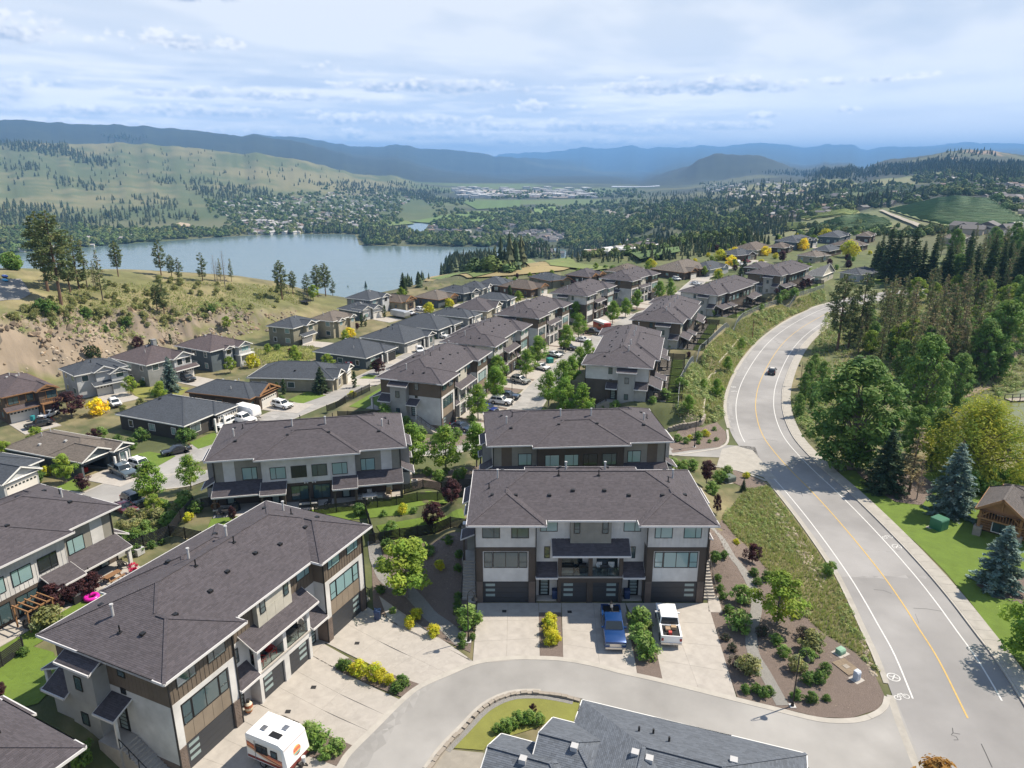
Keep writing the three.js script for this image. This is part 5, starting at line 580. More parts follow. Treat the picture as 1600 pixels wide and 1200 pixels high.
// back lawns and patios in each terrace's own frame
function yard(k, x0, x1, z0, z1, mat = M.lawn) { const [, X, Z, ry] = LAYOUT.find((q) => q[0] === k), a = ry * Math.PI / 180, c = Math.cos(a), s = Math.sin(a); return sheetW('lawn', [[x0, z0], [x1, z0], [x1, z1], [x0, z1]].map(([u, v]) => [X + u * c + v * s, Z - u * s + v * c]), .07, mat); }
yard('B2', -13, 12, -9.5, -13.2); yard('L', -14, 14, -9.6, -13.6); yard('LL', -12.5, 12.5, -9.5, -12.2); yard('C', -12, 12, -9.5, -11.6); yard('B3', -12, 12, -9.5, -11); yard('T1', -12, 8, -9.5, -13); yard('R1', -16, 16, -9.5, -12); yard('R2', -16, 16, -9.5, -12); yard('R3', -16, 16, -9.5, -12); yard('R4', -16, 16, -9.5, -12);
sheet('lawn', [[588, 822], [722, 795], [727, 812], [600, 842]], .075, M.lawn); sheet('lawn', [[512, 800], [690, 772], [700, 786], [560, 812]], .075, M.lawn); sheet('lawn', [[-20, 1048], [40, 1008], [84, 1020], [100, 1060], [60, 1100], [-20, 1120]], .08, M.lawn);
sheet('lawn', [[205, 712], [232, 706], [275, 713], [245, 730], [215, 722]], .07, M.lawn); sheet('lawn', [[296, 692], [335, 675], [345, 690], [310, 702]], .07, M.lawn); sheet('lawn', [[575, 628], [598, 612], [640, 606], [650, 622], [600, 640]], .08, M.lawn); sheet('lawn', [[545, 600], [575, 585], [600, 590], [560, 604]], .07, M.lawn); sheet('lawn', [[450, 625], [480, 612], [510, 618], [470, 632]], .07, M.lawn); sheet('lawn', [[88, 762], [118, 748], [140, 762], [112, 776]], .07, M.lawn);
sheet('yard_weeds', [[400, 548], [440, 540], [484, 545], [500, 556], [470, 566], [410, 564]], .05, M.lawnDry); sheet('lawn', [[203, 610], [240, 600], [296, 606], [280, 622], [215, 622]], .06, M.lawnDry); sheet('lawn', [[1355, 437], [1378, 431], [1400, 437], [1375, 445]], .08, M.lawn);

// ---- side streets
const LEFT = smooth([[60, 829], [130, 790], [215, 750], [290, 715], [400, 667], [470, 637], [530, 613], [590, 586], [660, 550], [720, 520], [765, 498], [800, 482], [840, 468]].map(G2), 4); strip('left_street', LEFT, -3.6, 3.6, .05, M.asphaltOld); strip('gutter', LEFT, -3.95, -3.5, .06, M.walk); strip('gutter', LEFT, 3.5, 3.95, .06, M.walk);
const LANE = smooth([[-56, -101], [-40, -104.5], [-24, -109], [-10, -114], [-2, -120], ...[['T1', -6], ['T1', 4], ['T2', -9], ['T2', 6], ['T3', -9], ['T3', 6], ['T4', -9], ['T4', 6], ['T5', -9], ['T5', 6]].map(([k, u]) => G2([k, u, 16.6])), ...[[1110, 426], [1180, 408]].map(G2)], 4); strip('lane', LANE, -3.1, 3.1, .055, M.asphaltOld); strip('gutter', LANE, -3.5, -3.05, .065, M.kerb); strip('gutter', LANE, 3.05, 3.5, .065, M.kerb);
const CROSS = smooth([[-6, -118], [4, -116], [16, -114], [28, -113], [36, -112], [41, -111]], 3); strip('cross_street', CROSS, -3.4, 3.4, .05, M.asphaltOld); sheet('street_apron', [[1128, 702], [1150, 697], [1176, 704], [1216, 752], [1196, 747], [1165, 738], [1120, 728]], .06, M.walk); kerbLine('kerb', smooth([[1050, 712], [1100, 705], [1125, 700], [1137, 690], [1136, 672]].map(G2), 3), .4, .1, M.kerb);
kerbLine('kerb', smooth([[1110, 728], [1150, 735], [1180, 745], [1197, 752]].map(G2), 3), .4, .1, M.kerb);
sheet('planting_bed', [[1044, 690], [1060, 673], [1098, 668], [1120, 660], [1134, 675], [1135, 690], [1124, 699], [1080, 704], [1050, 708]], .06, M.mulch); sheet('planting_bed', [[1128, 730], [1150, 736], [1180, 747], [1200, 757], [1180, 770], [1140, 752]], .06, M.mulch); sheet('planting_bed', [[640, 745], [700, 735], [760, 728], [760, 760], [700, 770], [645, 765]], .07, M.mulch);
sheet('planting_bed', [[652, 690], [690, 676], [716, 684], [735, 680], [745, 690], [700, 700], [665, 705]], .07, M.mulch);
// parking aprons of the lane terraces, driveways of the houses
for (const k of ['T1', 'T2', 'T3', 'T4', 'T5']) { const [, X, Z, ry] = LAYOUT.find((q) => q[0] === k), a = ry * Math.PI / 180, c = Math.cos(a), s = Math.sin(a); const W = (u, v) => [X + u * c + v * s, Z - u * s + v * c]; const d = base('driveway'); for (const [u0, u1] of [[-11.9, -4.8], [-3.6, 3.6], [4.8, 11.9]]) slabs(d, [W(u0, 6.2), W(u1, 6.2), W(u1, 13.5), W(u0, 13.5)], 2, 2, .075, M.concrete); for (const [u0, u1] of [[-4.75, -3.65], [3.65, 4.75], [-16, -12], [12, 14]]) sheetW('planting_bed', [W(u0, 6.4), W(u1, 6.4), W(u1, 13.2), W(u0, 13.2)], .07, M.mulch); }
for (const o of scene.children.slice()) { const L = o.userData.lot; if (!L) continue; delete o.userData.lot; const gd = o.children.find((c) => c.name === 'garage_door' || c.name === 'garage_floor'); if (!gd) continue; if (gd.name === 'garage_floor') { gd.geometry.computeBoundingBox(); const B = gd.geometry.boundingBox; gd.userData.g = [(B.min.x + B.max.x) / 2, B.max.z]; } const q = L.q, c = Math.cos(q.ry), s = Math.sin(q.ry), W = (u, v) => [q.x + u * c + v * s, q.z - u * s + v * c]; const [gx, gz] = gd.userData.g || [gd.position.x, gd.position.z]; delete gd.userData.g; const d = base('driveway'); slabs(d, [W(gx - 2.9, gz), W(gx + 2.9, gz), W(gx + 3.1, gz + 8.5), W(gx - 3.1, gz + 8.5)], 2, 2, .08, M.concrete); }
// low walls of stacked blocks below the fence
{ const wallOf = (name, label, pts, h, n, mat) => { const Q = smooth(pts.map(G2), 6), A = along(Q), t = thing(name, label, 'wall', [0, 0, 0]); const L = A[A.length - 1].s; for (let row = 0; row < n; row++) { let s = (row % 2) * .3; while (s < L - .2) { const w = rr(.55, .9); let i = 1; while (i < A.length - 1 && A[i].s < s) i++; const a = A[i - 1], b = A[i], tt = clamp((s - a.s) / (b.s - a.s || 1)); const x = lerp(a.p[0], b.p[0], tt), z = lerp(a.p[1], b.p[1], tt); const m = mesh('block', once('wb' + (Math.round(w * 5)), () => mb().box(0, Math.round(w * 5) / 5 - .02, 0, h / n - .02, -.18, .18).geo()), mat, t); m.position.set(x, ground(x, z) + row * h / n, z); m.rotation.y = Math.atan2(-a.t[1], a.t[0]); s += w; } } return t; };
  wallOf('retaining_wall', 'curved tan block wall behind the planted corner by the side street', [[1042, 676], [1058, 671], [1077, 668], [1094, 664], [1101, 655]], 1.0, 4, M.stoneLight);
  wallOf('stone_edging', 'line of pale flat stones winding up the weedy slope above the road', [[1101, 655], [1099, 641], [1101, 625], [1102, 608], [1108, 590], [1121, 573], [1142, 545], [1153, 531]], .4, 1, S([.52, .47, .38], { map: rep(patchT, 2) })); }
// fences
const fenceGeo = new Map();
function fence(label, pts, h, o = {}) { const P = pts.map((p) => Array.isArray(p) && p[2] === 'w' ? [p[0], p[1]] : G2(p)); const t = thing(o.name || 'slat_fence', label, 'fence', [0, 0, 0]); const b = mb(), posts = []; for (let i = 0; i < P.length - 1; i++) { const a = P[i], c = P[i + 1], L = Math.hypot(c[0] - a[0], c[1] - a[1]), n = Math.max(1, Math.round(L / 2.4)); for (let k = 0; k < n; k++) { const q = (t_) => { const x = lerp(a[0], c[0], t_), z = lerp(a[1], c[1], t_); return [x, ground(x, z), z]; }; const A = q(k / n), B = q((k + 1) / n); const m = mesh('post', once('fp' + h, () => mb().cbox(0, -.3, 0, .11, h + .38, .11).geo()), o.m || M.black, t); m.position.set(...A); if (k === n - 1 && i === P.length - 2) { const m2 = mesh('post', once('fp' + h, () => 0), o.m || M.black, t); m2.position.set(...B); } if (o.mesh) { b.bar([A[0], A[1] + h, A[2]], [B[0], B[1] + h, B[2]], .05).bar([A[0], A[1] + .1, A[2]], [B[0], B[1] + .1, B[2]], .04); for (let j = 1; j < 14; j++) { const X = lerp(A[0], B[0], j / 14), Z = lerp(A[2], B[2], j / 14), Y = lerp(A[1], B[1], j / 14); b.bar([X, Y + .1, Z], [X, Y + h, Z], .022); } } else { const ns = o.n || 8; for (let j = 0; j < ns; j++) { const y = .1 + (h - .1) * (j + .5) / ns; b.bar([A[0], A[1] + y, A[2]], [B[0], B[1] + y, B[2]], .035, (h - .1) / ns * .74); } } } } b.build('slat', o.m || M.black, t, 'stuff'); return t; }
fence('black slat fence below the left patios, running under the picnic table terrace', [[182, 872], [225, 855], [266, 838]], 1.5); fence('short black slat fence at the corner of the left lawn', [[266, 838], [290, 842], [316, 848]], 1.5); fence('black slat fence running from the left lawn corner toward the street', [[266, 838], [283, 815], [303, 793]], 1.5);
fence('grey slat fence along the left edge lawn behind the brown terrace', [[-25, 1064], [5, 1042], [38, 1018]], 1.5, { m: M.dark });
fence('long black slat fence along the lawn behind the left middle terrace', [[492, 806], [560, 797], [620, 790], [684, 783], [740, 775]], 1.35); fence('black slat fence above the gravel path and the mulch bed', [[578, 852], [625, 843], [680, 835], [729, 828]], 1.5); fence('black cross fence joining the two lawn fences', [[571, 800], [577, 818], [586, 848]], 1.3);
fence('black privacy fence between the two middle patios of the left middle terrace', [[484, 786], [487, 802]], 1.9); fence('black privacy fence left of the covered chairs', [[414, 790], [418, 806]], 1.9);
fence('black fence and gate behind the end wall of the first lane terrace', [[511, 644], [540, 630], [578, 611]], 1.5); fence('black fence below the side steps of the first lane terrace', [[528, 652], [560, 652], [598, 650]], 1.2); fence('dark fence with white edge at the pergola by the left patios', [[20, 950], [45, 962], [72, 975]], 1.5);
fence('dark fence beside the left middle terrace and its shrubs', [[316, 795], [338, 790]], 1.4); fence('black fence right of the left middle terrace patio', [[632, 772], [690, 768], [745, 762]], 1.4);
fence('grey wire fence along the top of the weedy slope', [[1059, 640], [1060, 622], [1063, 597], [1076, 572], [1093, 549], [1110, 534], [1132, 513], [1160, 496], [1183, 485], [1212, 475], [1263, 458], [1287, 450]], 1.4, { name: 'wire_fence', m: S([.42, .43, .43]), mesh: 1 });
for (const [k, n] of [['R1', 5], ['R2', 5], ['R3', 5], ['R4', 4]]) { const [, X, Z, ry] = LAYOUT.find((q) => q[0] === k), a = ry * Math.PI / 180, c = Math.cos(a), s = Math.sin(a), W = (u, v) => [X + u * c + v * s, Z - u * s + v * c, 'w']; for (let i = 0; i <= n; i++) { const u = -15.5 + 31 * i / n; const f = fence('black yard fence behind a terrace of the row above the road', [W(u, -7), W(u, -12.4)], 1.7, { n: 6 }); f.userData.group = 'yard fences behind the row above the road'; } }
// ---------------------------------------------------------------- trees and shrubs
const leafM = (o = {}) => new THREE.MeshPhysicalMaterial({ color: 0xffffff, vertexColors: true, roughness: .75, transmission: .5, thickness: 0, specularIntensity: .25, ...o });
const LEAF = leafM(), NEEDLE = leafM({ transmission: .35 }), BARK = S([.16, .12, .09], { map: rep(grainT, .8), vertexColors: false }), BARKG = S([.24, .21, .19], { map: rep(grainT, .8) });
const vary = (c, k) => { const a = (1 + rr(-k, k)), b = 1 + rr(-k, k) * .5; return [c[0] * a * b, c[1] * a, c[2] * a / b]; };
const LB = 1.5;
function leaf(b, p, n, s, asp, c0) { // a pointed leaf or clump: two faces folded a little
  const c = [c0[0] * LB, c0[1] * LB, c0[2] * LB];
  const N = n, t = new THREE.Vector3(rr(-1, 1), rr(-1, 1), rr(-1, 1)).cross(N).normalize(), u = new THREE.Vector3().crossVectors(N, t); b.col = c; const P = (i, j, k = 0) => [p.x + t.x * i + u.x * j + N.x * k, p.y + t.y * i + u.y * j + N.y * k, p.z + t.z * i + u.z * j + N.z * k];
  const A = P(-s, 0), B = P(0, s * asp, s * .2), C = P(s, 0), D = P(0, -s * asp, s * .2); b.tri(A, B, C).tri(A, C, D); }
const rv = () => { let v; do v = new THREE.Vector3(rr(-1, 1), rr(-1, 1), rr(-1, 1)); while (v.lengthSq() > 1 || v.lengthSq() < .01); return v; };
// crown of clumps: an ellipsoid (or a cone-like profile) filled with leafy clumps that leave gaps
function crown(o) { const b = mb(); const { h, r, y0 = 0, clumps = 26, per = 90, leafS = .16, col, mix, prof } = o; const list = [];
  for (let i = 0; i < clumps; i++) { const v = (i + .5) / clumps, y = y0 + h * (prof ? v : Math.pow(v, .9)); const pr = prof ? prof(v) : Math.sqrt(Math.max(0.05, 1 - Math.pow(2 * v - 1 + .12, 2))); const a = i * 2.399 + rr(-.4, .4), q = r * pr * (rnd() < .3 ? rr(.15, .5) : rr(.62, 1)); list.push([new THREE.Vector3(Math.cos(a) * q, y, Math.sin(a) * q), r * (o.cs || .36) * rr(.7, 1.2)]); }
  for (const [c, cr] of list) { const tone = vary(mix && rnd() < (o.mixP || .3) ? mix : col, .18); for (let k = 0; k < per; k++) { const d = rv().normalize().multiplyScalar(Math.pow(rnd(), .4)); const p = c.clone().add(new THREE.Vector3(d.x * cr, d.y * cr * (o.flat || .75), d.z * cr)); if (o.droop) p.y -= rnd() * o.droop; const n = d.clone().add(new THREE.Vector3(.15, .6, 0)).add(rv().multiplyScalar(.55)).normalize(); leaf(b, p, n, leafS * rr(.7, 1.25), o.asp || .55, vary(tone, .13)); } }
  return { geo: b.geo(), tips: list.map((q) => q[0]) }; }
function treeProto(name, o) { const g = new THREE.Group(); g.name = name; const c = crown(o); mesh('crown', c.geo, o.mat || LEAF, g); const t = mb(), th = o.y0 + o.h * .35, tr = o.tr || .12; t.tube([[0, -.3, 0], [.03, th * .5, .02], [0, th, 0], [.04, o.y0 + o.h * .75, .03]], [tr * 1.3, tr, tr * .7, tr * .25], 7); const tips = c.tips.filter((_, i) => i % 2 === 0); for (const p of tips) t.tube([[0, Math.max(o.y0 * .8, p.y * .45), 0], [p.x * .5, p.y * .8, p.z * .5], [p.x, p.y, p.z]], [tr * .4, tr * .22, tr * .08], 4); mesh('trunk', t.geo(), o.bark || BARKG, g); return g; }
function coniferProto(name, o) { const g = new THREE.Group(); g.name = name; const b = mb(), t = mb(), H = o.h; t.tube([[0, -.3, 0], [rr(-.1, .1), H * .4, rr(-.1, .1)], [rr(-.1, .1), H * .75, 0], [0, H, 0]], [o.tr * 1.2, o.tr * .85, o.tr * .45, .03], 7);
  const n = o.whorls; for (let i = 0; i < n; i++) { const v = i / (n - 1), y = lerp(o.y0, H * .985, Math.pow(v, .92)); const R = o.prof(v) * o.r; const k = Math.max(3, Math.round(o.arms * (1 - v * .5))); for (let j = 0; j < k; j++) { if (o.gap && rnd() < o.gap) continue; const a = j / k * 6.283 + i * 1.3 + rr(-.35, .35), L = R * rr(.65, 1.12); if (L < .12) continue; const dy = L * (o.slope + rr(-.12, .12)); const tip = [Math.cos(a) * L, y + dy, Math.sin(a) * L]; if (L > .5) t.tube([[0, y, 0], [tip[0] * .6, y + dy * .35, tip[2] * .6], tip], [o.tr * .16, o.tr * .1, .012], 4);
      const m = Math.max(2, Math.round(L * o.dens)), tone = vary(o.mix && rnd() < (o.mixP || .2) ? o.mix : o.col, .16); for (let q = 0; q < m; q++) { const u = o.inner + (1 - o.inner) * Math.pow(rnd(), .8), w = (o.spread || .3) * (L * .3 + .25); const p = new THREE.Vector3(tip[0] * u + rr(-w, w), lerp(y, tip[1], u) + rr(-w, w) * (o.vs || .6) , tip[2] * u + rr(-w, w)); const nn = new THREE.Vector3(rr(-.6, .6), 1, rr(-.6, .6)).add(rv().multiplyScalar(o.rough || .6)).normalize(); leaf(b, p, nn, o.leafS * rr(.7, 1.3), o.asp || .4, vary(tone, .14)); } } }
  mesh('crown', b.geo(), NEEDLE, g); mesh('trunk', t.geo(), o.bark || BARK, g); return g; }
const PR = {};
const three = (n, f) => PR[n] = [0, 1, 2].map(f);
three('maple', (i) => treeProto('maple_tree', { y0: 1.5, h: 4.6, r: 1.95, clumps: 34 + i * 4, per: 85, leafS: .16, col: [.125, .215, .03], mix: [.18, .27, .04], prof: (v) => Math.sin(Math.PI * Math.pow(v * .92 + .06, .72)) * .95 + .08, tr: .09 }));
three('lime', (i) => treeProto('young_tree', { y0: 1.2, h: 3.6, r: 1.7, clumps: 30, per: 85, leafS: .15, col: [.155, .225, .03], mix: [.22, .28, .04], tr: .07 }));
three('plum', () => treeProto('plum_tree', { y0: .7, h: 2.3, r: 1.25, clumps: 26, per: 80, leafS: .12, col: [.045, .018, .022], mix: [.075, .028, .03], tr: .06 }));
three('copper', () => treeProto('copper_tree', { y0: .7, h: 2.3, r: 1.25, clumps: 26, per: 80, leafS: .12, col: [.26, .14, .03], mix: [.30, .21, .05], tr: .06 }));
three('big', (i) => treeProto('cottonwood_tree', { y0: 1.5, h: 14, r: 5.6, clumps: 110, per: 75, leafS: .34, cs: .24, col: [.09, .16, .04], mix: [.125, .2, .05], prof: (v) => Math.pow(Math.sin(Math.PI * (v * .86 + .1)), .6) * .95, tr: .3 }));
three('poplar', (i) => treeProto('leafy_tree', { y0: 1, h: 15, r: 3.7, clumps: 90, per: 70, leafS: .3, cs: .3, col: [.115, .19, .045], mix: [.15, .24, .06], prof: (v) => Math.pow(Math.sin(Math.PI * (v * .8 + .14)), .8), tr: .25 }));
PR.willow = [treeProto('willow_tree', { y0: 1, h: 9.5, r: 6.4, clumps: 120, per: 90, leafS: .3, asp: .28, cs: .22, flat: 1.3, droop: 2.2, col: [.27, .29, .045], mix: [.21, .26, .045], tr: .35 })];
three('pine', (i) => coniferProto('pine_tree', { h: 16, y0: 4.5 - i, r: 3.1, whorls: 22, arms: 6, gap: .18 + .08 * i, slope: .12, inner: .35, dens: 15, spread: .42, vs: .8, leafS: .32, asp: .4, rough: 1, col: [.095, .125, .052], mix: [.13, .15, .06], prof: (v) => Math.pow(Math.sin(Math.PI * (v * .78 + .2)), .8) * .9 + .1, tr: .24, bark: S([.19, .115, .075], { map: rep(grainT, .8) }) }));
three('thin', (i) => coniferProto('thin_pine_tree', { h: 15, y0: 3.5, r: 2.0, whorls: 22, arms: 5, gap: .3 + .1 * i, slope: .05, inner: .3, dens: 13, spread: .5, vs: .8, leafS: .3, asp: .42, rough: 1, col: i === 2 ? [.155, .135, .080] : [.13, .155, .062], mix: [.20, .175, .095], mixP: .22 + i * .2, prof: (v) => (1 - v) * .8 + .25, tr: .16 }));
three('spruce', (i) => coniferProto('spruce_tree', { h: 8, y0: .5, r: 2.2, whorls: 22, arms: 10, slope: -.16, inner: .2, dens: 30, spread: .3, vs: .4, leafS: .2, asp: .42, rough: .5, col: i === 0 ? [.105, .155, .130] : i === 1 ? [.05, .08, .04] : [.04, .07, .035], mix: i === 0 ? [.18, .24, .215] : [.07, .1, .05], mixP: .35, prof: (v) => Math.pow(1 - v, .85) + .03, tr: .13 }));
three('fir', (i) => coniferProto('fir_tree', { h: 17, y0: 1, r: 3.2, whorls: 30, arms: 9, slope: -.1, inner: .25, dens: 17, spread: .4, vs: .5, leafS: .36, asp: .42, rough: .7, gap: .08, col: [.058, .092, .038], mix: [.08, .115, .048], prof: (v) => Math.pow(1 - v, .8) * (1 - .25 * i * v) + .04, tr: .22 }));
three('dead', (i) => coniferProto('dead_tree', { h: 10, y0: 2, r: 1.6, whorls: 18, arms: 5, slope: .25, inner: .3, dens: i === 1 ? 9 : .8, spread: .4, leafS: .16, col: [.12, .085, .06], prof: (v) => 1 - v * .8, tr: .11, bark: BARKG }));
const shrubProto = (name, col, mix, o = {}) => { const g = new THREE.Group(); g.name = name; const c = crown({ y0: .12, h: .95, r: .62, clumps: 20, per: 48, leafS: .085, cs: .42, col, mix, ...o }); mesh('foliage', c.geo, LEAF, g); const t = mb(); for (const p of c.tips.filter((_, i) => i % 4 === 0)) t.tube([[0, -.1, 0], [p.x * .6, p.y * .6, p.z * .6]], [.03, .015], 4); mesh('stem', t.geo(), BARK, g); return g; };
three('green', () => shrubProto('green_shrub', [.075, .135, .03], [.11, .18, .04])); three('gold', () => shrubProto('golden_shrub', [.40, .39, .03], [.30, .34, .03], { flat: .8 })); three('lush', () => shrubProto('leafy_shrub', [.13, .215, .045], [.2, .27, .08])); three('darkbush', () => shrubProto('dark_shrub', [.045, .055, .032], [.075, .06, .045], { per: 30 })); three('olive', () => shrubProto('olive_shrub', [.19, .21, .08], [.24, .25, .12])); three('orange', () => shrubProto('flowering_shrub', [.60, .50, .03], [.50, .45, .04]));
three('column', () => shrubProto('columnar_shrub', [.04, .075, .025], [.06, .1, .03], { h: 2.6, r: .42, clumps: 30 }));
for (const k in PR) for (const p of PR[k]) { p.removeFromParent(); p.userData.proto = 1; }
let turnN = 0;
function grow(kind, label, px, size, o = {}) { // size: metres high (trees) or metres wide (shrubs)
  const v = PR[kind][o.v ?? (turnN % PR[kind].length)]; turnN++; const p = o.w ? [px[0], ground(px[0], px[1]), px[1]] : at(...px); const c = v.clone(); delete c.userData.proto; c.userData = {}; c.name = numbered(o.name || v.name); const box = v.userData.box ||= (() => { const b = new THREE.Box3().setFromObject(v); return [b.max.y, (b.max.x - b.min.x + b.max.z - b.min.z) / 2]; })(); const shrub = v.children[0].name === 'foliage'; const s = size / (shrub && !o.tall ? box[1] : box[0]); c.scale.set(s * (o.fat || 1), s * (o.thin || 1), s * (o.fat || 1)); c.position.set(p[0], p[1] - .03, p[2]); c.rotation.y = turnN * 2.4; scene.add(c); return tag(c, label, o.cat || (shrub ? 'shrub' : 'tree'), o.group); }
const ORD = ['first', 'second', 'third', 'fourth', 'fifth', 'sixth', 'seventh', 'eighth', 'ninth', 'tenth', 'eleventh', 'twelfth', 'thirteenth', 'fourteenth', 'fifteenth', 'sixteenth', 'seventeenth', 'eighteenth', 'nineteenth', 'twentieth', 'twenty first', 'twenty second', 'twenty third', 'twenty fourth', 'twenty fifth', 'twenty sixth', 'twenty seventh', 'twenty eighth', 'twenty ninth', 'thirtieth'];
function labelRow(objs, desc, by = 'x') { const k = objs.map((o) => { const p = pxOf(o.position.x, o.position.y, o.position.z); return [by === 'x' ? p[0] : -p[1], o]; }).sort((a, b) => a[0] - b[0]); k.forEach(([, o], i) => { o.userData.label = `${desc}, ${k.length === 1 ? '' : i === 0 ? (by === 'x' ? 'leftmost' : 'nearest') : i === k.length - 1 ? (by === 'x' ? 'rightmost' : 'farthest') : ORD[i] + (by === 'x' ? ' from the left' : ' from the camera')}`.replace(/, $/, ''); }); return objs; }
// rows of alike plants: kind, description, group, list of [x, y, size], order
const SZ = { maple: 1.24, lush: 1.2, green: 1.2, gold: 1.15, olive: 1.2, plum: 1.15, orange: 1.1 };
const row = (kind, desc, group, list, by, o = {}) => labelRow(list.map((q) => grow(kind, desc, [q[0], q[1]], q[2] * (SZ[kind] || 1), { group: list.length > 1 ? group : undefined, ...o, ...(q[3] || {}) })), desc, by);
const G_ = (n) => n;
row('maple', 'light green street tree left of the tree lined lane', 'street trees left of the lane', [[747, 656, 6], [774, 628, 6.4], [777, 606, 6.4], [822, 592, 6], [840, 573, 6.6], [884, 550, 6.4], [904, 528, 6.2], [899, 505, 6], [957, 506, 6.4], [977, 496, 5.6], [995, 484, 6], [1030, 468, 6], [1047, 466, 5.6]], 'y');
row('maple', 'light green street tree right of the tree lined lane', 'street trees right of the lane', [[857, 635, 6.2], [882, 651, 6.6], [879, 613, 6], [909, 655, 6], [893, 600, 5.4], [905, 582, 5.2], [918, 566, 5]], 'y');
row('maple', 'light green tree between the two rear facing terraces', 'trees between the two rear facing terraces', [[646, 737, 6.6], [697, 740, 6.6], [745, 730, 6.2]], 'x');
row('maple', 'bright green street tree on the near side of the left street', 'trees along the left street', [[238, 787, 5.6], [299, 764, 4.6]], 'x'); grow('lime', 'bright green young tree beside the weathered brown roofed bungalow', [104, 754], 5); grow('lime', 'yellow green tree in front of the left terrace roof, by the black car', [243, 806], 3.4);
grow('lime', 'lime green round tree standing in the mulch bed beside the gravel path', [637, 934], 7.2, { fat: 1.3, v: 1 }); grow('lime', 'yellow green tree beside the right hand gravel path', [1213, 977], 6.2, { v: 0, fat: 1.12 });
row('plum', 'dark purple leaved tree on the lawn beyond the black fence', 'purple trees on the fenced lawns', [[677, 825, 3.2], [706, 787, 3.1]], 'x'); grow('plum', 'small dark purple tree beside the right hand gravel path', [1175, 880], 2.6); grow('plum', 'dark purple tree at the back right corner of the middle terraces', [1104, 752, 0], 3.3); grow('plum', 'narrow dark purple tree right of the middle terrace roof', [1120, 803], 2.9, { fat: .5 });
row('plum', 'dark purple shrub tree at the left patio edge', 'purple shrub trees by the left patios', [[88, 955, 2.8], [112, 942, 2.2], [130, 934, 2.1], [148, 926, 2.2]], 'x'); grow('plum', 'narrow dark purple tree on the lawn corner below the left middle terrace', [364, 815], 2.2, { fat: .55 }); grow('plum', 'large dark purple tree in front of the tall brown house', [112, 652], 5.6, { fat: 1.25 }); grow('plum', 'drooping dark purple tree at the corner of the open garage driveway', [130, 768], 3); grow('plum', 'maroon tree at the foot of the rock face', [217, 548], 4); grow('plum', 'purple maple before the hip roofed blue bungalow', [592, 585], 4.2, { fat: 1.1 }); grow('plum', 'dark purple round tree on the far street among yellow shrubs', [1222, 410], 6); grow('plum', 'small dark purple bush at the bottom left edge', [3, 1088], 1.4); grow('plum', 'dark red small shrub standing in the island lawn flower bed', [832, 1117], 1.2, { fat: .7 });
row('gold', 'golden round shrub in the strip left of the blue pickup', 'golden shrubs in the driveway strip', [[859, 974, 1.5], [859, 989, 1.5], [862, 1005, 1.55]], 'y'); row('gold', 'golden round shrub in the mulch corner below the gravel path', 'golden shrubs in the mulch corner', [[650.7, 966, 1.45], [640, 979, 1.25], [677.5, 993, 1.25]], 'x'); row('gold', 'golden round shrub in the diagonal strip between the lower left driveways', 'golden shrubs in the diagonal strip', [[560.6, 1053, 1.8], [587.5, 1063, 1.75], [610, 1069, 1]], 'x');
row('green', 'small green shrub in the diagonal strip between the lower left driveways', 'green shrubs in the diagonal strip', [[541, 1047, 1.2], [533, 1043, .9], [628, 1074, 1.2], [620, 1081, 1.1]], 'x'); row('lush', 'leafy green shrub beside the camper trailer', 'shrubs beside the camper trailer', [[495, 1166, 2], [526, 1175, 1.3], [511, 1185, 1.3], [483, 1150, 1.4]], 'x');
row('lush', 'large leafy shrub between the two pickups', 'large shrubs between the pickups', [[999, 979, 2.2], [1000, 1003, 2.2], [1009, 1026, 2.3]], 'y'); grow('lush', 'wide leafy shrub behind the lamp post left of the middle driveways', [732, 980], 3);
row('lush', 'big round leafy shrub left of the right hand gravel path', 'big round shrubs by the gravel path', [[1158, 941, 2.3], [1154, 985, 2.4]], 'y');
row('green', 'small green shrub right of the middle terrace steps', 'small green shrubs right of the middle terrace', [[1117, 876, 1.2], [1131, 871, 1], [1129, 936, .9], [1137, 958, 1], [1121, 907, .9], [1125, 924, .9], [1177, 900, 1], [1183, 914, 1], [1198, 907, 1.2]], 'y'); row('darkbush', 'dark twiggy shrub in the bed along the right driveway edge', 'dark shrubs along the right driveway', [[1133, 1001, 1.1], [1144, 1018, 1.2], [1150, 1041, 1.4], [1190, 994, 1.5]], 'y'); row('green', 'tight green shrub at the foot of the right hand gravel path', 'tight shrubs at the foot of the path', [[1165, 1082, .9], [1181, 1081, .9], [1192, 1089, 1], [1202, 1084, .9]], 'x');
row('lush', 'lime green shrub right of the gravel path', 'lime shrubs right of the gravel path', [[1212, 1006, 1.2], [1224, 1025, 1.2], [1260, 1032, 1.5]], 'x'); row('olive', 'wide olive shrub on the bank near the right lamp post', 'olive shrubs near the right lamp post', [[1267, 1016, 2.3], [1244, 1047, 1.7], [1169, 1054, 2]], 'x'); row('green', 'round green shrub below the bank right of the lamp post', 'round shrubs right of the lamp post', [[1279, 1067, 1.3], [1260, 1067, 1.1], [1289, 1050, 1.1], [1244, 1092, 1], [1267, 1097, 1], [1291, 1095, .7]], 'x'); row('darkbush', 'dark shrub on the bank behind the yellow green tree', 'dark shrubs on the bank', [[1256, 998, 1.6], [1246, 966, 1.2]], 'x'); grow('lush', 'tall bright weed at the edge of the road bank', [1296, 900], 1.9, { v: 1, thin: 1.3 }); grow('gold', 'golden shrub by the top of the right hand gravel path', [1150, 851], 1);
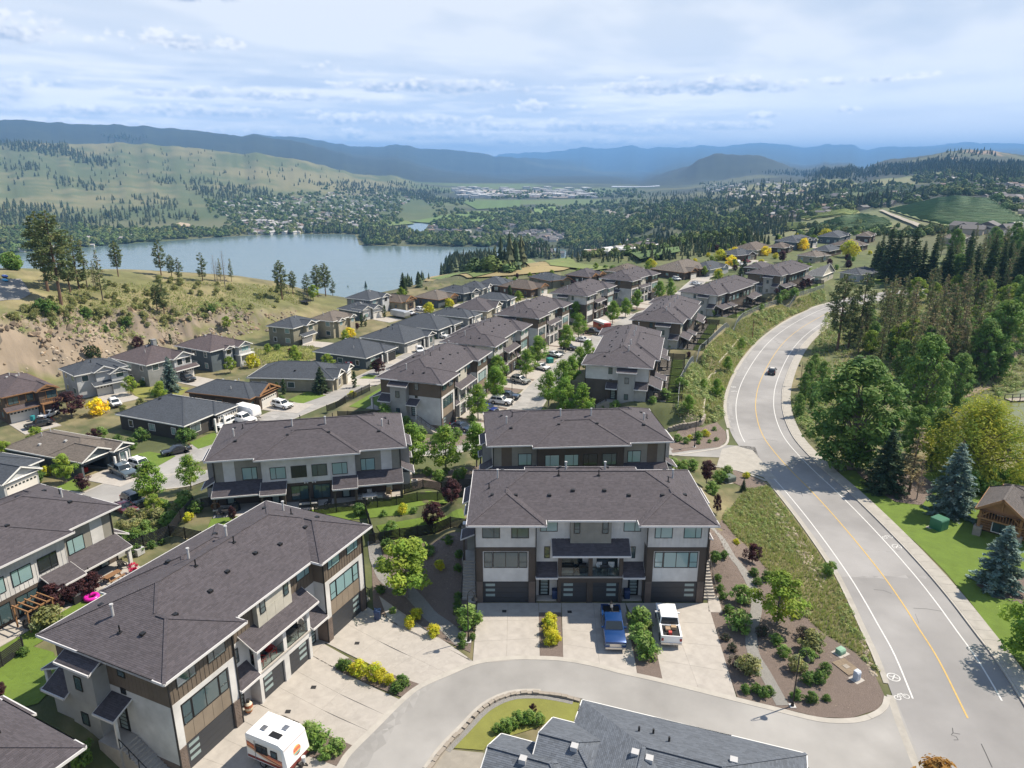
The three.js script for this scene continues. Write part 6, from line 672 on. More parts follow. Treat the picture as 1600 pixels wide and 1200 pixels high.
row('green', 'dark green shrub in the shaded bed left of the middle terrace', 'shrubs in the shaded left bed', [[606, 860, 1.5], [597, 884, 1.3], [595, 926, 1], [718, 872, 1], [716, 892, 1], [700, 850, 1.2], [640, 860, 1.1]], 'x'); row('green', 'round clipped green shrub beside the steps of the middle terrace', 'clipped shrubs by the steps', [[716, 935, .9], [715, 946, .9], [714, 958, .9]], 'y'); grow('lush', 'bright leafy shrub near the fence in the shaded bed', [668, 869], 2); grow('gold', 'yellow green round shrub in the middle of the shaded bed', [687, 889], 1.3); row('green', 'grassy tuft shrub around the base of the left lamp post', 'tuft shrubs at the left lamp post', [[721, 999, .8], [738, 998, .7], [723, 1011, .8]], 'x'); grow('lush', 'small lime shrub at the lower edge of the shaded bed', [614, 958], .9);
row('lush', 'leafy shrub before the fence between rear terraces', 'shrubs before the fence between terraces', [[669, 744, 1.7], [686, 753, 2], [716, 751, 1.9], [697, 741, 1.3], [724, 742, 1.3]], 'x'); row('lush', 'lime shrub at the corner of the first lane terrace', 'lime shrubs at the first lane terrace', [[656, 685, 2.4], [682, 692, 2], [601, 651, 2.6], [635, 664, 1.8], [714, 684, 2.2], [737, 661, 1.9], [620, 657, 1.6]], 'x');
row('olive', 'olive green shrub on the bank left of the slat fence', 'olive shrubs on the left bank', [[249, 815, 2], [276, 806, 2], [215, 832, 2.2], [192, 830, 1.6], [245, 833, 1.8], [224, 812, 1.7], [204, 809, 1.5]], 'x'); row('lush', 'bright leafy shrub on the bank below the left street', 'bright shrubs on the left bank', [[262, 822, 2], [235, 846, 1.8], [256, 800, 2.2], [286, 797, 2], [228, 832, 1.8], [198, 845, 1.6], [270, 815, 1.6], [290, 786, 2]], 'x');
row('green', 'green shrub beside the slat fence by the left patios', 'shrubs beside the left slat fence', [[213, 848, 2], [215, 866, 1.3], [238, 857, 1], [253, 850, 1], [307, 801, 1.7], [303, 800, 1.2]], 'x'); grow('gold', 'golden shrub at the corner of the left lawn', [295, 813], 1.6); grow('gold', 'golden shrub before the long lawn fence', [629, 802], 1.6); grow('green', 'pale green ball shaped shrub at the end of the long lawn fence', [561, 804], 1.9); row('lush', 'small leafy shrub on the lower fenced lawn', 'small shrubs on the lower lawn', [[610, 830, 1.6], [600, 806, .9], [647, 801, .9]], 'x');
grow('olive', 'long olive hedge shrub below the pergola', [78, 982], 2.8, { fat: 1.1 }); grow('green', 'green shrub in front of the grey slat fence', [38, 1024], 1.1); grow('lush', 'round green shrub beside the porch at the bottom left', [127, 1194], 2.2);
row('lush', 'shrub at the back right corner of the middle terraces', 'shrubs behind the middle terrace corner', [[1125, 754, 2.2], [1112, 772, 2], [1051, 734, 2], [1068, 737, 2.2], [1082, 734, 1.9], [1136, 742, 1.6]], 'x'); grow('spruce', 'small olive conifer on the bank by the side street', [1161, 768], 2, { v: 1 }); grow('gold', 'yellow green shrub by the green box near the side street', [1166, 747], 1.2);
row('lush', 'round shrub in the curved corner bed by the side street', 'shrubs in the curved corner bed', [[1058.6, 690, 1.5], [1071, 693, 1.4], [1090, 687, 1.7], [1091, 694, .8], [1108, 692, .8], [1116, 673, .9], [1119, 689, .8]], 'x'); row('gold', 'golden shrub in the curved corner bed by the side street', 'golden shrubs in the curved corner bed', [[1077, 687, 1.2], [1102, 682, 1.4]], 'x'); row('lush', 'flowering shrub in the island lawn bed', 'shrubs in the island bed', [[792, 1141, 1.2], [810, 1131, 1.3], [827, 1129, 1.2], [842, 1130, 1], [779, 1145, 1], [803, 1137, 1]], 'x');
row('orange', 'large orange yellow shrub', 'orange yellow shrubs', [[155, 648, 4.2], [546, 528, 3.8], [725, 468, 3.4], [1147, 401, 6], [1195, 399, 6], [1255, 391, 8], [1142, 415, 6]], 'x'); row('gold', 'yellow green shrub among the bungalows', 'yellow green shrubs among the bungalows', [[551, 621, 1.9], [670, 490, 4], [702, 480, 3.2], [1125, 406, 6.5], [1327, 402, 9], [1290, 378, 8], [1050, 430, 5], [1017, 418, 4.4], [1122, 434, 4], [72, 743, 2], [332, 575, 3], [395, 574, 3.4], [1345, 374, 5]], 'x');
row('lime', 'leafy green tree among the upper left houses', 'green trees among the upper left houses', [[205, 617, 4.4], [360, 583, 4.4], [10, 728, 4.6], [355, 515, 4.2], [810, 474, 5], [1100, 432, 5], [1122, 440, 5], [1012, 424, 5]], 'x'); row('green', 'shrub in front of a left street house', 'shrubs in front of the left houses', [[222, 688, 2.6], [205, 702, 2.2], [290, 690, 2.8], [300, 686, 2], [222, 604, 1.6], [48, 752, 2], [60, 752, 2.2], [440, 628, 1.5], [584, 576, 2], [677, 530, 1.8], [640, 520, 1.5], [602, 660, 2.2]], 'x');
row('column', 'dark columnar cedar beside a left house', 'columnar cedars among the left houses', [[136, 560, 3.2], [141, 560, 3.4], [146, 560, 3.3], [151, 560, 3.4], [156, 560, 3], [236, 547, 3], [245, 546, 3], [267, 538, 3], [434, 620, 3.4], [444, 616, 3.6], [554, 606, 4], [565, 510, 4], [571, 510, 3.8], [601, 496, 4.4], [796, 470, 6]], 'x', { tall: 1 });
grow('spruce', 'tall blue spruce in front of the grey two storey house', [268, 612], 8.4, { v: 0 }); grow('spruce', 'shorter blue green spruce left of the tall one', [256, 616], 4.2, { v: 0 }); grow('spruce', 'conical green tree in front of the cream walled bungalow', [502, 614], 6.2, { v: 1, fat: 1.25 });
row('plum', 'purple shrub behind the row above the road', 'purple shrubs behind the upper row', [[1110, 486, 2.2], [1126, 478, 2.2], [1142, 473, 2], [1205, 455, 2.6], [1213, 460, 2], [1253, 452, 3], [1262, 448, 3], [1236, 448, 2], [1100, 508, 1.8], [1076, 560, 1.6]], 'x'); row('lush', 'green shrub behind the row above the road', 'green shrubs behind the upper row', [[1047, 543, 2.2], [1113, 493, 2.4], [1225, 468, 4], [1240, 463, 3.4], [1064, 606, 2.4], [1058, 612, 1.6], [1190, 484, 2], [1216, 474, 3], [1037, 625, 2.6], [1020, 630, 1.5], [961, 640, 2], [945, 640, 1.6], [850, 650, 1.6]], 'x'); grow('column', 'dark clipped hedge tree at the corner of the farthest row', [1214, 474], 4, { tall: 1 });
row('maple', 'young green tree on the weedy slope above the road', 'young trees on the weedy slope', [[1119, 622, 3.6], [1136, 580, 3.2], [1158, 548, 3], [1075, 645, 3], [1098, 610, 2.2]], 'y');
// gardens between the houses
{ const gardens = (P, n, kinds, sd, lab, grp) => { seed = sd; const W = P.map((p) => G2(p)); let k = 0, t = 0; const x0 = Math.min(...W.map((q) => q[0])), x1 = Math.max(...W.map((q) => q[0])), z0 = Math.min(...W.map((q) => q[1])), z1 = Math.max(...W.map((q) => q[1])); while (k < n && t++ < 6000) { const x = rr(x0, x1), z = rr(z0, z1); if (!inPoly(W, x, z)) continue; if (PADS.some(([X, Z, a, hw, hd]) => { const u = (x - X) * Math.cos(a) - (z - Z) * Math.sin(a), v = (x - X) * Math.sin(a) + (z - Z) * Math.cos(a); return Math.abs(u) < hw + 1.4 && v > -hd - 1.4 && v < hd + 10; })) continue; if (ROWS.some((q) => { const dx = x - q.x, dz = z - q.z; return Math.abs(dx * q.c - dz * q.s) < q.len / 2 + 2 && Math.abs(dx * q.s + dz * q.c) < 16; })) continue; if ([...LEFT, ...LANE].some((q) => Math.hypot(q[0] - x, q[1] - z) < 5.5)) continue; const [kd, s0, s1, nm] = kinds[k % kinds.length]; grow(kd, nm + ' ' + lab, [x, z], rr(s0, s1), { w: 1, group: nm + ' ' + grp }); k++; } };
  gardens([[1020, 404], [1120, 384], [1340, 368], [1380, 396], [1310, 436], [1230, 424], [1120, 446], [1040, 446]], 60, [['lime', 4, 7, 'leafy green tree'], ['lush', 3, 5, 'green bush'], ['plum', 3, 5, 'purple tree'], ['gold', 2.5, 4.5, 'yellow bush'], ['spruce', 5, 9, 'small conifer'], ['lush', 2, 4, 'green bush']], 31, 'in the gardens of the far street', 'of the far street gardens');
  gardens([[0, 650], [100, 640], [300, 585], [420, 535], [640, 455], [860, 430], [960, 415], [990, 425], [820, 470], [640, 540], [430, 630], [300, 690], [0, 770]], 80, [['lush', 1.5, 3, 'green bush'], ['lime', 3, 5, 'leafy green tree'], ['olive', 1.5, 2.6, 'olive bush'], ['lush', 1.2, 2.4, 'green bush'], ['plum', 2, 3, 'purple tree'], ['green', 1.4, 2.4, 'dark bush']], 57, 'in the gardens of the left bungalows', 'of the left bungalow gardens'); }
// right hand side
grow('big', 'huge dark green broadleaf tree right of the road bend', [1328, 733], 18.5, { v: 0, fat: 1.12 }); grow('poplar', 'tall mid green tree right behind the huge dark tree', [1433, 682], 19.5, { v: 0 }); grow('poplar', 'lower green tree between the huge tree and the willow', [1425, 712], 9, { v: 1 }); grow('willow', 'wide golden green weeping willow by the pond', [1522, 752], 14.5, { fat: .95 }); grow('poplar', 'green tree at the left foot of the willow', [1462, 724], 9.5, { v: 2 });
grow('spruce', 'silvery blue spruce standing on the lawn edge', [1484, 803], 10.6, { v: 0, fat: 1.12 }); grow('spruce', 'dark green spruce on the bark bed under the huge tree', [1381, 768], 10, { v: 2, fat: 1.1 }); grow('thin', 'brown drying conifer between the two spruces', [1420, 772], 10.5, { v: 2, fat: 1.3 }); grow('dead', 'bare brown tree on the bark bed beside the blue spruce', [1432, 781], 6.6, { v: 1 }); grow('spruce', 'blue spruce in front of the log house', [1558, 918], 7.8, { v: 0, fat: 1.25 }); grow('maple', 'green tree at the right edge above the sidewalk', [1606, 1040], 7.6, { fat: 1.25 }); grow('copper', 'orange brown tree top at the bottom right edge', [1448, 1290], 5.9, { fat: 1.0 });
row('lush', 'bush in the hedge behind the lawn by the log house', 'hedge bushes behind the lawn', [[1512, 768, 3.6], [1535, 764, 4], [1556, 766, 4], [1578, 770, 4], [1600, 775, 4], [1545, 778, 3]], 'x');
row('poplar', 'slender young tree beside the sidewalk on the bend', 'young trees beside the bend', [[1262, 607, 6.5], [1254, 628, 6.5], [1247, 652, 5], [1270, 590, 6], [1268, 640, 6], [1282, 618, 8]], 'x', { fat: .9 });
grow('pine', 'tall open pine right of the road where it bends away', [1308, 548], 21.5, { v: 0 }); grow('pine', 'second tall pine behind the first at the road bend', [1340, 541], 21, { v: 1, fat: .95 }); grow('pine', 'slimmer pine between the two tall bend pines', [1325, 545], 14, { v: 2 });
row('fir', 'dark tall fir behind the bend of the road', 'tall firs behind the bend', [[1372, 434, 20], [1384, 440, 24], [1397, 441, 23], [1408, 444, 21], [1420, 446, 25], [1436, 446, 19], [1452, 448, 22], [1366, 428, 15]], 'x'); row('fir', 'dark fir standing out above the mixed wood', 'dark firs above the mixed wood', [[1475, 455, 21], [1503, 462, 23], [1517, 458, 20], [1541, 460, 24], [1558, 456, 21], [1590, 462, 25], [1568, 450, 19], [1598, 440, 17]], 'x');
{ const P = [[1392, 470], [1480, 452], [1600, 446], [1640, 500], [1610, 560], [1560, 566], [1500, 606], [1470, 640], [1440, 620], [1400, 600], [1352, 570], [1335, 560], [1350, 520]]; const inP = (x, y) => { let c = false; for (let i = 0, j = P.length - 1; i < P.length; j = i++) if ((P[i][1] > y) !== (P[j][1] > y) && x < (P[j][0] - P[i][0]) * (y - P[i][1]) / (P[j][1] - P[i][1]) + P[i][0]) c = !c; return c; }; let n = 0; seed = 777;
  while (n < 150) { const x = rr(1330, 1640), y = rr(440, 640); if (!inP(x, y)) continue; const brown = rnd() < .25, green = rnd() < .28; grow(green ? pick(['poplar', 'lime']) : 'thin', brown && !green ? 'browning thin pine in the mixed wood right of the road' : green ? 'green leafy tree in the mixed wood right of the road' : 'thin grey green pine in the mixed wood right of the road', [x, y], green ? rr(7, 11) : rr(11, 17), { v: green ? undefined : brown ? 2 : Math.floor(rnd() * 2), group: 'trees of the mixed wood right of the road', name: green ? 'leafy_tree' : 'thin_pine_tree' }); n++; } }
{ let n = 0; seed = 888; const Q = [[1448, 398], [1600, 388], [1645, 450], [1452, 456]]; while (n < 56) { const x = rr(1448, 1645), y = rr(388, 456); if (!inPoly(Q, x, y)) continue; const k = n % 4 === 0 ? 'fir' : n % 4 === 1 ? 'poplar' : 'thin'; grow(k, k === 'fir' ? 'dark fir at the back of the mixed wood' : k === 'poplar' ? 'green leafy tree at the back of the mixed wood' : 'thin pine at the back of the mixed wood', [x, y], rr(12, 19), { v: k === 'thin' ? Math.floor(rnd() * 2) : undefined, group: 'trees at the back of the mixed wood' }); n++; } }
grow('poplar', 'dense green tree at the right end of the mixed wood', [1555, 590], 20, { v: 1, fat: 1.05 }); grow('poplar', 'dense green tree left of the dirt footpath', [1530, 596], 16, { v: 2 }); grow('poplar', 'green tree above the footpath bend', [1490, 640], 13, { v: 0 }); grow('poplar', 'broad green tree at the right edge above the pond', [1600, 520], 20, { v: 2 });
// pines on the knoll
row('pine', 'dark green pine on the knoll above the lake', 'pines on the knoll', [[75, 455, 21, { v: 0 }], [96, 476, 24, { v: 0 }], [124, 452, 15], [185, 432, 11], [252, 430, 11.5], [317, 439, 9.5], [246, 487, 8], [257, 491, 9.5], [281, 438, 7.5], [269, 436, 8], [110, 456, 14]], 'x'); row('thin', 'thin half bare pine on the knoll', 'thin pines on the knoll', [[137, 452, 14, { v: 0 }], [161, 470, 14, { v: 1 }], [345, 440, 8, { v: 1 }], [362, 440, 8, { v: 0 }], [150, 450, 8, { v: 1 }]], 'x'); row('dead', 'bare dead tree on the knoll', 'dead trees on the knoll', [[336, 438, 8.5, { v: 0 }], [352, 449, 12, { v: 0 }], [340, 440, 7, { v: 2 }], [147, 452, 6, { v: 0 }]], 'x');
row('pine', 'pine at the edge of the bluff behind the houses', 'pines at the edge of the bluff', [[441, 468, 13.5, { v: 0 }], [458, 460, 8.5], [480, 464, 8.6], [497, 464, 12, { v: 0 }], [509, 463, 12.5, { v: 0 }], [544, 455, 8, { v: 2 }], [520, 462, 7]], 'x'); grow('fir', 'dense dark fir behind the wide blue roofed house', [572, 456], 14.5, { v: 0 }); grow('fir', 'short dark fir behind the brown roofed house', [630, 458], 8.5, { v: 0, fat: 1.2 }); grow('lime', 'bright green tree between the bluff pines', [490, 470], 6);
{ const P = [[2, 498], [60, 470], [120, 446], [250, 440], [420, 448], [470, 470], [430, 482], [350, 490], [250, 516], [120, 510], [40, 506]]; let n = 0; seed = 4242; while (n < 130) { const x = rr(0, 470), y = rr(438, 516); let c = false; for (let i = 0, j = P.length - 1; i < P.length; j = i++) if ((P[i][1] > y) !== (P[j][1] > y) && x < (P[j][0] - P[i][0]) * (y - P[i][1]) / (P[j][1] - P[i][1]) + P[i][0]) c = !c; if (!c) continue; grow('olive', 'grey olive bush in the dry grass of the knoll', [x, y], rr(1, 2.6) * (y < 450 ? 1.2 : 1), { group: 'bushes on the knoll', name: 'sage_bush' }); n++; } }
row('green', 'darker round bush on the slope of the knoll', 'dark bushes on the knoll slope', [[80, 492, 4], [135, 497, 3], [200, 510, 2.6], [165, 518, 2], [330, 488, 2.6], [66, 486, 3]], 'x');
for (const k in PR) for (const p of PR[k]) p.removeFromParent();
// ---------------------------------------------------------------- wild grass, weeds and stones nobody could count
function scatter(name, geo, mat, regions, cols) { const items = []; for (const [P, n, s0, s1, lvl] of regions) { const xs = P.map((q) => q[0]), ys = P.map((q) => q[1]); const W = P.map((q) => at(q[0], q[1])), wp = W.map((q) => [q[0], q[2]]); const x0 = Math.min(...wp.map((q) => q[0])), x1 = Math.max(...wp.map((q) => q[0])), z0 = Math.min(...wp.map((q) => q[1])), z1 = Math.max(...wp.map((q) => q[1])); let k = 0, tries = 0; while (k < n && tries++ < n * 30) { const x = rr(x0, x1), z = rr(z0, z1); if (!inPoly(wp, x, z)) continue; if (fbm(x * .13 + 5, z * .13, 3) < (lvl ?? .4)) continue; items.push([x, ground(x, z), z, rr(s0, s1)]); k++; } }
  const im = new THREE.InstancedMesh(geo, mat, items.length), d = new THREE.Object3D(), c = new THREE.Color(); items.forEach((q, i) => { d.position.set(q[0], q[1] - .02, q[2]); d.rotation.set(rr(-.15, .15), rr(0, 6.3), rr(-.15, .15)); d.scale.setScalar(q[3]); d.scale.y *= rr(.7, 1.3); d.updateMatrix(); im.setMatrixAt(i, d.matrix); const k = pick(cols), v = rr(.75, 1.25); im.setColorAt(i, c.setRGB(k[0] * v, k[1] * v, k[2] * v)); }); im.name = numbered(name); im.castShadow = im.receiveShadow = true; scene.add(im); im.userData.kind = 'stuff'; return im; }
const tuftGeo = (() => { const b = mb(); for (let i = 0; i < 9; i++) { const a = i * .7 + rr(-.2, .2), r = rr(.05, .32), h = rr(.25, .55), x = Math.cos(a) * r * .4, z = Math.sin(a) * r * .4; b.tri([x - .035 * Math.sin(a), 0, z + .035 * Math.cos(a)], [x + .035 * Math.sin(a), 0, z - .035 * Math.cos(a)], [Math.cos(a) * r, h, Math.sin(a) * r]); } return b.geo(); })();
const weedGeo = (() => { const b = mb(); for (let i = 0; i < 16; i++) { const v = rv(); const p = new THREE.Vector3(v.x * .35, .3 + v.y * .25, v.z * .35); leaf(b, p, new THREE.Vector3(v.x, .8, v.z).normalize(), .14, .5, [1, 1, 1]); } b.col = null; b.c = null; return b.geo(); })();
const rockGeo = (() => { const g = new THREE.IcosahedronGeometry(.5, 1), p = g.attributes.position; for (let i = 0; i < p.count; i++) { const k = .75 + .5 * vn(p.getX(i) * 2.3 + 9, p.getY(i) * 2.3 + p.getZ(i) * 1.7); p.setXYZ(i, p.getX(i) * k * 1.2, p.getY(i) * k * .75, p.getZ(i) * k); } g.computeVertexNormals(); return g; })();
const GM = S(0xffffff, { roughness: .9 }), GL = new THREE.MeshPhysicalMaterial({ color: 0xffffff, roughness: .9, transmission: .35, thickness: 0 });
const bank = [[1135, 800], [1165, 765], [1200, 760], [1235, 805], [1275, 860], [1310, 915], [1345, 990], [1375, 1060], [1365, 1048], [1335, 1018], [1285, 988], [1235, 943], [1200, 891], [1165, 850], [1128, 812]], slope = [[1055, 655], [1066, 600], [1080, 572], [1112, 536], [1150, 506], [1200, 482], [1262, 462], [1288, 452], [1290, 470], [1230, 496], [1195, 518], [1165, 550], [1145, 580], [1130, 620], [1130, 655], [1104, 662], [1098, 655]], wood = [[1290, 490], [1400, 466], [1600, 452], [1680, 600], [1560, 640], [1480, 700], [1330, 720], [1262, 660], [1240, 640], [1260, 570]];
scatter('wild_grass', tuftGeo, GL, [[bank, 9000, .4, 1.0, .15], [slope, 13000, .6, 1.5, .2], [wood, 13000, .7, 1.8, .3], [[[0, 500], [60, 470], [120, 446], [250, 440], [470, 455], [480, 475], [350, 492], [250, 520], [60, 510]], 9000, .5, 1.3, .35], [[[390, 545], [490, 540], [505, 560], [400, 572]], 1500, .7, 1.4, .3], [[[640, 430], [1000, 400], [1000, 440], [640, 470]], 1500, 1, 2, .3]], [[.38, .40, .13], [.30, .36, .09], [.48, .44, .24], [.42, .42, .17], [.25, .33, .07]]);
scatter('wild_weeds', weedGeo, GL, [[bank, 800, .35, .9, .46], [slope, 1500, .7, 2.2, .5], [wood, 3000, .8, 2.6, .45], [[[1235, 620], [1262, 650], [1300, 720], [1270, 690], [1244, 660]], 300, .8, 1.6, .2], [[[20, 520], [380, 500], [420, 470], [60, 500]], 160, 1, 2.2, .5]], [[.20, .29, .06], [.25, .31, .08], [.30, .32, .10], [.16, .24, .05]]);
scatter('mulch_chips', (() => mb().box(-.1, .1, 0, .04, -.03, .03).geo())(), GM, [[[[1106, 830], [1128, 815], [1200, 900], [1285, 992], [1362, 1048], [1380, 1092], [1329, 1120], [1212, 1100], [1152, 1088], [1108, 955]], 6000, .6, 1.4, 0], [[[583, 850], [720, 835], [742, 940], [735, 1016], [606, 968]], 3500, .6, 1.4, 0], [[[545, 1031], [654, 1070], [627, 1088], [525, 1047]], 700, .6, 1.3, 0], [[[842, 959], [876, 959], [879, 1026], [844, 1025]], 500, .6, 1.3, 0]], [[.17, .13, .105], [.24, .19, .15], [.10, .078, .065]]);
scatter('loose_stones', rockGeo, GM, [[[[1200, 775], [1222, 800], [1262, 858], [1290, 905], [1285, 925], [1250, 870], [1215, 815]], 300, .15, .6, .3], [[[1340, 985], [1350, 1000], [1372, 1060], [1360, 1055]], 120, .12, .4, .2], [[[1092, 640], [1106, 650], [1100, 665], [1060, 672], [1050, 668]], 120, .1, .35, .2], [[[20, 585], [60, 540], [120, 520], [230, 520], [390, 492], [400, 520], [300, 545], [200, 560], [80, 580]], 170, .25, .9, .4]], [[.30, .25, .185], [.25, .205, .16], [.34, .29, .225]]);
{ const g = new THREE.IcosahedronGeometry(.5, 0), p = g.attributes.position, mv = new Map(); for (let i = 0; i < p.count; i++) { const key = [p.getX(i), p.getY(i), p.getZ(i)].map((q) => q.toFixed(2)).join(); if (!mv.has(key)) mv.set(key, rr(.7, 1.3)); const k = mv.get(key); p.setXYZ(i, p.getX(i) * k * 1.3, p.getY(i) * k, p.getZ(i) * k); } g.computeVertexNormals(); const it = []; seed = 91; while (it.length < 800) { const az = rr(-37, -15) * Math.PI / 180, r = rr(180, 262), x = Math.sin(az) * r, z = -Math.cos(az) * r, q = 1.5, gx = (ground(x + q, z) - ground(x - q, z)) / 3, gz = (ground(x, z + q) - ground(x, z - q)) / 3, sl = Math.hypot(gx, gz); if (knoll(x, z) < .8 || sl < .5 || fbm(x * .1, z * .1, 3) < .42) continue; it.push([x, ground(x, z), z, rr(.3, 1.2) * (rnd() < .12 ? 1.8 : 1)]); } const im = new THREE.InstancedMesh(g, M.cliff = S(0xffffff, { map: rep(patchT, 1), bumpMap: rep(patchT, .6), bumpScale: .1, roughness: 1 }), it.length), d = new THREE.Object3D(), c = new THREE.Color(); it.forEach((q, i) => { d.position.set(q[0], q[1] - q[3] * .18, q[2]); d.rotation.set(rr(0, 6), rr(0, 6), rr(0, 6)); d.scale.set(q[3] * rr(.8, 1.5), q[3] * rr(.6, 1), q[3]); d.updateMatrix(); im.setMatrixAt(i, d.matrix); const k = vary(pick([[.27, .205, .14], [.22, .175, .125], [.31, .25, .18], [.19, .155, .12]]), .15); im.setColorAt(i, c.setRGB(...k)); }); im.name = 'cliff_rocks'; im.castShadow = im.receiveShadow = true; im.userData.kind = 'stuff'; scene.add(im); }
// ---------------------------------------------------------------- vehicles: +z is the front
const paintM = (c, o = {}) => new THREE.MeshPhysicalMaterial({ color: lin(...c), roughness: .35, clearcoat: 1, clearcoatRoughness: .06, ...o });
const CARM = { blue: paintM([.006, .045, .17], { metalness: .3 }), white: paintM([.78, .79, .80]), black: paintM([.012, .013, .016]), navy: paintM([.03, .05, .09]), slate: paintM([.07, .095, .115]), silver: paintM([.42, .43, .44], { metalness: .4 }), red: paintM([.32, .02, .02]), maroon: paintM([.11, .015, .025]), darkblue: paintM([.015, .03, .17]) };
const tyreG = once('tyre', () => { const b = mb(); b.at(0, 0, 0, 0, 0, Math.PI / 2).cyl(0, -.13, 0, 1, 1, .26, 16).off(); return b.geo(.6); }), rimG = once('rim', () => { const b = mb(); b.at(0, 0, 0, 0, 0, Math.PI / 2).cyl(0, -.14, 0, .62, .62, .28, 12).off(); return b.geo(.6); });
// outline (z, y) pushed across the car with rounded edges; narrower towards the top by k per metre above y0
function hull(pts, w, bev, y0 = 9, k = 0) { const s = new THREE.Shape(pts.map((p) => new THREE.Vector2(p[0], p[1]))); const g = new THREE.ExtrudeGeometry(s, { depth: w - 2 * bev, bevelEnabled: true, bevelThickness: bev, bevelSize: bev, bevelOffset: -bev, bevelSegments: 2, curveSegments: 6 }); const p = g.attributes.position; for (let i = 0; i < p.count; i++) { const z = p.getX(i), y = p.getY(i); let x = p.getZ(i) - (w - 2 * bev) / 2; if (y > y0) x *= 1 - k * (y - y0); p.setXYZ(i, -x, y, z); } g.deleteAttribute('uv'); g.computeVertexNormals(); return toCreasedNormals(g, .7); }
function arch(pts, z, r, y) { const out = []; for (let i = 0; i <= 8; i++) { const a = Math.PI * i / 8; out.push([z - Math.cos(a) * r, y + Math.sin(a) * r]); } return out; }
const CARS = {
  suv: { L: 4.75, w: 1.88, wr: .36, zf: 1.42, zr: -1.38, belt: 1.0, hood: 1.02, cab: [[1.02, 1.0], [.35, 1.66], [-1.75, 1.68], [-2.25, 1.05]] },
  sedan: { L: 4.7, w: 1.82, wr: .33, zf: 1.42, zr: -1.34, belt: .88, hood: .86, cab: [[.95, .88], [.2, 1.42], [-1.0, 1.42], [-1.85, .95]] },
  hatch: { L: 4.2, w: 1.78, wr: .32, zf: 1.3, zr: -1.25, belt: .9, hood: .9, cab: [[1.05, .9], [.3, 1.48], [-1.4, 1.48], [-1.98, .95]] },
  truck: { L: 5.8, w: 2.02, wr: .41, zf: 1.85, zr: -1.75, belt: 1.18, hood: 1.16, bed: 1, cab: [[1.25, 1.18], [.6, 1.88], [-.72, 1.9], [-.98, 1.2]] },
};
function vehicle(kind, mat, o = {}) {
  const c = CARS[kind], g = new THREE.Group(), h = c.L / 2, y0 = .32, k = .2; g.name = o.name || (kind === 'truck' ? 'pickup_truck' : 'parked_car');
  const low = [[-h, y0 + .12], ...arch([], c.zr, c.wr + .08, y0 + .02), ...arch([], c.zf, c.wr + .08, y0 + .02), [h - .05, y0 + .1], [h, .68], [h - .08, c.hood - .1], [h - .35, c.hood]];
  if (c.bed) low.push([1.3, c.hood + .04], [-.98, c.belt + .02], [-h + .02, c.belt], [-h, .7]); else low.push([c.cab[0][0], c.belt + .02], [c.cab[3][0], c.belt + .02], [-h + .06, c.belt - .02], [-h, .7]);
  mesh('body', once('body' + kind, () => hull(low, c.w, .07, .75, .05)), mat, g);
  mesh('cabin', once('cab' + kind, () => hull([[c.cab[0][0] + .03, c.cab[0][1] - .05], ...c.cab.slice(1, 3), [c.cab[3][0], c.cab[3][1] - .08]], c.w - .08, .06, c.belt, k)), mat, g);
  const X = (y, out = .012) => (c.w - .08) / 2 * (1 - k * Math.max(0, y - c.belt)) + out; const [A, B, C, D] = c.cab; const mid = (p, q, t) => [lerp(p[0], q[0], t), lerp(p[1], q[1], t)];
  const glass = (n, key, f) => mesh(n, once(key + kind, () => { const b = mb(); f(b); return b.geo(); }), M.glass, g);
  const slope = (b, p, q, s) => { const P = mid(p, q, .1), Q = mid(p, q, .92), dz = s * .02, x1 = X(P[1], -.1), x2 = X(Q[1], -.1); const a = [[-x1, P[1] + .02, P[0] + dz], [x1, P[1] + .02, P[0] + dz], [x2, Q[1] + .02, Q[0] + dz], [-x2, Q[1] + .02, Q[0] + dz]]; s > 0 ? b.quad(...a) : b.quad(a[1], a[0], a[3], a[2]); };
  glass('windshield', 'ws', (b) => slope(b, A, B, 1)); glass('rear_window', 'rw', (b) => slope(b, D, C, -1));
  for (const s of [-1, 1]) glass('side_window', 'sw' + s, (b) => { const yb = c.belt + .07, yt = B[1] - .1; const zAt = (p, q, y) => lerp(p[0], q[0], clamp((y - p[1]) / (q[1] - p[1]))); const f0 = zAt(A, B, yb) - .16, f1 = zAt(A, B, yt) - .12, r0 = zAt(D, C, yb) + .2, r1 = zAt(D, C, yt) + .14, m = (f1 + r1) / 2 - .05; for (const [p0, p1, q1, q0] of [[f0, f1, m + .05, m + .05], [m - .05, m - .05, r1, r0]]) { const V = [[s * X(yb), yb, p0], [s * X(yt), yt, p1], [s * X(yt), yt, q1], [s * X(yb), yb, q0]]; s > 0 ? b.quad(V[0], V[3], V[2], V[1]) : b.quad(V[0], V[1], V[2], V[3]); } });
  for (const z of [c.zf, c.zr]) for (const s of [-1, 1]) { const w = mesh('wheel', tyreG, M.tyre, g); w.position.set(s * (c.w / 2 - .14), c.wr, z); w.scale.set(1, c.wr, c.wr); mesh('rim', rimG, M.chrome, w); }
  for (const s of [-1, 1]) { mesh('headlight', once('hl' + kind, () => mb().box(-.2, .2, 0, .17, -.06, .04).geo()), M.frost, g).position.set(s * (c.w / 2 - .3), .72, h - .06); mesh('tail_light', once('tl' + kind, () => mb().box(-.1, .1, 0, .28, -.03, .03).geo()), CARM.tail ||= S([.35, .01, .01], { roughness: .3 }), g).position.set(s * (c.w / 2 - .16), .78, -h + .01); mesh('mirror', once('mir', () => mb().box(-.12, .12, 0, .17, -.07, .07).geo()), mat, g).position.set(s * (c.w / 2 + .07), c.belt + .03, A[0] - .35); }
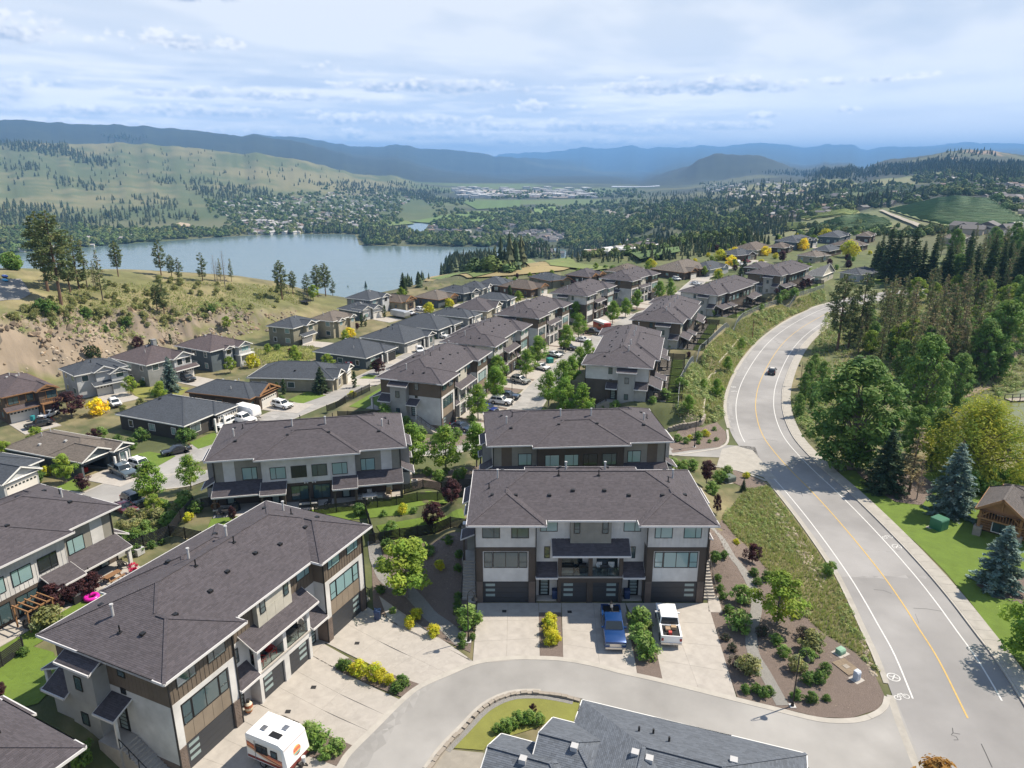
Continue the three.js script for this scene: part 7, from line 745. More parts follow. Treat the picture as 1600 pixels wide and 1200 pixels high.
  mesh('grille', once('gr' + kind, () => { const b = mb(), e = c.bed ? .3 : .16; b.box(-.55, .55, .72 - e / 2, .72 + e / 2 + .04, 0, .035); return b.geo(); }), o.grille || M.black, g).position.z = h - .035;
  mesh('bumper', once('bf' + kind, () => { const b = mb(); b.box(-c.w / 2 + .06, c.w / 2 - .06, .36, .56, h - .1, h + .06).box(-c.w / 2 + .06, c.w / 2 - .06, .4, .6, -h - .06, -h + .1); return b.geo(); }), c.bed ? (o.bumper || M.chrome) : M.black, g);
  mesh('licence_plate', once('lp' + kind, () => mb().box(-.16, .16, .44, .53, -h - .07, -h - .05).geo()), M.paint, g);
  if (c.bed) { const b = mb(), t = c.belt; mesh('bed_liner', once('bedl', () => { const q = mb(); q.box(-.82, .82, t - .02, t + .024, -h + .12, -1.06); return q.geo(); }), M.black, g); mesh('bed_wall', once('bedw', () => { const q = mb(); for (const s of [-1, 1]) q.box(s > 0 ? .8 : -.98, s > 0 ? .98 : -.8, t - .3, t + .13, -h + .03, -.98); q.box(-.8, .8, t - .3, t + .13, -h + .01, -h + .1); return q.geo(); }), mat, g); }
  else mesh('roof_rail', once('rr' + kind, () => { const q = mb(); for (const s of [-1, 1]) q.bar([s * .62, B[1] + .05, .1], [s * .62, B[1] + .05, -1.3], .05); return q.geo(); }), M.black, g, 'stuff');
  return g;
}
function park(kind, col, label, px, to, o = {}) { // px: middle on the ground; to: a pixel that the front points at
  const g = vehicle(kind, CARM[col], o), p = at(...px), q = at(...to); g.name = numbered(g.name); g.position.set(p[0], p[1] + (o.lift ?? .07), p[2]); g.rotation.y = Math.atan2(q[0] - p[0], q[2] - p[2]); if (o.s) g.scale.setScalar(o.s); scene.add(g); return tag(g, label, kind === 'truck' ? 'pickup truck' : 'car', o.group); }
const bluet = park('truck', 'blue', 'blue pickup truck with chrome grille on the middle terrace driveway, facing the street', [957, 990], [963, 1030], { grille: M.chrome });
const whitet = park('truck', 'white', 'white pickup truck parked nose to the garage of the middle terrace', [1043, 984], [1033, 930]);
park('truck', 'slate', 'old grey blue pickup truck outside the open garage', [193, 742], [220, 754]); park('suv', 'white', 'white estate car parked beside the old grey blue pickup', [213, 729], [180, 720]); park('sedan', 'black', 'black car parked by the kerb between the left bungalows', [276, 709], [240, 716]); park('hatch', 'white', 'white car on the driveway of the pale grey two storey house', [180, 634], [200, 650]);
park('truck', 'white', 'white pickup truck beside the white cargo trailer', [380, 660], [420, 668]); park('suv', 'white', 'white car half hidden in front of the white pickup on the left street', [352, 666], [330, 676]); park('suv', 'white', 'white SUV alone on the driveway of the timber gabled bungalow', [441, 637], [470, 643]); park('suv', 'black', 'black SUV behind the yellow green tree by the left terrace', [211, 788], [240, 800]); park('sedan', 'maroon', 'maroon car beside the black SUV by the left terrace', [196, 800], [225, 812]); park('sedan', 'black', 'dark car under the deck of the tall brown house', [62, 667], [40, 672]); park('hatch', 'white', 'white car tucked beside the tall brown house', [77, 652], [60, 660]); park('suv', 'black', 'dark car at the garage of the grey two storey house', [293, 595], [310, 600]);
park('suv', 'silver', 'silver SUV parked between two trees left of the lane', [813, 598], [845, 606]); park('suv', 'white', 'white SUV below the silver one left of the lane', [783, 631], [815, 637]); park('sedan', 'navy', 'grey blue car beside the white SUV left of the lane', [795, 622], [825, 628]); park('hatch', 'darkblue', 'bright blue car parked nearest on the left of the lane', [762, 643], [790, 650]); park('sedan', 'white', 'white car parked beyond the green utility box on the lane', [866, 557], [895, 562]); park('sedan', 'white', 'white car behind the tree midway along the lane', [846, 577], [875, 583]); park('sedan', 'white', 'white car parked in front of the black pickup on the lane', [911, 534], [940, 538]); park('suv', 'black', 'dark SUV in the tree shade midway along the lane', [888, 546], [915, 551]); park('truck', 'black', 'black pickup truck below the red travel trailer', [926, 522], [955, 527]); park('sedan', 'navy', 'dark blue car at the foot of the first lane trees', [722, 672], [750, 680]);
park('sedan', 'white', 'white car on the driveway beside the twin gabled house', [641, 492], [665, 497]); park('sedan', 'black', 'black car between two white ones near the bluff', [652, 496], [680, 500]); park('hatch', 'white', 'white car nearest to the yellow bush near the bluff', [657, 486], [680, 490]); park('suv', 'white', 'white car before the white garage on the left lane', [656, 551], [675, 556]); park('suv', 'white', 'white car by the dark garage on the left lane', [690, 528], [715, 531]); park('sedan', 'red', 'red car on the far street by the brick garage', [1167, 410], [1185, 414]); park('suv', 'white', 'white car left of the red car on the far street', [1156, 415], [1180, 420]); park('suv', 'white', 'white car at the large tan roofed house', [1057, 438], [1075, 443]); park('sedan', 'white', 'white car at the hedge below the large tan roofed house', [1087, 445], [1110, 448]);
// load in the pickups
{ const f = (o, name, label, cat, parts) => { const t = thing(name, label, cat, [0, 0, 0]); o.updateMatrixWorld(true); t.position.copy(o.localToWorld(new THREE.Vector3(0, 1.22, -1.9))); t.rotation.y = o.rotation.y; parts(t); };
  f(bluet, 'dirt_bike', 'white and grey dirt bike standing in the bed of the blue pickup', 'motorcycle', (t) => { mb().side([[-.5, .35], [.1, .75], [.35, .9], [.45, .7], [.1, .35]], -.1, .1).build('body', M.white, t).rotation.y = -Math.PI / 2; for (const z of [-.62, .62]) { const w = mesh('wheel', tyreG, M.tyre, t); w.position.set(0, .34, z); w.scale.set(.35, .34, .34); } mb().bar([-.35, 1.0, .4], [.35, 1.0, .4], .04).bar([0, .35, .62], [0, 1.0, .4], .07).build('handlebar', M.steel, t); mb().cbox(0, .78, -.25, .18, .1, .55).build('seat', M.black, t); });
  f(whitet, 'cardboard_boxes', 'open brown boxes lying in the bed of the white pickup', 'boxes', (t) => { mb().cbox(-.3, 0, .3, .5, .3, .4).build('box', S([.42, .3, .18]), t); mb().cbox(.25, 0, .1, .45, .22, .5).build('box', S([.36, .25, .16]), t); mb().cbox(.1, 0, -.5, .3, .25, .3).build('box', S([.6, .1, .08]), t); }); }
// enclosed trailers and the camper
function trailer(name, label, px, to, L, W, H, mat, extra) { const p = at(...px), q = at(...to), t = thing(name, label, 'trailer', [p[0], p[1] + .07, p[2]], Math.atan2(q[0] - p[0], q[2] - p[2])); mesh('body', hull([[-L / 2, .5], [L / 2, .5], [L / 2 + (extra?.nose || .25), .9], [L / 2 + .1, H - .25], [L / 2 - .35, H], [-L / 2 + .12, H], [-L / 2, H - .15]], W, .06), mat, t); for (const s of [-1, 1]) { const w = mesh('wheel', tyreG, M.tyre, t); w.position.set(s * (W / 2 - .16), .34, -.3); w.scale.set(1, .34, .34); mesh('rim', rimG, M.chrome, w); } mb().bar([-.4, .5, L / 2], [0, .48, L / 2 + 1.2], .08).bar([.4, .5, L / 2], [0, .48, L / 2 + 1.2], .08).build('hitch', M.black, t); if (extra?.f) extra.f(t); return t; }
trailer('cargo_trailer', 'white enclosed cargo trailer beside the white pickup', [388, 652], [430, 661], 5, 2.1, 2.5, CARM.white); trailer('travel_trailer', 'red travel trailer with white roof stripes parked by the lane', [940, 517], [975, 522], 6.5, 2.4, 3.1, CARM.red, { f: (t) => { mb().box(-1.22, 1.22, 2.55, 3.12, -3.2, 3.0).build('white_band', M.white, t); for (const s of [-1, 1]) windowAt(t, s * 1.2, 1.6, .6, 1.2, .7, s * Math.PI / 2, [.5], M.glass); } }); trailer('covered_boat', 'long grey covered trailer beside the twin gabled house', [625, 496], [655, 502], 7, 2.4, 2.4, CARM.silver); trailer('camper_van', 'white camper parked on the far street beyond the yellow trees', [1266, 385], [1285, 388], 8, 2.4, 3, CARM.white); trailer('tow_trailer', 'white boat shaped trailer on the far street by the red car', [1146, 412], [1170, 415], 6, 2.2, 2, CARM.white);
{ // camper with sunset stripes
  const L = 3.6, W = 2.5, H = 2.8; const c = at(432, 1192), d = at(496, 1212); const stripeT = (() => { const cv = document.createElement('canvas'); cv.width = 512; cv.height = 256; const x = cv.getContext('2d'); x.fillStyle = '#e9e4dc'; x.fillRect(0, 0, 512, 256); const col = ['#7d2f22', '#c2542c', '#e08a4a', '#8a3524', '#d9b48a']; col.forEach((k, i) => { x.strokeStyle = k; x.lineWidth = 17; x.beginPath(); x.moveTo(0, 40 + i * 18); x.bezierCurveTo(150, 60 + i * 20, 230, 130 + i * 20, 512, 150 + i * 20); x.stroke(); }); x.fillStyle = '#7a2f23'; x.fillRect(0, 220, 512, 36); const t = new THREE.CanvasTexture(cv); t.colorSpace = THREE.SRGBColorSpace; return t; })(), sunT = (() => { const cv = document.createElement('canvas'); cv.width = cv.height = 128; const x = cv.getContext('2d'); x.fillStyle = '#e9e4dc'; x.fillRect(0, 0, 128, 128); x.save(); x.beginPath(); x.arc(64, 64, 60, 0, 7); x.clip(); ['#e7b96a', '#d8763a', '#b5432d', '#e08a4a', '#5aa39a', '#8a3524'].forEach((k, i) => { x.fillStyle = k; x.fillRect(0, i * 21, 128, 19); }); x.restore(); const t = new THREE.CanvasTexture(cv); t.colorSpace = THREE.SRGBColorSpace; return t; })();
  const t = trailer('camper_trailer', 'white camper trailer with orange stripes and a round sun emblem at the lower left driveway', [434, 1185], [520, 1216], L, W, H, CARM.white, { nose: .4, f: (t) => {
    for (const s of [-1, 1]) { const g = new THREE.PlaneGeometry(L - .2, 1.75); const m = mesh('stripe_panel', g, S(0xffffff, { map: stripeT, roughness: .4 }), t); m.position.set(s * (W / 2 + .012), 1.5, 0); m.rotation.y = s * Math.PI / 2; windowAt(t, s * (W / 2 + .02), 1.45, -.2, 1.1, .75, s * Math.PI / 2, [.5], M.glass); windowAt(t, s * (W / 2 + .02), 1.5, 1.0, .6, .6, s * Math.PI / 2, [], M.glassMid); mb().box(-.02, .03, .6, 2.4, -.9, -.86).build('awning_arm', M.steel, t).position.x = s * (W / 2 + .04); }
    const em = mesh('emblem', new THREE.CircleGeometry(.42, 28), S(0xffffff, { map: sunT, roughness: .4 }), t); em.position.set(0, 1.62, L / 2 + .29); em.rotation.x = -.17; mb().box(-W / 2 + .05, W / 2 - .05, 2.28, 2.42, L / 2 - .02, L / 2 + .13).build('front_band', S([.22, .045, .035]), t); mb().box(-W / 2 + .05, W / 2 - .05, .48, .95, L / 2 + .02, L / 2 + .36).build('lower_band', S([.22, .045, .035]), t);
    mb().cbox(-.3, H, -.7, .45, .1, .45).build('roof_vent', M.steel, t); mb().cbox(.4, H, .8, .45, .1, .45).build('roof_vent', M.steel, t); mb().cbox(-.5, H - .02, .6, .5, .06, 1.0).build('solar_panel', M.navy || M.black, t); mb().cyl(.1, .55, L / 2 + .75, .17, .17, .5, 10).build('propane_tank', M.white, t); mb().cbox(-.25, .45, L / 2 + .8, .3, .3, .25).build('battery_box', M.black, t); } }); }
{ const c = park('hatch', 'black', 'black car with a painted pale roof glint driving away up the road bend', [1206, 584], [1221, 545]); mb().box(-.5, .5, 1.5, 1.53, -.75, .2).build('roof_glint', M.white, c); }  // white sheet added to stand in for the glint on the roof
M.roofN = roofMat([.155, .178, .215]); M.roofGreyD = roofMat([.135, .12, .115]);
// ---------------------------------------------------------------- near houses at the lower edge and on the right
{ const t = thing('house', 'house roof with blue grey shingles and many gables at the bottom edge', 'house', [5.6, 0, -47.1], -.335); const W2 = 11.4; // local x runs along the street
  const R = [{ x0: 0, x1: 16.6, z0: 0, z1: W2, e: 3.2, p: .43, oh: .5 }, { x0: 0, x1: W2, z0: 0, z1: 17, e: 3.2, p: .43, oh: .5 }, { x0: -1.7, x1: 4.6, z0: 2.6, z1: 9.8, e: 3.2, p: .5, g: 'l', oh: .5, flat: 0 }, { x0: -4.9, x1: 2.4, z0: 5.4, z1: 10.8, e: 3.15, p: .5, g: 'l', oh: .5, flat: 0 }, { x0: -4.9, x1: 4, z0: 9, z1: 17, e: 3.1, p: .43, oh: .5 }];
  const r = roof(t, R, M.roofN, M.trim, M.lapPale); R.forEach((k, i) => mb().box(k.x0 + .5 + i * .004, k.x1 - .5 - i * .004, -.3, k.e - .05, k.z0 + .5 + i * .004, k.z1 - .5 - i * .004).build('wall', M.lapPale, t));
  for (const [x, z] of [[5.2, 6.4], [6.2, 6.6], [4.9, 8.2], [1.0, 6.6], [-2.2, 8.4], [11.6, 4.6]]) mb().cbox(x, roofTop(R, x, z) - .12, z, .5, .36, .5).build('roof_vent', M.pipe, r); for (const [x, z] of [[5.0, 3.4], [6, 3.2], [7.2, 3.9]]) mb().cyl(x, roofTop(R, x, z) - .1, z, .08, .08, .5, 7).build('vent_pipe', M.black, r);
  windowAt(t, 5, 1, .5, 1.6, 1.2, Math.PI, [.5], M.glassMid, M.trim); windowAt(t, 11, 1, .5, 1.6, 1.2, Math.PI, [.5], M.glassMid, M.trim); }
{ const gy = ground(59, -78), e = 3.2 - gy; const t = thing('log_house', 'log house with timber posts and gabled balcony porch at the right edge', 'house', [59.35, gy, -78.5], -.75); const f1 = 2.5;
  const R = [{ x0: -2.67, x1: 2.67, z0: -8.5, z1: 0, e, p: .75, g: 'f', oh: .5, flat: 0 }, { x0: -1.5, x1: 13, z0: -11, z1: -1.6, e: e - .1, p: .5, oh: .6, flat: 0 }]; roof(t, R, M.roofGreyD, M.timber, M.lapBrown, { gable: M.timber, fh: .3 }); mb().box(-2.2, 2.2, -.5, e - .1, -8, -2.4).build('wall', M.lapBrown, t); mb().box(-.9, 12.4, -.5, e - .2, -10.4, -2.6).build('wall', M.lapBrown, t); for (let i = 0; i * .34 < e - .3; i++) mb().at(0, .2 + i * .34, -2.35, 0, 0, Math.PI / 2).cyl(0, -12.3, 0, .16, .16, 14.5, 8).build('log', M.timber, t);
  for (const x of [-2.1, 2.1, 6, 10]) { mb().cyl(x, 1.1, x > 3 ? -1.9 : -.6, .2, .18, e - 1.2, 10).build('timber_post', M.timber, t); mb().cbox(x, -.8, x > 3 ? -1.9 : -.6, .85, 1.95, .85).build('stone_pier', M.stoneLight, t); } mb().bar([-2.5, e - .1, -.6], [2.5, e - .1, -.6], .28).build('porch_beam', M.timber, t); mb().bar([0, e, -.45], [0, e + 1.8, -.45], .2).build('king_post', M.timber, t); for (const s of [-1, 1]) mb().bar([s * 2.0, e - 1, -.6], [s * 1.1, e - .1, -.6], .18).build('brace', M.timber, t); mb().box(-2.4, 2.4, f1 - .2, f1, -2.3, -.3).build('balcony', M.timber, t); mb().bar([-2.2, f1 + 1, -.45], [2.2, f1 + 1, -.45], .1).build('handrail', M.timber, t); { const q = mb(); for (let i = 0; i < 15; i++) q.cbox(-2.1 + i * .3, f1, -.45, .05, .95, .05); q.build('railing', M.timber, t, 'stuff'); } windowAt(t, 0, f1 + .1, -2.18, 1.9, 1.9, 0, [.5], M.glassMid, M.trim); windowAt(t, 0, .3, -2.18, 1.6, 1.3, 0, [.5], M.glassMid, M.trim); windowAt(t, 8, f1, -2.18, 1.6, 1.4, 0, [.5], M.glassMid, M.trim); windowAt(t, 4.2, f1, -2.18, 1.4, 1.4, 0, [.5], M.glassMid, M.trim);
  for (const x of [-.9, .8]) chair('balcony_chair', `${x < 0 ? 'left' : 'right'} dark chair on the log house balcony`, [59.35 + x * Math.cos(-.75) - 1.3 * Math.sin(-.75), gy + f1, -78.5 - x * Math.sin(-.75) - 1.3 * Math.cos(-.75)], -.75, M.dark); }
// ---------------------------------------------------------------- street furniture and garden things
const G3 = (px, py, h = 0) => { const p = at(px, py); return [p[0], p[1] + h, p[2]]; };
function lamp(label, px, o = {}) { const t = thing('street_lamp', label, 'street lamp', G3(...px, .05), o.ry || 0, o.group); mb().cbox(0, -.1, 0, .5, .16, .5).build('concrete_base', M.white, t); const b = mb(); b.cyl(0, .06, 0, .16, .1, .35, 8).cyl(0, .4, 0, .065, .05, 4.6, 8); b.build('pole', M.black, t); const a = mb(), pts = []; for (let i = 0; i <= 10; i++) { const k = i / 10 * Math.PI; pts.push([.32 - Math.cos(k) * .32, 5.0 + Math.sin(k) * .62 + i * .0, 0]); } a.tube(pts, .03, 6); a.tube([[0, 5.0, 0], [.12, 5.25, 0], [.2, 5.1, 0]], .018, 5); a.build('arm', M.black, t); const h = mb(); h.cyl(.64, 4.62, 0, .3, .12, .3, 12).cyl(.64, 4.9, 0, .1, .06, .16, 8); h.build('lamp_head', M.black, t); mb().cyl(.64, 4.5, 0, .12, .2, .12, 10).build('lamp_glass', M.frost, t); return t; }
lamp('black gooseneck street lamp at the corner mulch bed by the crescent', [1238, 1104]); lamp('black gooseneck street lamp between the two middle driveways', [732, 1003]); lamp('black street lamp in the curved corner bed of the side street', [1085, 699]); lamp('black street lamp among leaves at the right of the road bend', [1250, 603], { ry: Math.PI }); lamp('thin black street lamp beside the lane by the silver SUV', [800, 634]); lamp('thin black street lamp farther along the lane', [907, 549]); lamp('street lamp with its head showing right of the sidewalk', [1616, 1000], { ry: Math.PI });
{ const box = (name, label, cat, px, w, h, d, mat, lid) => { const t = thing(name, label, cat, G3(...px), .5); mb().cbox(0, -.1, 0, w + .5, .16, d + .5).build('pad', M.concrete, t); mesh('cabinet', hull([[-d / 2, .05], [d / 2, .05], [d / 2, h - .12], [d / 2 - .12, h], [-d / 2, h]], w, .04), mat, t); mb().box(-w / 2 + .08, -.02, .12, h - .2, d / 2, d / 2 + .025).build('door', mat, t); mb().box(.02, w / 2 - .08, .12, h - .2, d / 2, d / 2 + .025).build('door', mat, t); return t; };
  const green = S([.035, .17, .10], { roughness: .5 }); box('transformer_box', 'large green metal transformer box on the right hand lawn', 'utility box', [1466, 826], 1.7, 1.55, 1.5, green); box('transformer_box', 'small pale green utility box in the bank grass', 'utility box', [1313, 1021], .8, .55, .6, S([.25, .42, .3])); box('utility_pedestal', 'tall grey white utility pedestal at the edge of the mulch bank', 'utility box', [1338, 1062], .55, .95, .45, S([.55, .6, .68])); box('transformer_box', 'low grey green utility box by the side street corner', 'utility box', [1139, 752], 1.6, .9, 1.3, S([.12, .15, .13])); box('transformer_box', 'teal utility box beside the lane', 'utility box', [859, 567], 1.5, 1.3, 1.3, S([.02, .22, .2]));
  const t = thing('concrete_pad', 'tan concrete slab lying in the bank grass by the utility pedestal', 'slab', G3(1322, 1043), .4); mb().cbox(0, 0, 0, 1.5, .12, 1.9).build('slab', M.dirt, t); mb().cbox(0, .12, 0, .5, .03, .5).build('lid', M.stoneLight, t);
  const p = thing('utility_pole', 'plain wooden pole on the weedy slope by the road', 'pole', G3(1175, 532)); mb().cyl(0, -.4, 0, .16, .12, 6.2, 8).build('pole', M.timber, p); mb().cbox(0, 5.2, .14, .3, .4, .03).build('marker_plate', M.dark, p);
  const fl = thing('flag_pole', 'small red and white flag outside the cream walled bungalow', 'flag', G3(541, 592)); mb().cyl(0, 0, 0, .035, .03, 4.4, 6).build('pole', M.white, fl); const ft = mb(); for (let i = 0; i < 6; i++) { const z = (k) => Math.sin(k * 1.1) * .12; ft.quad([i * .28, 3.1, z(i)], [(i + 1) * .28, 3.1, z(i + 1)], [(i + 1) * .28, 4.2, z(i + 1)], [i * .28, 4.2, z(i)]); } ft.build('flag', S([.55, .06, .06]), fl); const fw = mb(); fw.quad([.55, 3.1, .1], [1.1, 3.1, .0], [1.1, 4.2, .0], [.55, 4.2, .1]); fw.build('white_panel', M.white, fl).position.z = .06;
}
function bin(label, px, mat) { const t = thing('wheeled_bin', label, 'bin', G3(px[0], px[1], .07), 0); mesh('bin_body', hull([[-.27, .1], [.27, .1], [.32, .95], [-.34, .95]], .6, .04), mat, t); mesh('lid', hull([[-.38, .95], [.36, .95], [.3, 1.06], [-.3, 1.08]], .66, .04), mat, t); mb().bar([-.25, 1.0, -.4], [.25, 1.0, -.4], .04).build('handle', M.black, t); for (const s of [-1, 1]) { const w = mesh('wheel', tyreG, M.tyre, t); w.position.set(s * .27, .13, -.28); w.scale.set(.4, .13, .13); } return t; }
const binB = S([.02, .045, .13], { roughness: .5 }); bin('blue wheeled bin beside the left garage entry of the middle terrace', [867, 936], binB); bin('blue wheeled bin beside the right garage entry of the middle terrace', [979, 936], binB); bin('blue wheeled bin at the far corner of the lower left terrace', [590, 968], binB); bin('teal wheeled bin at the driveway of the tall brown house', [52, 658], S([.02, .25, .28]));
function onBench(px, k) { return G3(px[0], px[1], k ?? .1); }
function chair(name, label, p, ry, mat, o = {}) { const t = thing(name, label, 'chair', p, ry, o.group); mb().box(-.3, .3, .36, .42, -.3, .3).build('seat', mat, t); const b = mb(); for (let i = 0; i < 5; i++) b.bar([-.24 + i * .12, .4, -.28], [-.26 + i * .13, 1.02, -.48], .1, .03); b.build('backrest', mat, t); for (const s of [-1, 1]) { mb().box(s * .33 - .06, s * .33 + .06, .6, .64, -.34, .34).build('armrest', mat, t); mb().bar([s * .33, 0, .3], [s * .33, .6, .3], .06).build('leg', mat, t); mb().bar([s * .33, 0, -.42], [s * .33, .6, -.2], .06).build('leg', mat, t); } return t; }
function table(name, label, p, mat, o = {}) { const t = thing(name, label, 'table', p, o.ry || 0); const r = o.r || .55; (o.sq ? mb().box(-r, r, .70, .74, -r * .6, r * .6) : mb().cyl(0, .70, 0, r, r, .04, 16)).build('tabletop', mat, t); for (const [x, z] of [[-1, -1], [1, -1], [1, 1], [-1, 1]]) mb().bar([x * r * .7, 0, z * r * .45], [x * r * .6, .7, z * r * .4], .05).build('leg', mat, t); return t; }
// things placed in a terrace's own frame
function inTerr(k, u, y, v) { const [, X, Z, ry, g] = LAYOUT.find((q) => q[0] === k), a = ry * Math.PI / 180, c = Math.cos(a), s = Math.sin(a); return [[X + u * c + v * s, g + y, Z - u * s + v * c], a]; }
const put = (k, u, y, v, f, turn = 0) => { const [p, a] = inTerr(k, u, y, v); return f(p, a + turn); };
const redP = S([.48, .02, .015], { roughness: .5 });
put('L', -2.3, 3.14, 5.5, (p, a) => chair('balcony_chair', 'red slatted chair on the left half of the lower left balcony', p, a + .4, redP)); put('L', -.95, 3.14, 5.4, (p, a) => chair('balcony_chair', 'tall red chair beside the balcony divider of the lower left terrace', p, a - .3, redP)); put('L', 1.5, 3.14, 5.6, (p, a) => table('balcony_table', 'grey round table on the right half of the lower left balcony', p, M.steel)); put('L', 2.4, 3.14, 5.5, (p, a) => chair('balcony_chair', 'grey chair beside the round balcony table of the lower left terrace', p, a, M.dark));
put('C', -2.4, 3.14, 5.4, (p, a) => { const t = thing('outdoor_sofa', 'grey cushioned sofa on the left half of the middle balcony', 'sofa', p, a); mb().box(-.7, .7, .1, .42, -.35, .35).build('seat', M.grey, t); mb().box(-.7, .7, .42, .85, -.38, -.2).build('backrest', M.dark, t); for (const s of [-1, 1]) mb().box(s > 0 ? .7 : -.82, s > 0 ? .82 : -.7, .1, .62, -.38, .35).build('armrest', M.dark, t); }); put('C', -.75, 3.14, 5.5, (p, a) => { const t = thing('barbecue', 'black barbecue by the divider of the middle balcony', 'barbecue', p, a); mb().cbox(0, .1, 0, .8, .75, .5).build('cabinet', M.black, t); mesh('hood', new THREE.CylinderGeometry(.28, .28, .8, 12, 1, false, 0, Math.PI), M.black, t).position.set(0, .86, 0); t.children[1].rotation.z = Math.PI / 2; }); put('C', 1.6, 3.14, 5.6, (p, a) => table('balcony_table', 'glass topped table on the right half of the middle balcony', p, M.steel)); for (const [u, v, n] of [[1.0, 5.5, 'left'], [2.3, 5.5, 'right']]) put('C', u, 3.14, v, (p, a) => chair('balcony_chair', `wire chair ${n} of the glass table on the middle balcony`, p, a, M.steel));
put('L', -4.6, .2, 5.9, (p, a) => { const t = thing('barrel_pot', 'striped orange and cream barrel pot at the lower left entry', 'pot', p, a); const q = mb(), ring = [[0, .26], [.25, .33], [.5, .36], [.75, .32], [.9, .22]]; const k = [S([.45, .18, .07]), S([.7, .6, .42]), S([.35, .11, .05]), S([.7, .62, .48])]; for (let i = 0; i < 4; i++) mb().cyl(0, ring[i][0], 0, ring[i][1], ring[i + 1][1], ring[i + 1][0] - ring[i][0], 14, i === 3).build('stripe', k[i], t); mb().cyl(0, .9, 0, .12, .16, .3, 10).build('neck', M.dark, t); });
// patios of the left terraces
const PY = 2.88; const teak = S([.30, .16, .075], { map: rep(grainT, 1) });
put('LL', -8.7, PY, -9.1, (p, a) => { const t = thing('picnic_table', 'brown wooden picnic table on the left patio', 'picnic table', p, a); for (let i = 0; i < 5; i++) mb().box(-.9, .9, .72, .76, -.37 + i * .15, -.24 + i * .15).build('plank', teak, t); for (const s of [-1, 1]) { mb().box(-.9, .9, .43, .47, s * .72 - .13, s * .72 + .13).build('bench', teak, t); for (const z of [-1, 1]) mb().bar([s * .65, 0, z * .7], [s * .65, .72, z * .2], .09).build('leg', teak, t); mb().bar([s * .65, .4, -.8], [s * .65, .4, .8], .08).build('brace', teak, t); } });
put('LL', -6.7, PY, -8.4, (p, a) => { const t = thing('patio_umbrella', 'closed dark parasol beside the picnic table', 'parasol', p, a); mb().cyl(0, .05, 0, .28, .28, .1, 12).build('stand', M.dark, t); mb().cyl(0, .1, 0, .03, .03, 2.5, 6).build('pole', M.steel, t); mb().cyl(0, .9, 0, .2, .05, 1.6, 10).build('canopy', M.navy || M.dark, t); });
put('LL', -5, PY, -8.6, (p, a) => { const t = thing('hot_tub', 'hot tub under a grey cover on the left patio', 'hot tub', p, a); mb().cbox(0, 0, 0, 2.1, .85, 2.1).build('tub', M.dark, t); mesh('cover', hull([[-1.1, .85], [1.1, .85], [1.05, .98], [-1.05, .98]], 2.2, .05), S([.08, .085, .09]), t); }); put('LL', -5.4, PY, -10.2, (p, a) => { const t = thing('swim_ring', 'bright pink inflatable ring on the left lawn', 'inflatable', p, a); const m = mesh('ring', new THREE.TorusGeometry(.55, .22, 10, 24), S([.75, .02, .42], { roughness: .3 }), t); m.rotation.x = Math.PI / 2; m.position.y = .22; mesh('handle', new THREE.TorusGeometry(.12, .03, 6, 10), S([.75, .02, .42]), t).position.set(.6, .45, 0); });
put('LL', -0.5, PY, -9.0, (p, a) => { const t = thing('pergola', 'light timber pergola frame between the left patios', 'pergola', p, a); for (const x of [-1.2, 1.2]) for (const z of [-1, 1]) mb().cbox(x, 0, z, .12, 2.1, .12).build('post', M.timber, t); for (const z of [-1, 1]) mb().box(-1.4, 1.4, 2.1, 2.25, z - .05, z + .05).build('beam', M.timber, t); for (let i = 0; i < 5; i++) mb().box(-1.25 + i * .6, -1.15 + i * .6, 2.25, 2.37, -1.2, 1.2).build('rafter', M.timber, t); }); put('LL', -0.4, PY, -9, (p, a) => { const t = thing('lounge_set', 'dark low sofa under the pergola', 'sofa', p, a); mb().box(-1, 1, .1, .4, -.4, .4).build('seat', M.dark, t); mb().box(-1, 1, .4, .8, .28, .42).build('backrest', M.dark, t); });
put('LL', 6.6, PY, -9.3, (p, a) => { const t = thing('outdoor_rug', 'turquoise rug on the patio at the left edge', 'rug', p, a); mb().box(-1.9, 1.9, 0, .03, -1.2, 1.2).build('rug', S([.03, .32, .48]), t); mb().box(-1.75, 1.75, .03, .034, -1.05, 1.05).build('border', S([.06, .42, .58]), t); }); put('LL', 6, PY, -9.6, (p, a) => table('patio_table', 'white round table on the turquoise rug', p, M.white, { r: .5 })); put('LL', 7.8, PY, -9.6, (p, a) => chair('patio_chair', 'orange cushioned chair at the edge of the turquoise rug', p, a + 2, S([.5, .2, .06]))); put('LL', 5, PY, -8.6, (p, a) => chair('patio_chair', 'white chair behind the round table on the turquoise rug', p, a + 3, M.white)); put('LL', 7.2, PY, -8.3, (p, a) => chair('patio_chair', 'white chair by the wall at the left edge patio', p, a + 2.6, M.white)); put('LL', 8.2, PY, -8.4, (p, a) => table('patio_table', 'green topped side table at the left edge patio', p, S([.2, .42, .08]), { r: .4 })); put('LL', -10.7, PY, -8, (p, a) => chair('patio_chair', 'black chair by the wall behind the picnic table', p, a + 3, M.black)); put('LL', -10.6, PY, -9.9, (p, a) => { const t = thing('flower_pot', 'pot of red and pink flowers at the end of the picnic patio', 'pot', p, a); mb().cyl(0, 0, 0, .25, .35, .5, 12).build('pot', M.stone, t); const f = crown({ y0: .4, h: .7, r: .6, clumps: 10, per: 40, leafS: .08, col: [.5, .02, .1], mix: [.25, .03, .06] }); mesh('flowers', f.geo, LEAF, t); });
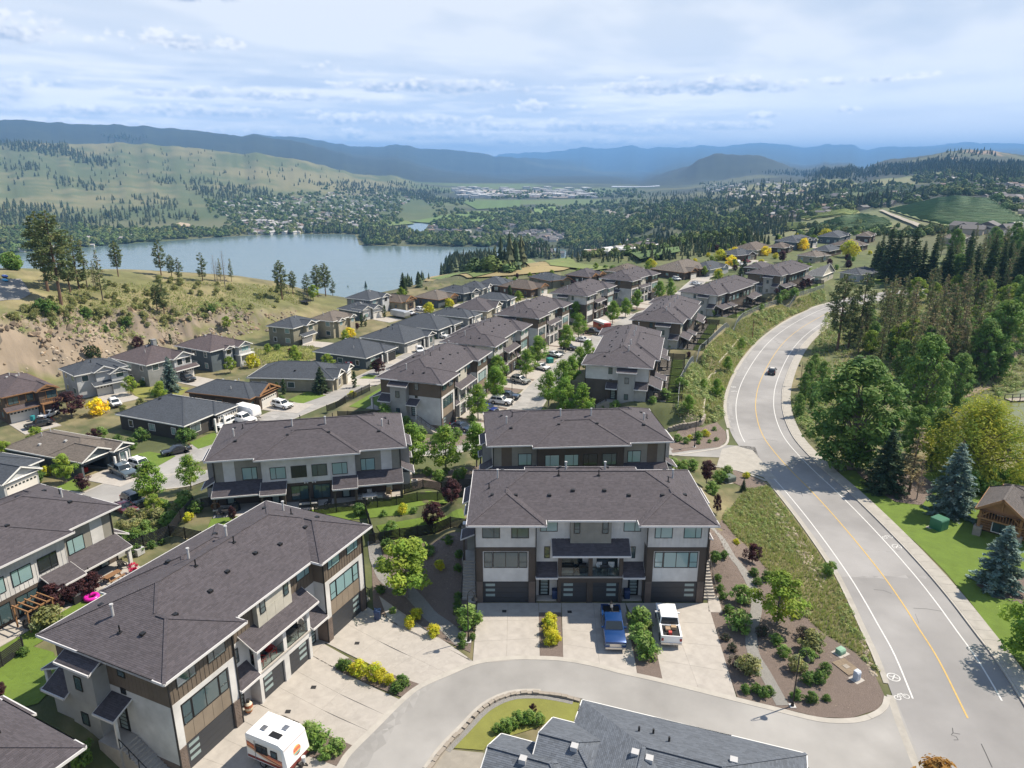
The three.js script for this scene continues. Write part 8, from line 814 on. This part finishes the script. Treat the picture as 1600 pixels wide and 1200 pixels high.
put('B2', 9.3, PY, -7.6, (p, a) => { const t = thing('barbecue', 'round black covered barbecue on the left middle patio', 'barbecue', p, a); mb().cyl(0, 0, 0, .55, .45, .9, 14).cyl(0, .9, 0, .45, .1, .25, 14).build('cover', M.black, t); mb().cyl(0, 1.15, 0, .06, .06, .06, 8).build('knob', M.steel, t); }); put('B2', 11.6, PY, -8.3, (p, a) => { const t = thing('hanging_chair', 'round wicker chair at the left end of the left middle patio', 'chair', p, a); const m = mesh('shell', new THREE.SphereGeometry(.6, 14, 10, 0, 6.3, 0, 1.5), teak, t); m.rotation.x = 1.3; m.position.y = .95; mb().cyl(0, 0, 0, .35, .08, .4, 10).build('stand', M.dark, t); mb().cbox(0, .42, .1, .7, .12, .5).build('cushion', M.cream, t); }); put('B2', 10.3, PY, -8.8, (p, a) => table('patio_table', 'dark bistro table beside the wicker chair', p, M.dark)); for (const [u, n] of [[9.5, 'right'], [11, 'left']]) put('B2', u, PY, -9.1, (p, a) => chair('patio_chair', `dark wire chair ${n} of the bistro table`, p, a + 3, M.dark));
put('B2', 5.1, PY, -9.0, (p, a) => { const t = thing('covered_furniture', 'garden furniture under a blue and white tarpaulin', 'cover', p, a); const m = mesh('tarpaulin', hull([[-.9, 0], [.9, 0], [.6, .7], [.1, 1.0], [-.4, .75]], 1.5, .1), S([.16, .22, .3]), t); mb().box(-.3, .1, .2, .9, .72, .78).build('white_fold', M.white, t); }); put('B2', .3, PY, -8.4, (p, a) => { const t = thing('outdoor_sofa', 'dark corner sofa on the middle patio of the left middle terrace', 'sofa', p, a + Math.PI); mb().box(-1.2, 1.2, .1, .42, -.4, .4).build('seat', M.dark, t); mb().box(-1.2, 1.2, .42, .85, -.42, -.25).build('backrest', M.dark, t); mb().box(-1.1, 1.1, .42, .52, -.2, .36).build('cushion', M.grey, t); }); put('B2', -7.5, PY, -8.2, (p, a) => { table('patio_table', 'white dining table on the right patio of the left middle terrace', p, M.white, { sq: 1, r: .9, ry: a }); }); for (const [u, v, n] of [[-6.2, -8.2, 'left'], [-8.8, -8.2, 'right'], [-7.5, -9.1, 'front'], [-7.5, -7.4, 'back']]) put('B2', u, PY, v, (p, a) => chair('patio_chair', `pale chair at the ${n} side of the white dining table`, p, a + (n === 'left' ? 1.57 : n === 'right' ? -1.57 : n === 'front' ? 0 : 3.14), M.pipe)); put('B2', -10.0, PY, -7.4, (p, a) => chair('patio_chair', 'wooden chair against the wall of the right patio', p, a + 3.1, S([.5, .33, .16]))); put('B2', -2.2, PY, -9.2, (p, a) => chair('lounge_chair', 'dark reclining chair under the right porch of the left middle terrace', p, a + 2.5, M.dark)); for (const u of [-.5, .5]) put('B2', u, PY + 2.7, -6.8, (p, a) => { const t = thing('flood_light', `${u < 0 ? 'right' : 'left'} white flood light pair on the rear wall of the left middle terrace`, 'flood light', p, a + Math.PI); for (const s of [-1, 1]) mb().cyl(s * .16, -.1, .12, .1, .12, .2, 10).build('lamp', M.white, t); mb().cbox(0, 0, .03, .2, .12, .06).build('mount', M.white, t); });
for (const [u, n] of [[-12.6, 'left'], [-11.2, 'right']]) put('R1', u < -12 ? -17.4 : -17.4, 2.2, u < -12 ? -3.6 : -5.2, (p, a) => { const t = thing('air_conditioner', `${n} white air conditioner at the end wall of the nearest upper row`, 'air conditioner', [p[0], ground(p[0], p[2]), p[2]], a); mb().cbox(0, .1, 0, .85, .8, .4).build('case', M.white, t); mesh('fan_grille', new THREE.CylinderGeometry(.3, .3, .03, 14), M.dark, t).rotation.x = Math.PI / 2; t.children[1].position.set(0, .5, .21); });
put('B2', -13.6, 2.0, -4.8, (p, a) => { const t = thing('air_conditioner', 'white air conditioner at the right end of the left middle terrace', 'air conditioner', [p[0], ground(p[0], p[2]), p[2]], a); mb().cbox(0, .1, 0, .85, .8, .4).build('case', M.white, t); mb().cyl(0, .9, 0, .3, .3, .02, 14).build('fan_grille', M.dark, t); }); put('C', -13.4, 2.0, -4.2, (p, a) => { const t = thing('air_conditioner', 'grey air conditioner on a tan stand left of the middle terrace', 'air conditioner', [p[0], ground(p[0], p[2]), p[2]], a); mb().cbox(0, 0, 0, 1.3, .6, 1.3).build('stand', M.tan, t); mb().cbox(0, .6, 0, .9, .75, .8).build('case', M.steel, t); }); put('LL', -13.6, 2, -7, (p, a) => { const t = thing('air_conditioner', 'pale air conditioner at the end of the picnic table terrace', 'air conditioner', [p[0], ground(p[0], p[2]), p[2]], a); mb().cbox(0, .1, 0, .95, .8, .85).build('case', M.pipe, t); mb().cyl(0, .9, 0, .33, .33, .02, 14).build('fan_grille', M.dark, t); });
{ const t = thing('trampoline', 'dark trampoline with net on the bare ground by the bluff', 'trampoline', G3(477, 474)); mb().cyl(0, .8, 0, 2, 2, .06, 20).build('mat', M.black, t); for (let i = 0; i < 6; i++) { const a = i / 6 * 6.283; mb().cyl(Math.cos(a) * 1.95, 0, Math.sin(a) * 1.95, .05, .05, 2.5, 5).build('pole', M.dark, t); } const q = mb(); for (let i = 0; i < 20; i++) { const a = i / 20 * 6.283, b = (i + 1) / 20 * 6.283; for (const y of [.9, 1.3, 1.7, 2.1, 2.45]) q.bar([Math.cos(a) * 1.95, y, Math.sin(a) * 1.95], [Math.cos(b) * 1.95, y, Math.sin(b) * 1.95], .05); } q.build('net', M.dark, t, 'stuff'); }
// gravel pad, kayaks and white house at the far left edge, pond with dock, footpath
sheet('gravel_pad', [[-60, 452], [0, 438], [32, 436], [42, 448], [48, 460], [30, 469], [-60, 474]], .12, M.gravel); for (const [y, c, n] of [[430, [.02, .08, .4], 'dark blue'], [436, [.02, .35, .6], 'light blue']]) { const t = thing('kayak', `${n} boat lying on the gravel pad at the left edge`, 'boat', G3(8, y + 3), .9); mesh('hull', (() => { const g = new THREE.SphereGeometry(1, 14, 10); g.scale(.5, .35, 2.1); return g; })(), S(c, { roughness: .4 }), t).position.y = .3; mb().cbox(0, .58, 0, .4, .06, .8).build('cockpit', M.white, t); }
house('house', 'white house just inside the left edge above the lake', [-14, 414], [2, 416], [9, 412], { r: M.roofGrey, w: M.white, e: 4, wmin: 8 }); delete scene.children[scene.children.length - 1].userData.lot; row('lush', 'green bush beside the white house at the left edge', 'bushes by the white house', [[14, 420, 5], [20, 421, 5], [25, 422, 4]], 'x');
for (const k in PR) for (const p of PR[k]) p.removeFromParent();
strip('dirt_path', smooth([[1640, 505], [1600, 531], [1585, 548], [1570, 580], [1550, 598], [1525, 611], [1500, 620]].map(G2), 4), -1.1, 1.1, .1, M.dirt);
{ const Q = [[1560, 634], [1600, 622], [1700, 620], [1760, 700], [1640, 742], [1600, 730], [1570, 700]].map(G2); const yy = Math.max(...Q.map((q) => ground(...q))) + .15; const b = mb(); b.poly(Q.map((q) => [q[0], yy, q[1]]).reverse()); b.build('pond_water', new THREE.MeshPhysicalMaterial({ color: lin(.14, .15, .055), roughness: .12, ior: 1.33 }), null, 'structure'); const a = at(1572, 640), t = thing('dock', 'grey wooden dock with railing on the pond', 'dock', [a[0], yy, a[2]], .15); for (let i = 0; i < 14; i++) mb().box(i * .7, i * .7 + .66, .15, .25, -1, 1).build('plank', M.stoneLight, t); for (let i = 0; i < 6; i++) for (const z of [-1, 1]) mb().cyl(i * 1.9, -.5, z, .09, .09, 1.6, 6).build('post', M.dark, t); mb().bar([0, 1.05, -1], [9.5, 1.05, -1], .1).build('rail', M.dark, t); mb().bar([0, 1.05, 1], [9.5, 1.05, 1], .1).build('rail', M.dark, t); }
// ---------------------------------------------------------------- the valley: fields, woods and towns far off
const VIS = (() => { const cols = []; const rs = []; for (let r = 240; r < 30000; r *= 1.012) rs.push(r); for (let k = 0; k <= 420; k++) { const az = -.66 + 1.32 * k / 420, m = new Float32Array(rs.length); let b = -9; for (let i = 0; i < rs.length; i++) { const h = Math.max(-106.5, ground(Math.sin(az) * rs[i], -Math.cos(az) * rs[i])); b = Math.max(b, (h - CAMH) / rs[i]); m[i] = b; } cols.push(m); }
  return (px, py) => { const u = (px - 800) / FPX, v = (600 - py) / FPX, f = CT + v * ST, az = Math.atan2(u, f), t = (-ST + v * CT) / Math.hypot(u, f); const m = cols[clamp(Math.round((az + .66) / 1.32 * 420), 0, 420)]; let lo = 0, hi = rs.length - 1; if (m[hi] < t) return null; while (lo < hi) { const q = (lo + hi) >> 1; m[q] >= t ? hi = q : lo = q + 1; } const r = lo ? lerp(rs[lo - 1], rs[lo], clamp((t - m[lo - 1]) / (m[lo] - m[lo - 1] || 1))) : rs[0]; const x = Math.sin(az) * r, z = -Math.cos(az) * r; return [x, ground(x, z), z, r]; }; })();
const farField = (name, px, off, mat) => { const Q = px.map((p) => { const q = VIS(...p); return [q[0], q[2]]; }); const r = Math.hypot(...Q[0]); return sheetW(name, Q, off, mat, r * .03); };
const fm = (c) => S(c, { map: rep(patchT, 60), roughness: 1 });
farField('hay_field', [[662, 440], [690, 420], [735, 405], [775, 401], [812, 402], [860, 409], [905, 416], [880, 424], [800, 432], [730, 436]], .6, fm([.36, .29, .14])); farField('field', [[780, 409], [830, 406], [900, 413], [955, 421], [930, 425], [860, 417]], .9, fm([.19, .24, .075])); farField('field', [[672, 437], [740, 422], [790, 424], [740, 436]], .9, fm([.16, .22, .06]));
for (const [p, c] of [[[[640, 346], [745, 331], [800, 334], [792, 344], [705, 352]], [.15, .24, .06]], [[[832, 326], [868, 323], [875, 334], [838, 336]], [.16, .25, .06]], [[[562, 353], [636, 346], [648, 350], [585, 358]], [.17, .24, .07]], [[[722, 316], [815, 313], [812, 324], [745, 328]], [.11, .19, .05]], [[[905, 349], [950, 346], [985, 352], [940, 358]], [.12, .2, .05]], [[[985, 402], [1060, 392], [1062, 400], [1000, 412]], [.10, .17, .05]], [[[880, 340], [915, 338], [925, 345], [890, 346]], [.15, .23, .06]]]) farField('field', p, 2.5, fm(c));
// orchards and vineyards with their rows
function orchard(name, px, dir, gap, w, h, soil, col) { const Q = px.map((p) => { const q = VIS(...p); return [q[0], q[2]]; }); farField('field', px, 1.2, fm(soil)); const c = Math.cos(dir), s = Math.sin(dir); const uv = Q.map(([x, z]) => [x * c + z * s, -x * s + z * c]); const v0 = Math.min(...uv.map((q) => q[1])), v1 = Math.max(...uv.map((q) => q[1])), u0 = Math.min(...uv.map((q) => q[0])), u1 = Math.max(...uv.map((q) => q[0])); const b = mb(); for (let v = v0; v < v1; v += gap) { let prev = null; for (let u = u0; u < u1; u += 9) { const x = u * c - v * s, z = u * s + v * c; if (!inPoly(Q, x, z)) { prev = null; continue; } const p = [x, ground(x, z) + 1.1 + h / 2 + rr(-.2, .2), z]; if (prev) { b.col = vary(col, .2); b.bar(prev, p, w * rr(.8, 1.2), h); } prev = p; } } b.build(name, S(0xffffff, { vertexColors: true }), null, 'stuff'); }
orchard('orchard_rows', [[1388, 329], [1440, 317], [1482, 309], [1550, 314], [1605, 346], [1605, 354], [1505, 362], [1442, 346]], .95, 8, 2.6, 2.4, [.22, .27, .11], [.085, .145, .055]); orchard('vineyard_rows', [[1237, 340], [1250, 328], [1335, 325], [1344, 333], [1335, 339], [1262, 345]], .5, 6, 2.4, 1.8, [.26, .27, .10], [.16, .2, .045]); orchard('vineyard_rows', [[1208, 360], [1222, 350], [1260, 349], [1264, 361]], .6, 6, 2.2, 1.8, [.26, .27, .1], [.15, .19, .05]); orchard('orchard_rows', [[1270, 362], [1285, 350], [1345, 336], [1388, 346], [1396, 356], [1330, 366]], .95, 7, 2.6, 2.2, [.2, .26, .09], [.085, .14, .05]); orchard('orchard_rows', [[1282, 303], [1420, 287], [1440, 298], [1385, 313], [1285, 313]], .4, 12, 4, 3, [.11, .15, .06], [.05, .085, .035]);
for (const [p, w, off] of [[[[1376, 330], [1400, 341], [1422, 350], [1446, 361]], 5, 2], [[[1206, 343], [1190, 352], [1170, 362], [1155, 370]], 14, 2], [[[950, 330], [975, 340], [990, 350]], 16, 3], [[[1108, 345], [1098, 356], [1088, 368]], 10, 2], [[[1150, 296], [1140, 306], [1130, 314]], 14, 3]]) { const Q = smooth(p.map((k) => { const q = VIS(...k); return [q[0], q[2]]; }), 5); strip('far_road', Q, -w / 2, w / 2, off, fm([.46, .41, .34])); }
farField('sand_cut', [[268, 355], [282, 350], [296, 352], [300, 357]], 4, fm([.5, .4, .28])); farField('beach', [[398, 371], [440, 368.5], [445, 369.5], [402, 372]], 2.5, fm([.5, .45, .36])); farField('far_lake', [[955, 293], [957, 291.6], [1030, 290.6], [1031, 292]], 4, S([.62, .66, .70], { roughness: .3 })); farField('airfield', [[712, 302], [720, 297], [860, 298], [930, 306], [900, 310], [790, 309]], 3, fm([.46, .41, .36]));
// ---- woods
const coneGeo = (() => { const b = mb(); for (let l = 0; l < 6; l++) { const y = .06 + l * .15, r = .20 * (1 - l * .15), t = y + .26; for (let i = 0; i < 7; i++) { const a = i / 7 * 6.283 + l, c = (i + 1) / 7 * 6.283 + l, k = rr(.7, 1.25), k2 = rr(.7, 1.25); b.tri([Math.cos(c) * r * k2, y + rr(-.03, .03), Math.sin(c) * r * k2], [Math.cos(a) * r * k, y + rr(-.03, .03), Math.sin(a) * r * k], [rr(-.01, .01), Math.min(1, t), rr(-.01, .01)]); } } b.cyl(0, -.1, 0, .025, .02, .3, 4, false); return b.geo(); })();
const blobGeo = (() => { const b = mb(); for (const [x, y, z, r] of [[0, .55, 0, .38], [.22, .42, .1, .28], [-.2, .4, .14, .28], [.05, .42, -.24, .28], [-.08, .72, -.03, .26]]) for (let i = 0; i < 46; i++) { const v = rv().normalize(); leaf(b, new THREE.Vector3(x + v.x * r, y + v.y * r * .85, z + v.z * r), v.clone().add(rv().multiplyScalar(.4)).normalize(), .11, .7, [1, 1, 1]); } b.c = null; b.col = null; b.cyl(0, -.1, 0, .04, .03, .5, 4, false); return b.geo(); })();
function forest(name, geo, mat, regs, cols) { const it = []; for (const [P, n, s0, s1, cl] of regs) { const xs = P.map((q) => q[0]), ys = P.map((q) => q[1]), x0 = Math.min(...xs), x1 = Math.max(...xs), y0 = Math.min(...ys), y1 = Math.max(...ys); let k = 0, t = 0; while (k < n && t++ < n * 40) { const x = rr(x0, x1), y = rr(y0, y1); if (!inPoly(P, x, y)) continue; const q = VIS(x, y); if (!q || q[1] < -106.2) continue; const a = q[3] * .01, X = q[0] + rr(-a, a), Z = q[2] + rr(-a, a); if (fbm(X / 70 + 3, Z / 70, 4) < (cl ?? .42)) continue; const h = ground(X, Z); if (h < -106.2) continue; it.push([X, h, Z, rr(s0, s1) * (x > 870 && q[3] < 900 ? clamp(q[3] / 900, .4, 1) : 1)]); k++; } }
  const im = new THREE.InstancedMesh(geo, mat, it.length), d = new THREE.Object3D(), c = new THREE.Color(); it.forEach((q, i) => { d.position.set(q[0], q[1] - .3, q[2]); d.rotation.y = rr(0, 6.3); const fw = q[3] * rr(.7, 1.5); d.scale.set(fw, q[3] * rr(.75, 1.15), fw); d.updateMatrix(); im.setMatrixAt(i, d.matrix); const k = vary(pick(cols), .2); im.setColorAt(i, c.setRGB(...k)); }); im.name = numbered(name); im.castShadow = im.receiveShadow = true; im.userData.kind = 'stuff'; scene.add(im); }
const FMt = S(0xffffff, { roughness: 1 });
forest('far_conifers', coneGeo, FMt, [
  [[[0, 356], [0, 318], [60, 320], [115, 330], [165, 350], [165, 362], [60, 362]], 300, 13, 22, .3], [[[110, 340], [150, 312], [250, 308], [300, 315], [300, 345], [180, 360]], 230, 11, 19, .47], [[[70, 276], [112, 280], [160, 292], [150, 299], [90, 290]], 70, 12, 20, .3], [[[244, 275], [276, 281], [270, 292], [250, 288]], 40, 11, 18, .2], [[[300, 279], [420, 298], [428, 310], [335, 314], [290, 300]], 300, 12, 20, .38], [[[0, 221], [100, 227], [130, 247], [180, 252], [160, 262], [108, 246], [0, 232]], 330, 16, 28, .3], [[[168, 212], [215, 213], [216, 221], [178, 222]], 80, 16, 26, .3], [[[0, 230], [300, 232], [560, 272], [600, 296], [300, 282], [0, 305]], 170, 11, 20, .3], [[[0, 255], [60, 258], [70, 268], [0, 266]], 60, 14, 22, .3],
  [[[470, 285], [640, 286], [720, 302], [700, 315], [560, 304]], 500, 12, 19, .36], [[[620, 296], [740, 304], [730, 318], [650, 316]], 260, 12, 19, .2], [[[480, 372], [488, 352], [560, 362], [640, 360], [640, 378], [560, 381]], 260, 12, 20, .3],
  [[[945, 312], [1000, 301], [1100, 300], [1190, 328], [1190, 372], [1100, 396], [1020, 384], [1000, 346]], 1200, 8, 15, .38], [[[1100, 286], [1300, 282], [1330, 300], [1250, 330], [1190, 342], [1110, 312]], 380, 11, 19, .44], [[[1180, 345], [1240, 342], [1230, 372], [1150, 392], [1090, 394]], 330, 8, 14, .38],
  [[[1180, 270], [1330, 264], [1430, 256], [1480, 252], [1545, 257], [1600, 260], [1605, 268], [1440, 270], [1300, 280]], 1700, 13, 22, .3], [[[1466, 238], [1540, 236], [1562, 243], [1500, 245]], 50, 12, 20, .2], [[[1500, 262], [1605, 255], [1605, 282], [1520, 280]], 300, 14, 23, .34], [[[1230, 300], [1420, 284], [1440, 312], [1340, 325], [1240, 328]], 120, 11, 19, .5], [[[1440, 268], [1605, 275], [1605, 300], [1490, 302]], 70, 11, 20, .47], [[[1336, 318], [1346, 312], [1350, 326], [1338, 330]], 16, 18, 24, 0], [[[1350, 318], [1380, 314], [1382, 326], [1352, 328]], 24, 18, 24, 0],
  [[[640, 404], [690, 392], [764, 388], [768, 402], [762, 416], [735, 424], [650, 436]], 300, 9, 14, .2], [[[600, 444], [640, 434], [668, 438], [640, 452]], 14, 5, 8, .2], [[[790, 396], [880, 388], [930, 396], [900, 404], [820, 404]], 130, 11, 17, .3], [[[880, 402], [980, 396], [1105, 394], [1112, 400], [1010, 410], [900, 410]], 110, 6, 11, .36], [[[995, 398], [1050, 392], [1062, 402], [1010, 412]], 22, 12, 18, .2], [[[770, 408], [800, 410], [820, 424], [780, 428]], 16, 12, 17, 0], [[[920, 384], [980, 378], [985, 392], [925, 396]], 60, 12, 18, .2]],
  [[.056, .082, .042], [.075, .105, .05], [.048, .072, .04], [.095, .11, .058]]);
forest('far_leafy_trees', blobGeo, FMt, [
  [[[0, 396], [0, 358], [100, 352], [200, 362], [300, 357], [430, 357], [480, 369], [300, 372], [150, 386], [40, 406]], 900, 7, 13, .3], [[[320, 316], [560, 292], [720, 312], [720, 332], [640, 350], [480, 370], [380, 360], [335, 335]], 1400, 7, 12, .36], [[[480, 374], [490, 356], [640, 362], [780, 372], [860, 381], [780, 388], [640, 381], [560, 384]], 700, 8, 14, .3], [[[640, 352], [720, 334], [1000, 310], [1005, 345], [1015, 385], [880, 386], [760, 366]], 1250, 8, 14, .46], [[[870, 380], [1020, 378], [1040, 396], [900, 404]], 260, 6, 11, .3], [[[860, 330], [960, 340], [1000, 370], [900, 380], [850, 360]], 500, 8, 13, .38],
  [[[1000, 320], [1100, 310], [1190, 340], [1150, 380], [1060, 385]], 420, 8, 13, .4], [[[1090, 286], [1330, 282], [1440, 290], [1440, 318], [1330, 330], [1240, 345], [1190, 342]], 560, 6, 12, .42], [[[1420, 268], [1605, 262], [1605, 345], [1560, 312], [1440, 306]], 560, 6, 12, .45], [[[1230, 362], [1300, 352], [1420, 356], [1500, 364], [1420, 372], [1250, 370]], 200, 5, 9, .36], [[[740, 300], [1000, 296], [1000, 310], [760, 312]], 340, 9, 15, .36], [[[790, 410], [830, 414], [800, 425], [700, 432]], 24, 5, 9, .2]],
  [[.10, .15, .045], [.13, .19, .055], [.075, .115, .042], [.17, .2, .07], [.085, .12, .042]]);
// ---- far houses: the largest are things, the rest one mass
{ const mk = (roofM, wallM, flat) => { const g = new THREE.Group(); g.name = 'far_house'; mb().box(-5.5, 5.5, -1, 4.6, -4.5, 4.5).build('wall', wallM, g); const r = mb(); if (flat) r.box(-5.8, 5.8, 4.6, 5, -4.8, 4.8); else { const H = 7; r.quad([-6, 4.4, 5], [6, 4.4, 5], [6, H, 0], [-6, H, 0]).quad([6, 4.4, -5], [-6, 4.4, -5], [-6, H, 0], [6, H, 0]).tri([6, 4.4, 5], [6, 4.4, -5], [6, H, 0]).tri([-6, 4.4, -5], [-6, 4.4, 5], [-6, H, 0]); } r.build('roof', roofM, g); return g; };
  const rl = S([.42, .41, .40]), rd = S([.13, .125, .13]), rb = S([.22, .16, .13]), rw = S([.72, .72, .71]), wl = S([.66, .64, .60]), wt = S([.46, .40, .33]); const K = [mk(rl, wl), mk(rd, wl), mk(rb, wt), mk(rd, wt), mk(rw, wl, 1)]; const spots = [];
  const R = [[[[330, 318], [450, 306], [560, 296], [660, 305], [690, 322], [620, 345], [480, 366], [400, 362], [350, 335]], 420, .34, .85, 0], [[[380, 345], [470, 350], [480, 368], [390, 366]], 110, .2, 1.1, 0], [[[640, 352], [760, 352], [880, 372], [850, 384], [740, 380], [640, 376]], 150, .3, .9, 1], [[[770, 340], [860, 345], [900, 375], [850, 380], [780, 360]], 80, .35, .9, 1], [[[890, 384], [960, 376], [1015, 376], [1015, 390], [960, 400], [905, 402]], 230, .1, .62, 4], [[[1090, 290], [1220, 284], [1300, 290], [1240, 310], [1130, 312]], 90, .3, 1, 0], [[[1180, 322], [1300, 304], [1440, 300], [1440, 316], [1320, 332], [1200, 348]], 90, .3, 1, 3], [[[1440, 276], [1605, 272], [1605, 345], [1570, 318], [1480, 300]], 90, .36, 1, 3], [[[0, 372], [100, 356], [220, 368], [140, 386], [30, 404]], 70, .25, .8, 0], [[[1500, 360], [1605, 356], [1605, 366], [1500, 368]], 12, 0, 1, 3]];
  for (const [P, n, cl, s, kd] of R) { const xs = P.map((q) => q[0]), ys = P.map((q) => q[1]); let k = 0, t = 0; while (k < n && t++ < n * 30) { const x = rr(Math.min(...xs), Math.max(...xs)), y = rr(Math.min(...ys), Math.max(...ys)); if (!inPoly(P, x, y)) continue; const q = VIS(x, y); if (!q || q[1] < -106 || fbm(q[0] / 90, q[2] / 90 + 7, 3) < cl) continue; spots.push([q[0], q[1], q[2], q[3], s * rr(.8, 1.25), rnd() < .6 ? kd : Math.floor(rnd() * 4), rr(0, 6.3)]); k++; } }
  for (let i = 0; i < 130; i++) { const q = VIS(rr(705, 930), rr(295, 310)); if (q) spots.push([q[0], q[1], q[2], q[3], rr(1.2, 4), 4, .4 + (rnd() < .5 ? 1.57 : 0)]); }
  spots.sort((a, b) => b[4] / b[3] - a[4] / a[3]); const near = spots.slice(0, 280), rest = spots.slice(280); const place = (o, q) => { o.position.set(q[0], q[1] - .2, q[2]); o.rotation.y = q[6]; o.scale.set(q[4] * 1.1, q[4] * .85, q[4]); };
  const LBL = ['small pale roofed house of the far valley towns', 'small dark roofed pale house of the far valley towns', 'small brown house of the far valley towns', 'small dark roofed tan house of the far valley towns', 'small white flat roofed building of the far valley towns']; near.forEach((q) => { const o = K[q[5]].clone(); o.name = numbered('far_house'); place(o, q); scene.add(o); tag(o, LBL[q[5]], 'house', LBL[q[5]].replace('small', 'far')); });
  const all = K.map(() => []); rest.forEach((q) => all[q[5]].push(q)); all.forEach((L, k) => { for (const part of K[k].children) { const im = new THREE.InstancedMesh(part.geometry, part.material, L.length), d = new THREE.Object3D(); L.forEach((q, i) => { place(d, q); d.updateMatrix(); im.setMatrixAt(i, d.matrix); }); im.name = numbered('distant_town'); im.userData.kind = 'stuff'; scene.add(im); } });
  const RW = []; for (let i = 0; i < 5; i++) { const q = VIS(838 + i * 10, 400.5); const t = thing('row_house', 'x', 'house', [q[0], q[1], q[2]], .1); const w = 3.7; mb().box(-w, w, -2, 6.5, -5, 5).build('wall', wl, t); const r = mb(); r.quad([-w - .2, 6.3, 5.5], [w + .2, 6.3, 5.5], [w + .2, 9.4, 0], [-w - .2, 9.4, 0]).quad([w + .2, 6.3, -5.5], [-w - .2, 6.3, -5.5], [-w - .2, 9.4, 0], [w + .2, 9.4, 0]); r.build('roof', rd, t); for (const x of [-2.4, 0, 2.4]) for (const y of [1, 4]) mb().box(x - .5, x + .5, y, y + 1.4, 5, 5.06).build('window', M.glassMid, t); RW.push(t); } labelRow(RW, 'grey roofed row house below the hay field'); RW.forEach((t) => t.userData.group = 'row houses below the hay field'); }
renderer.render(scene, camera);
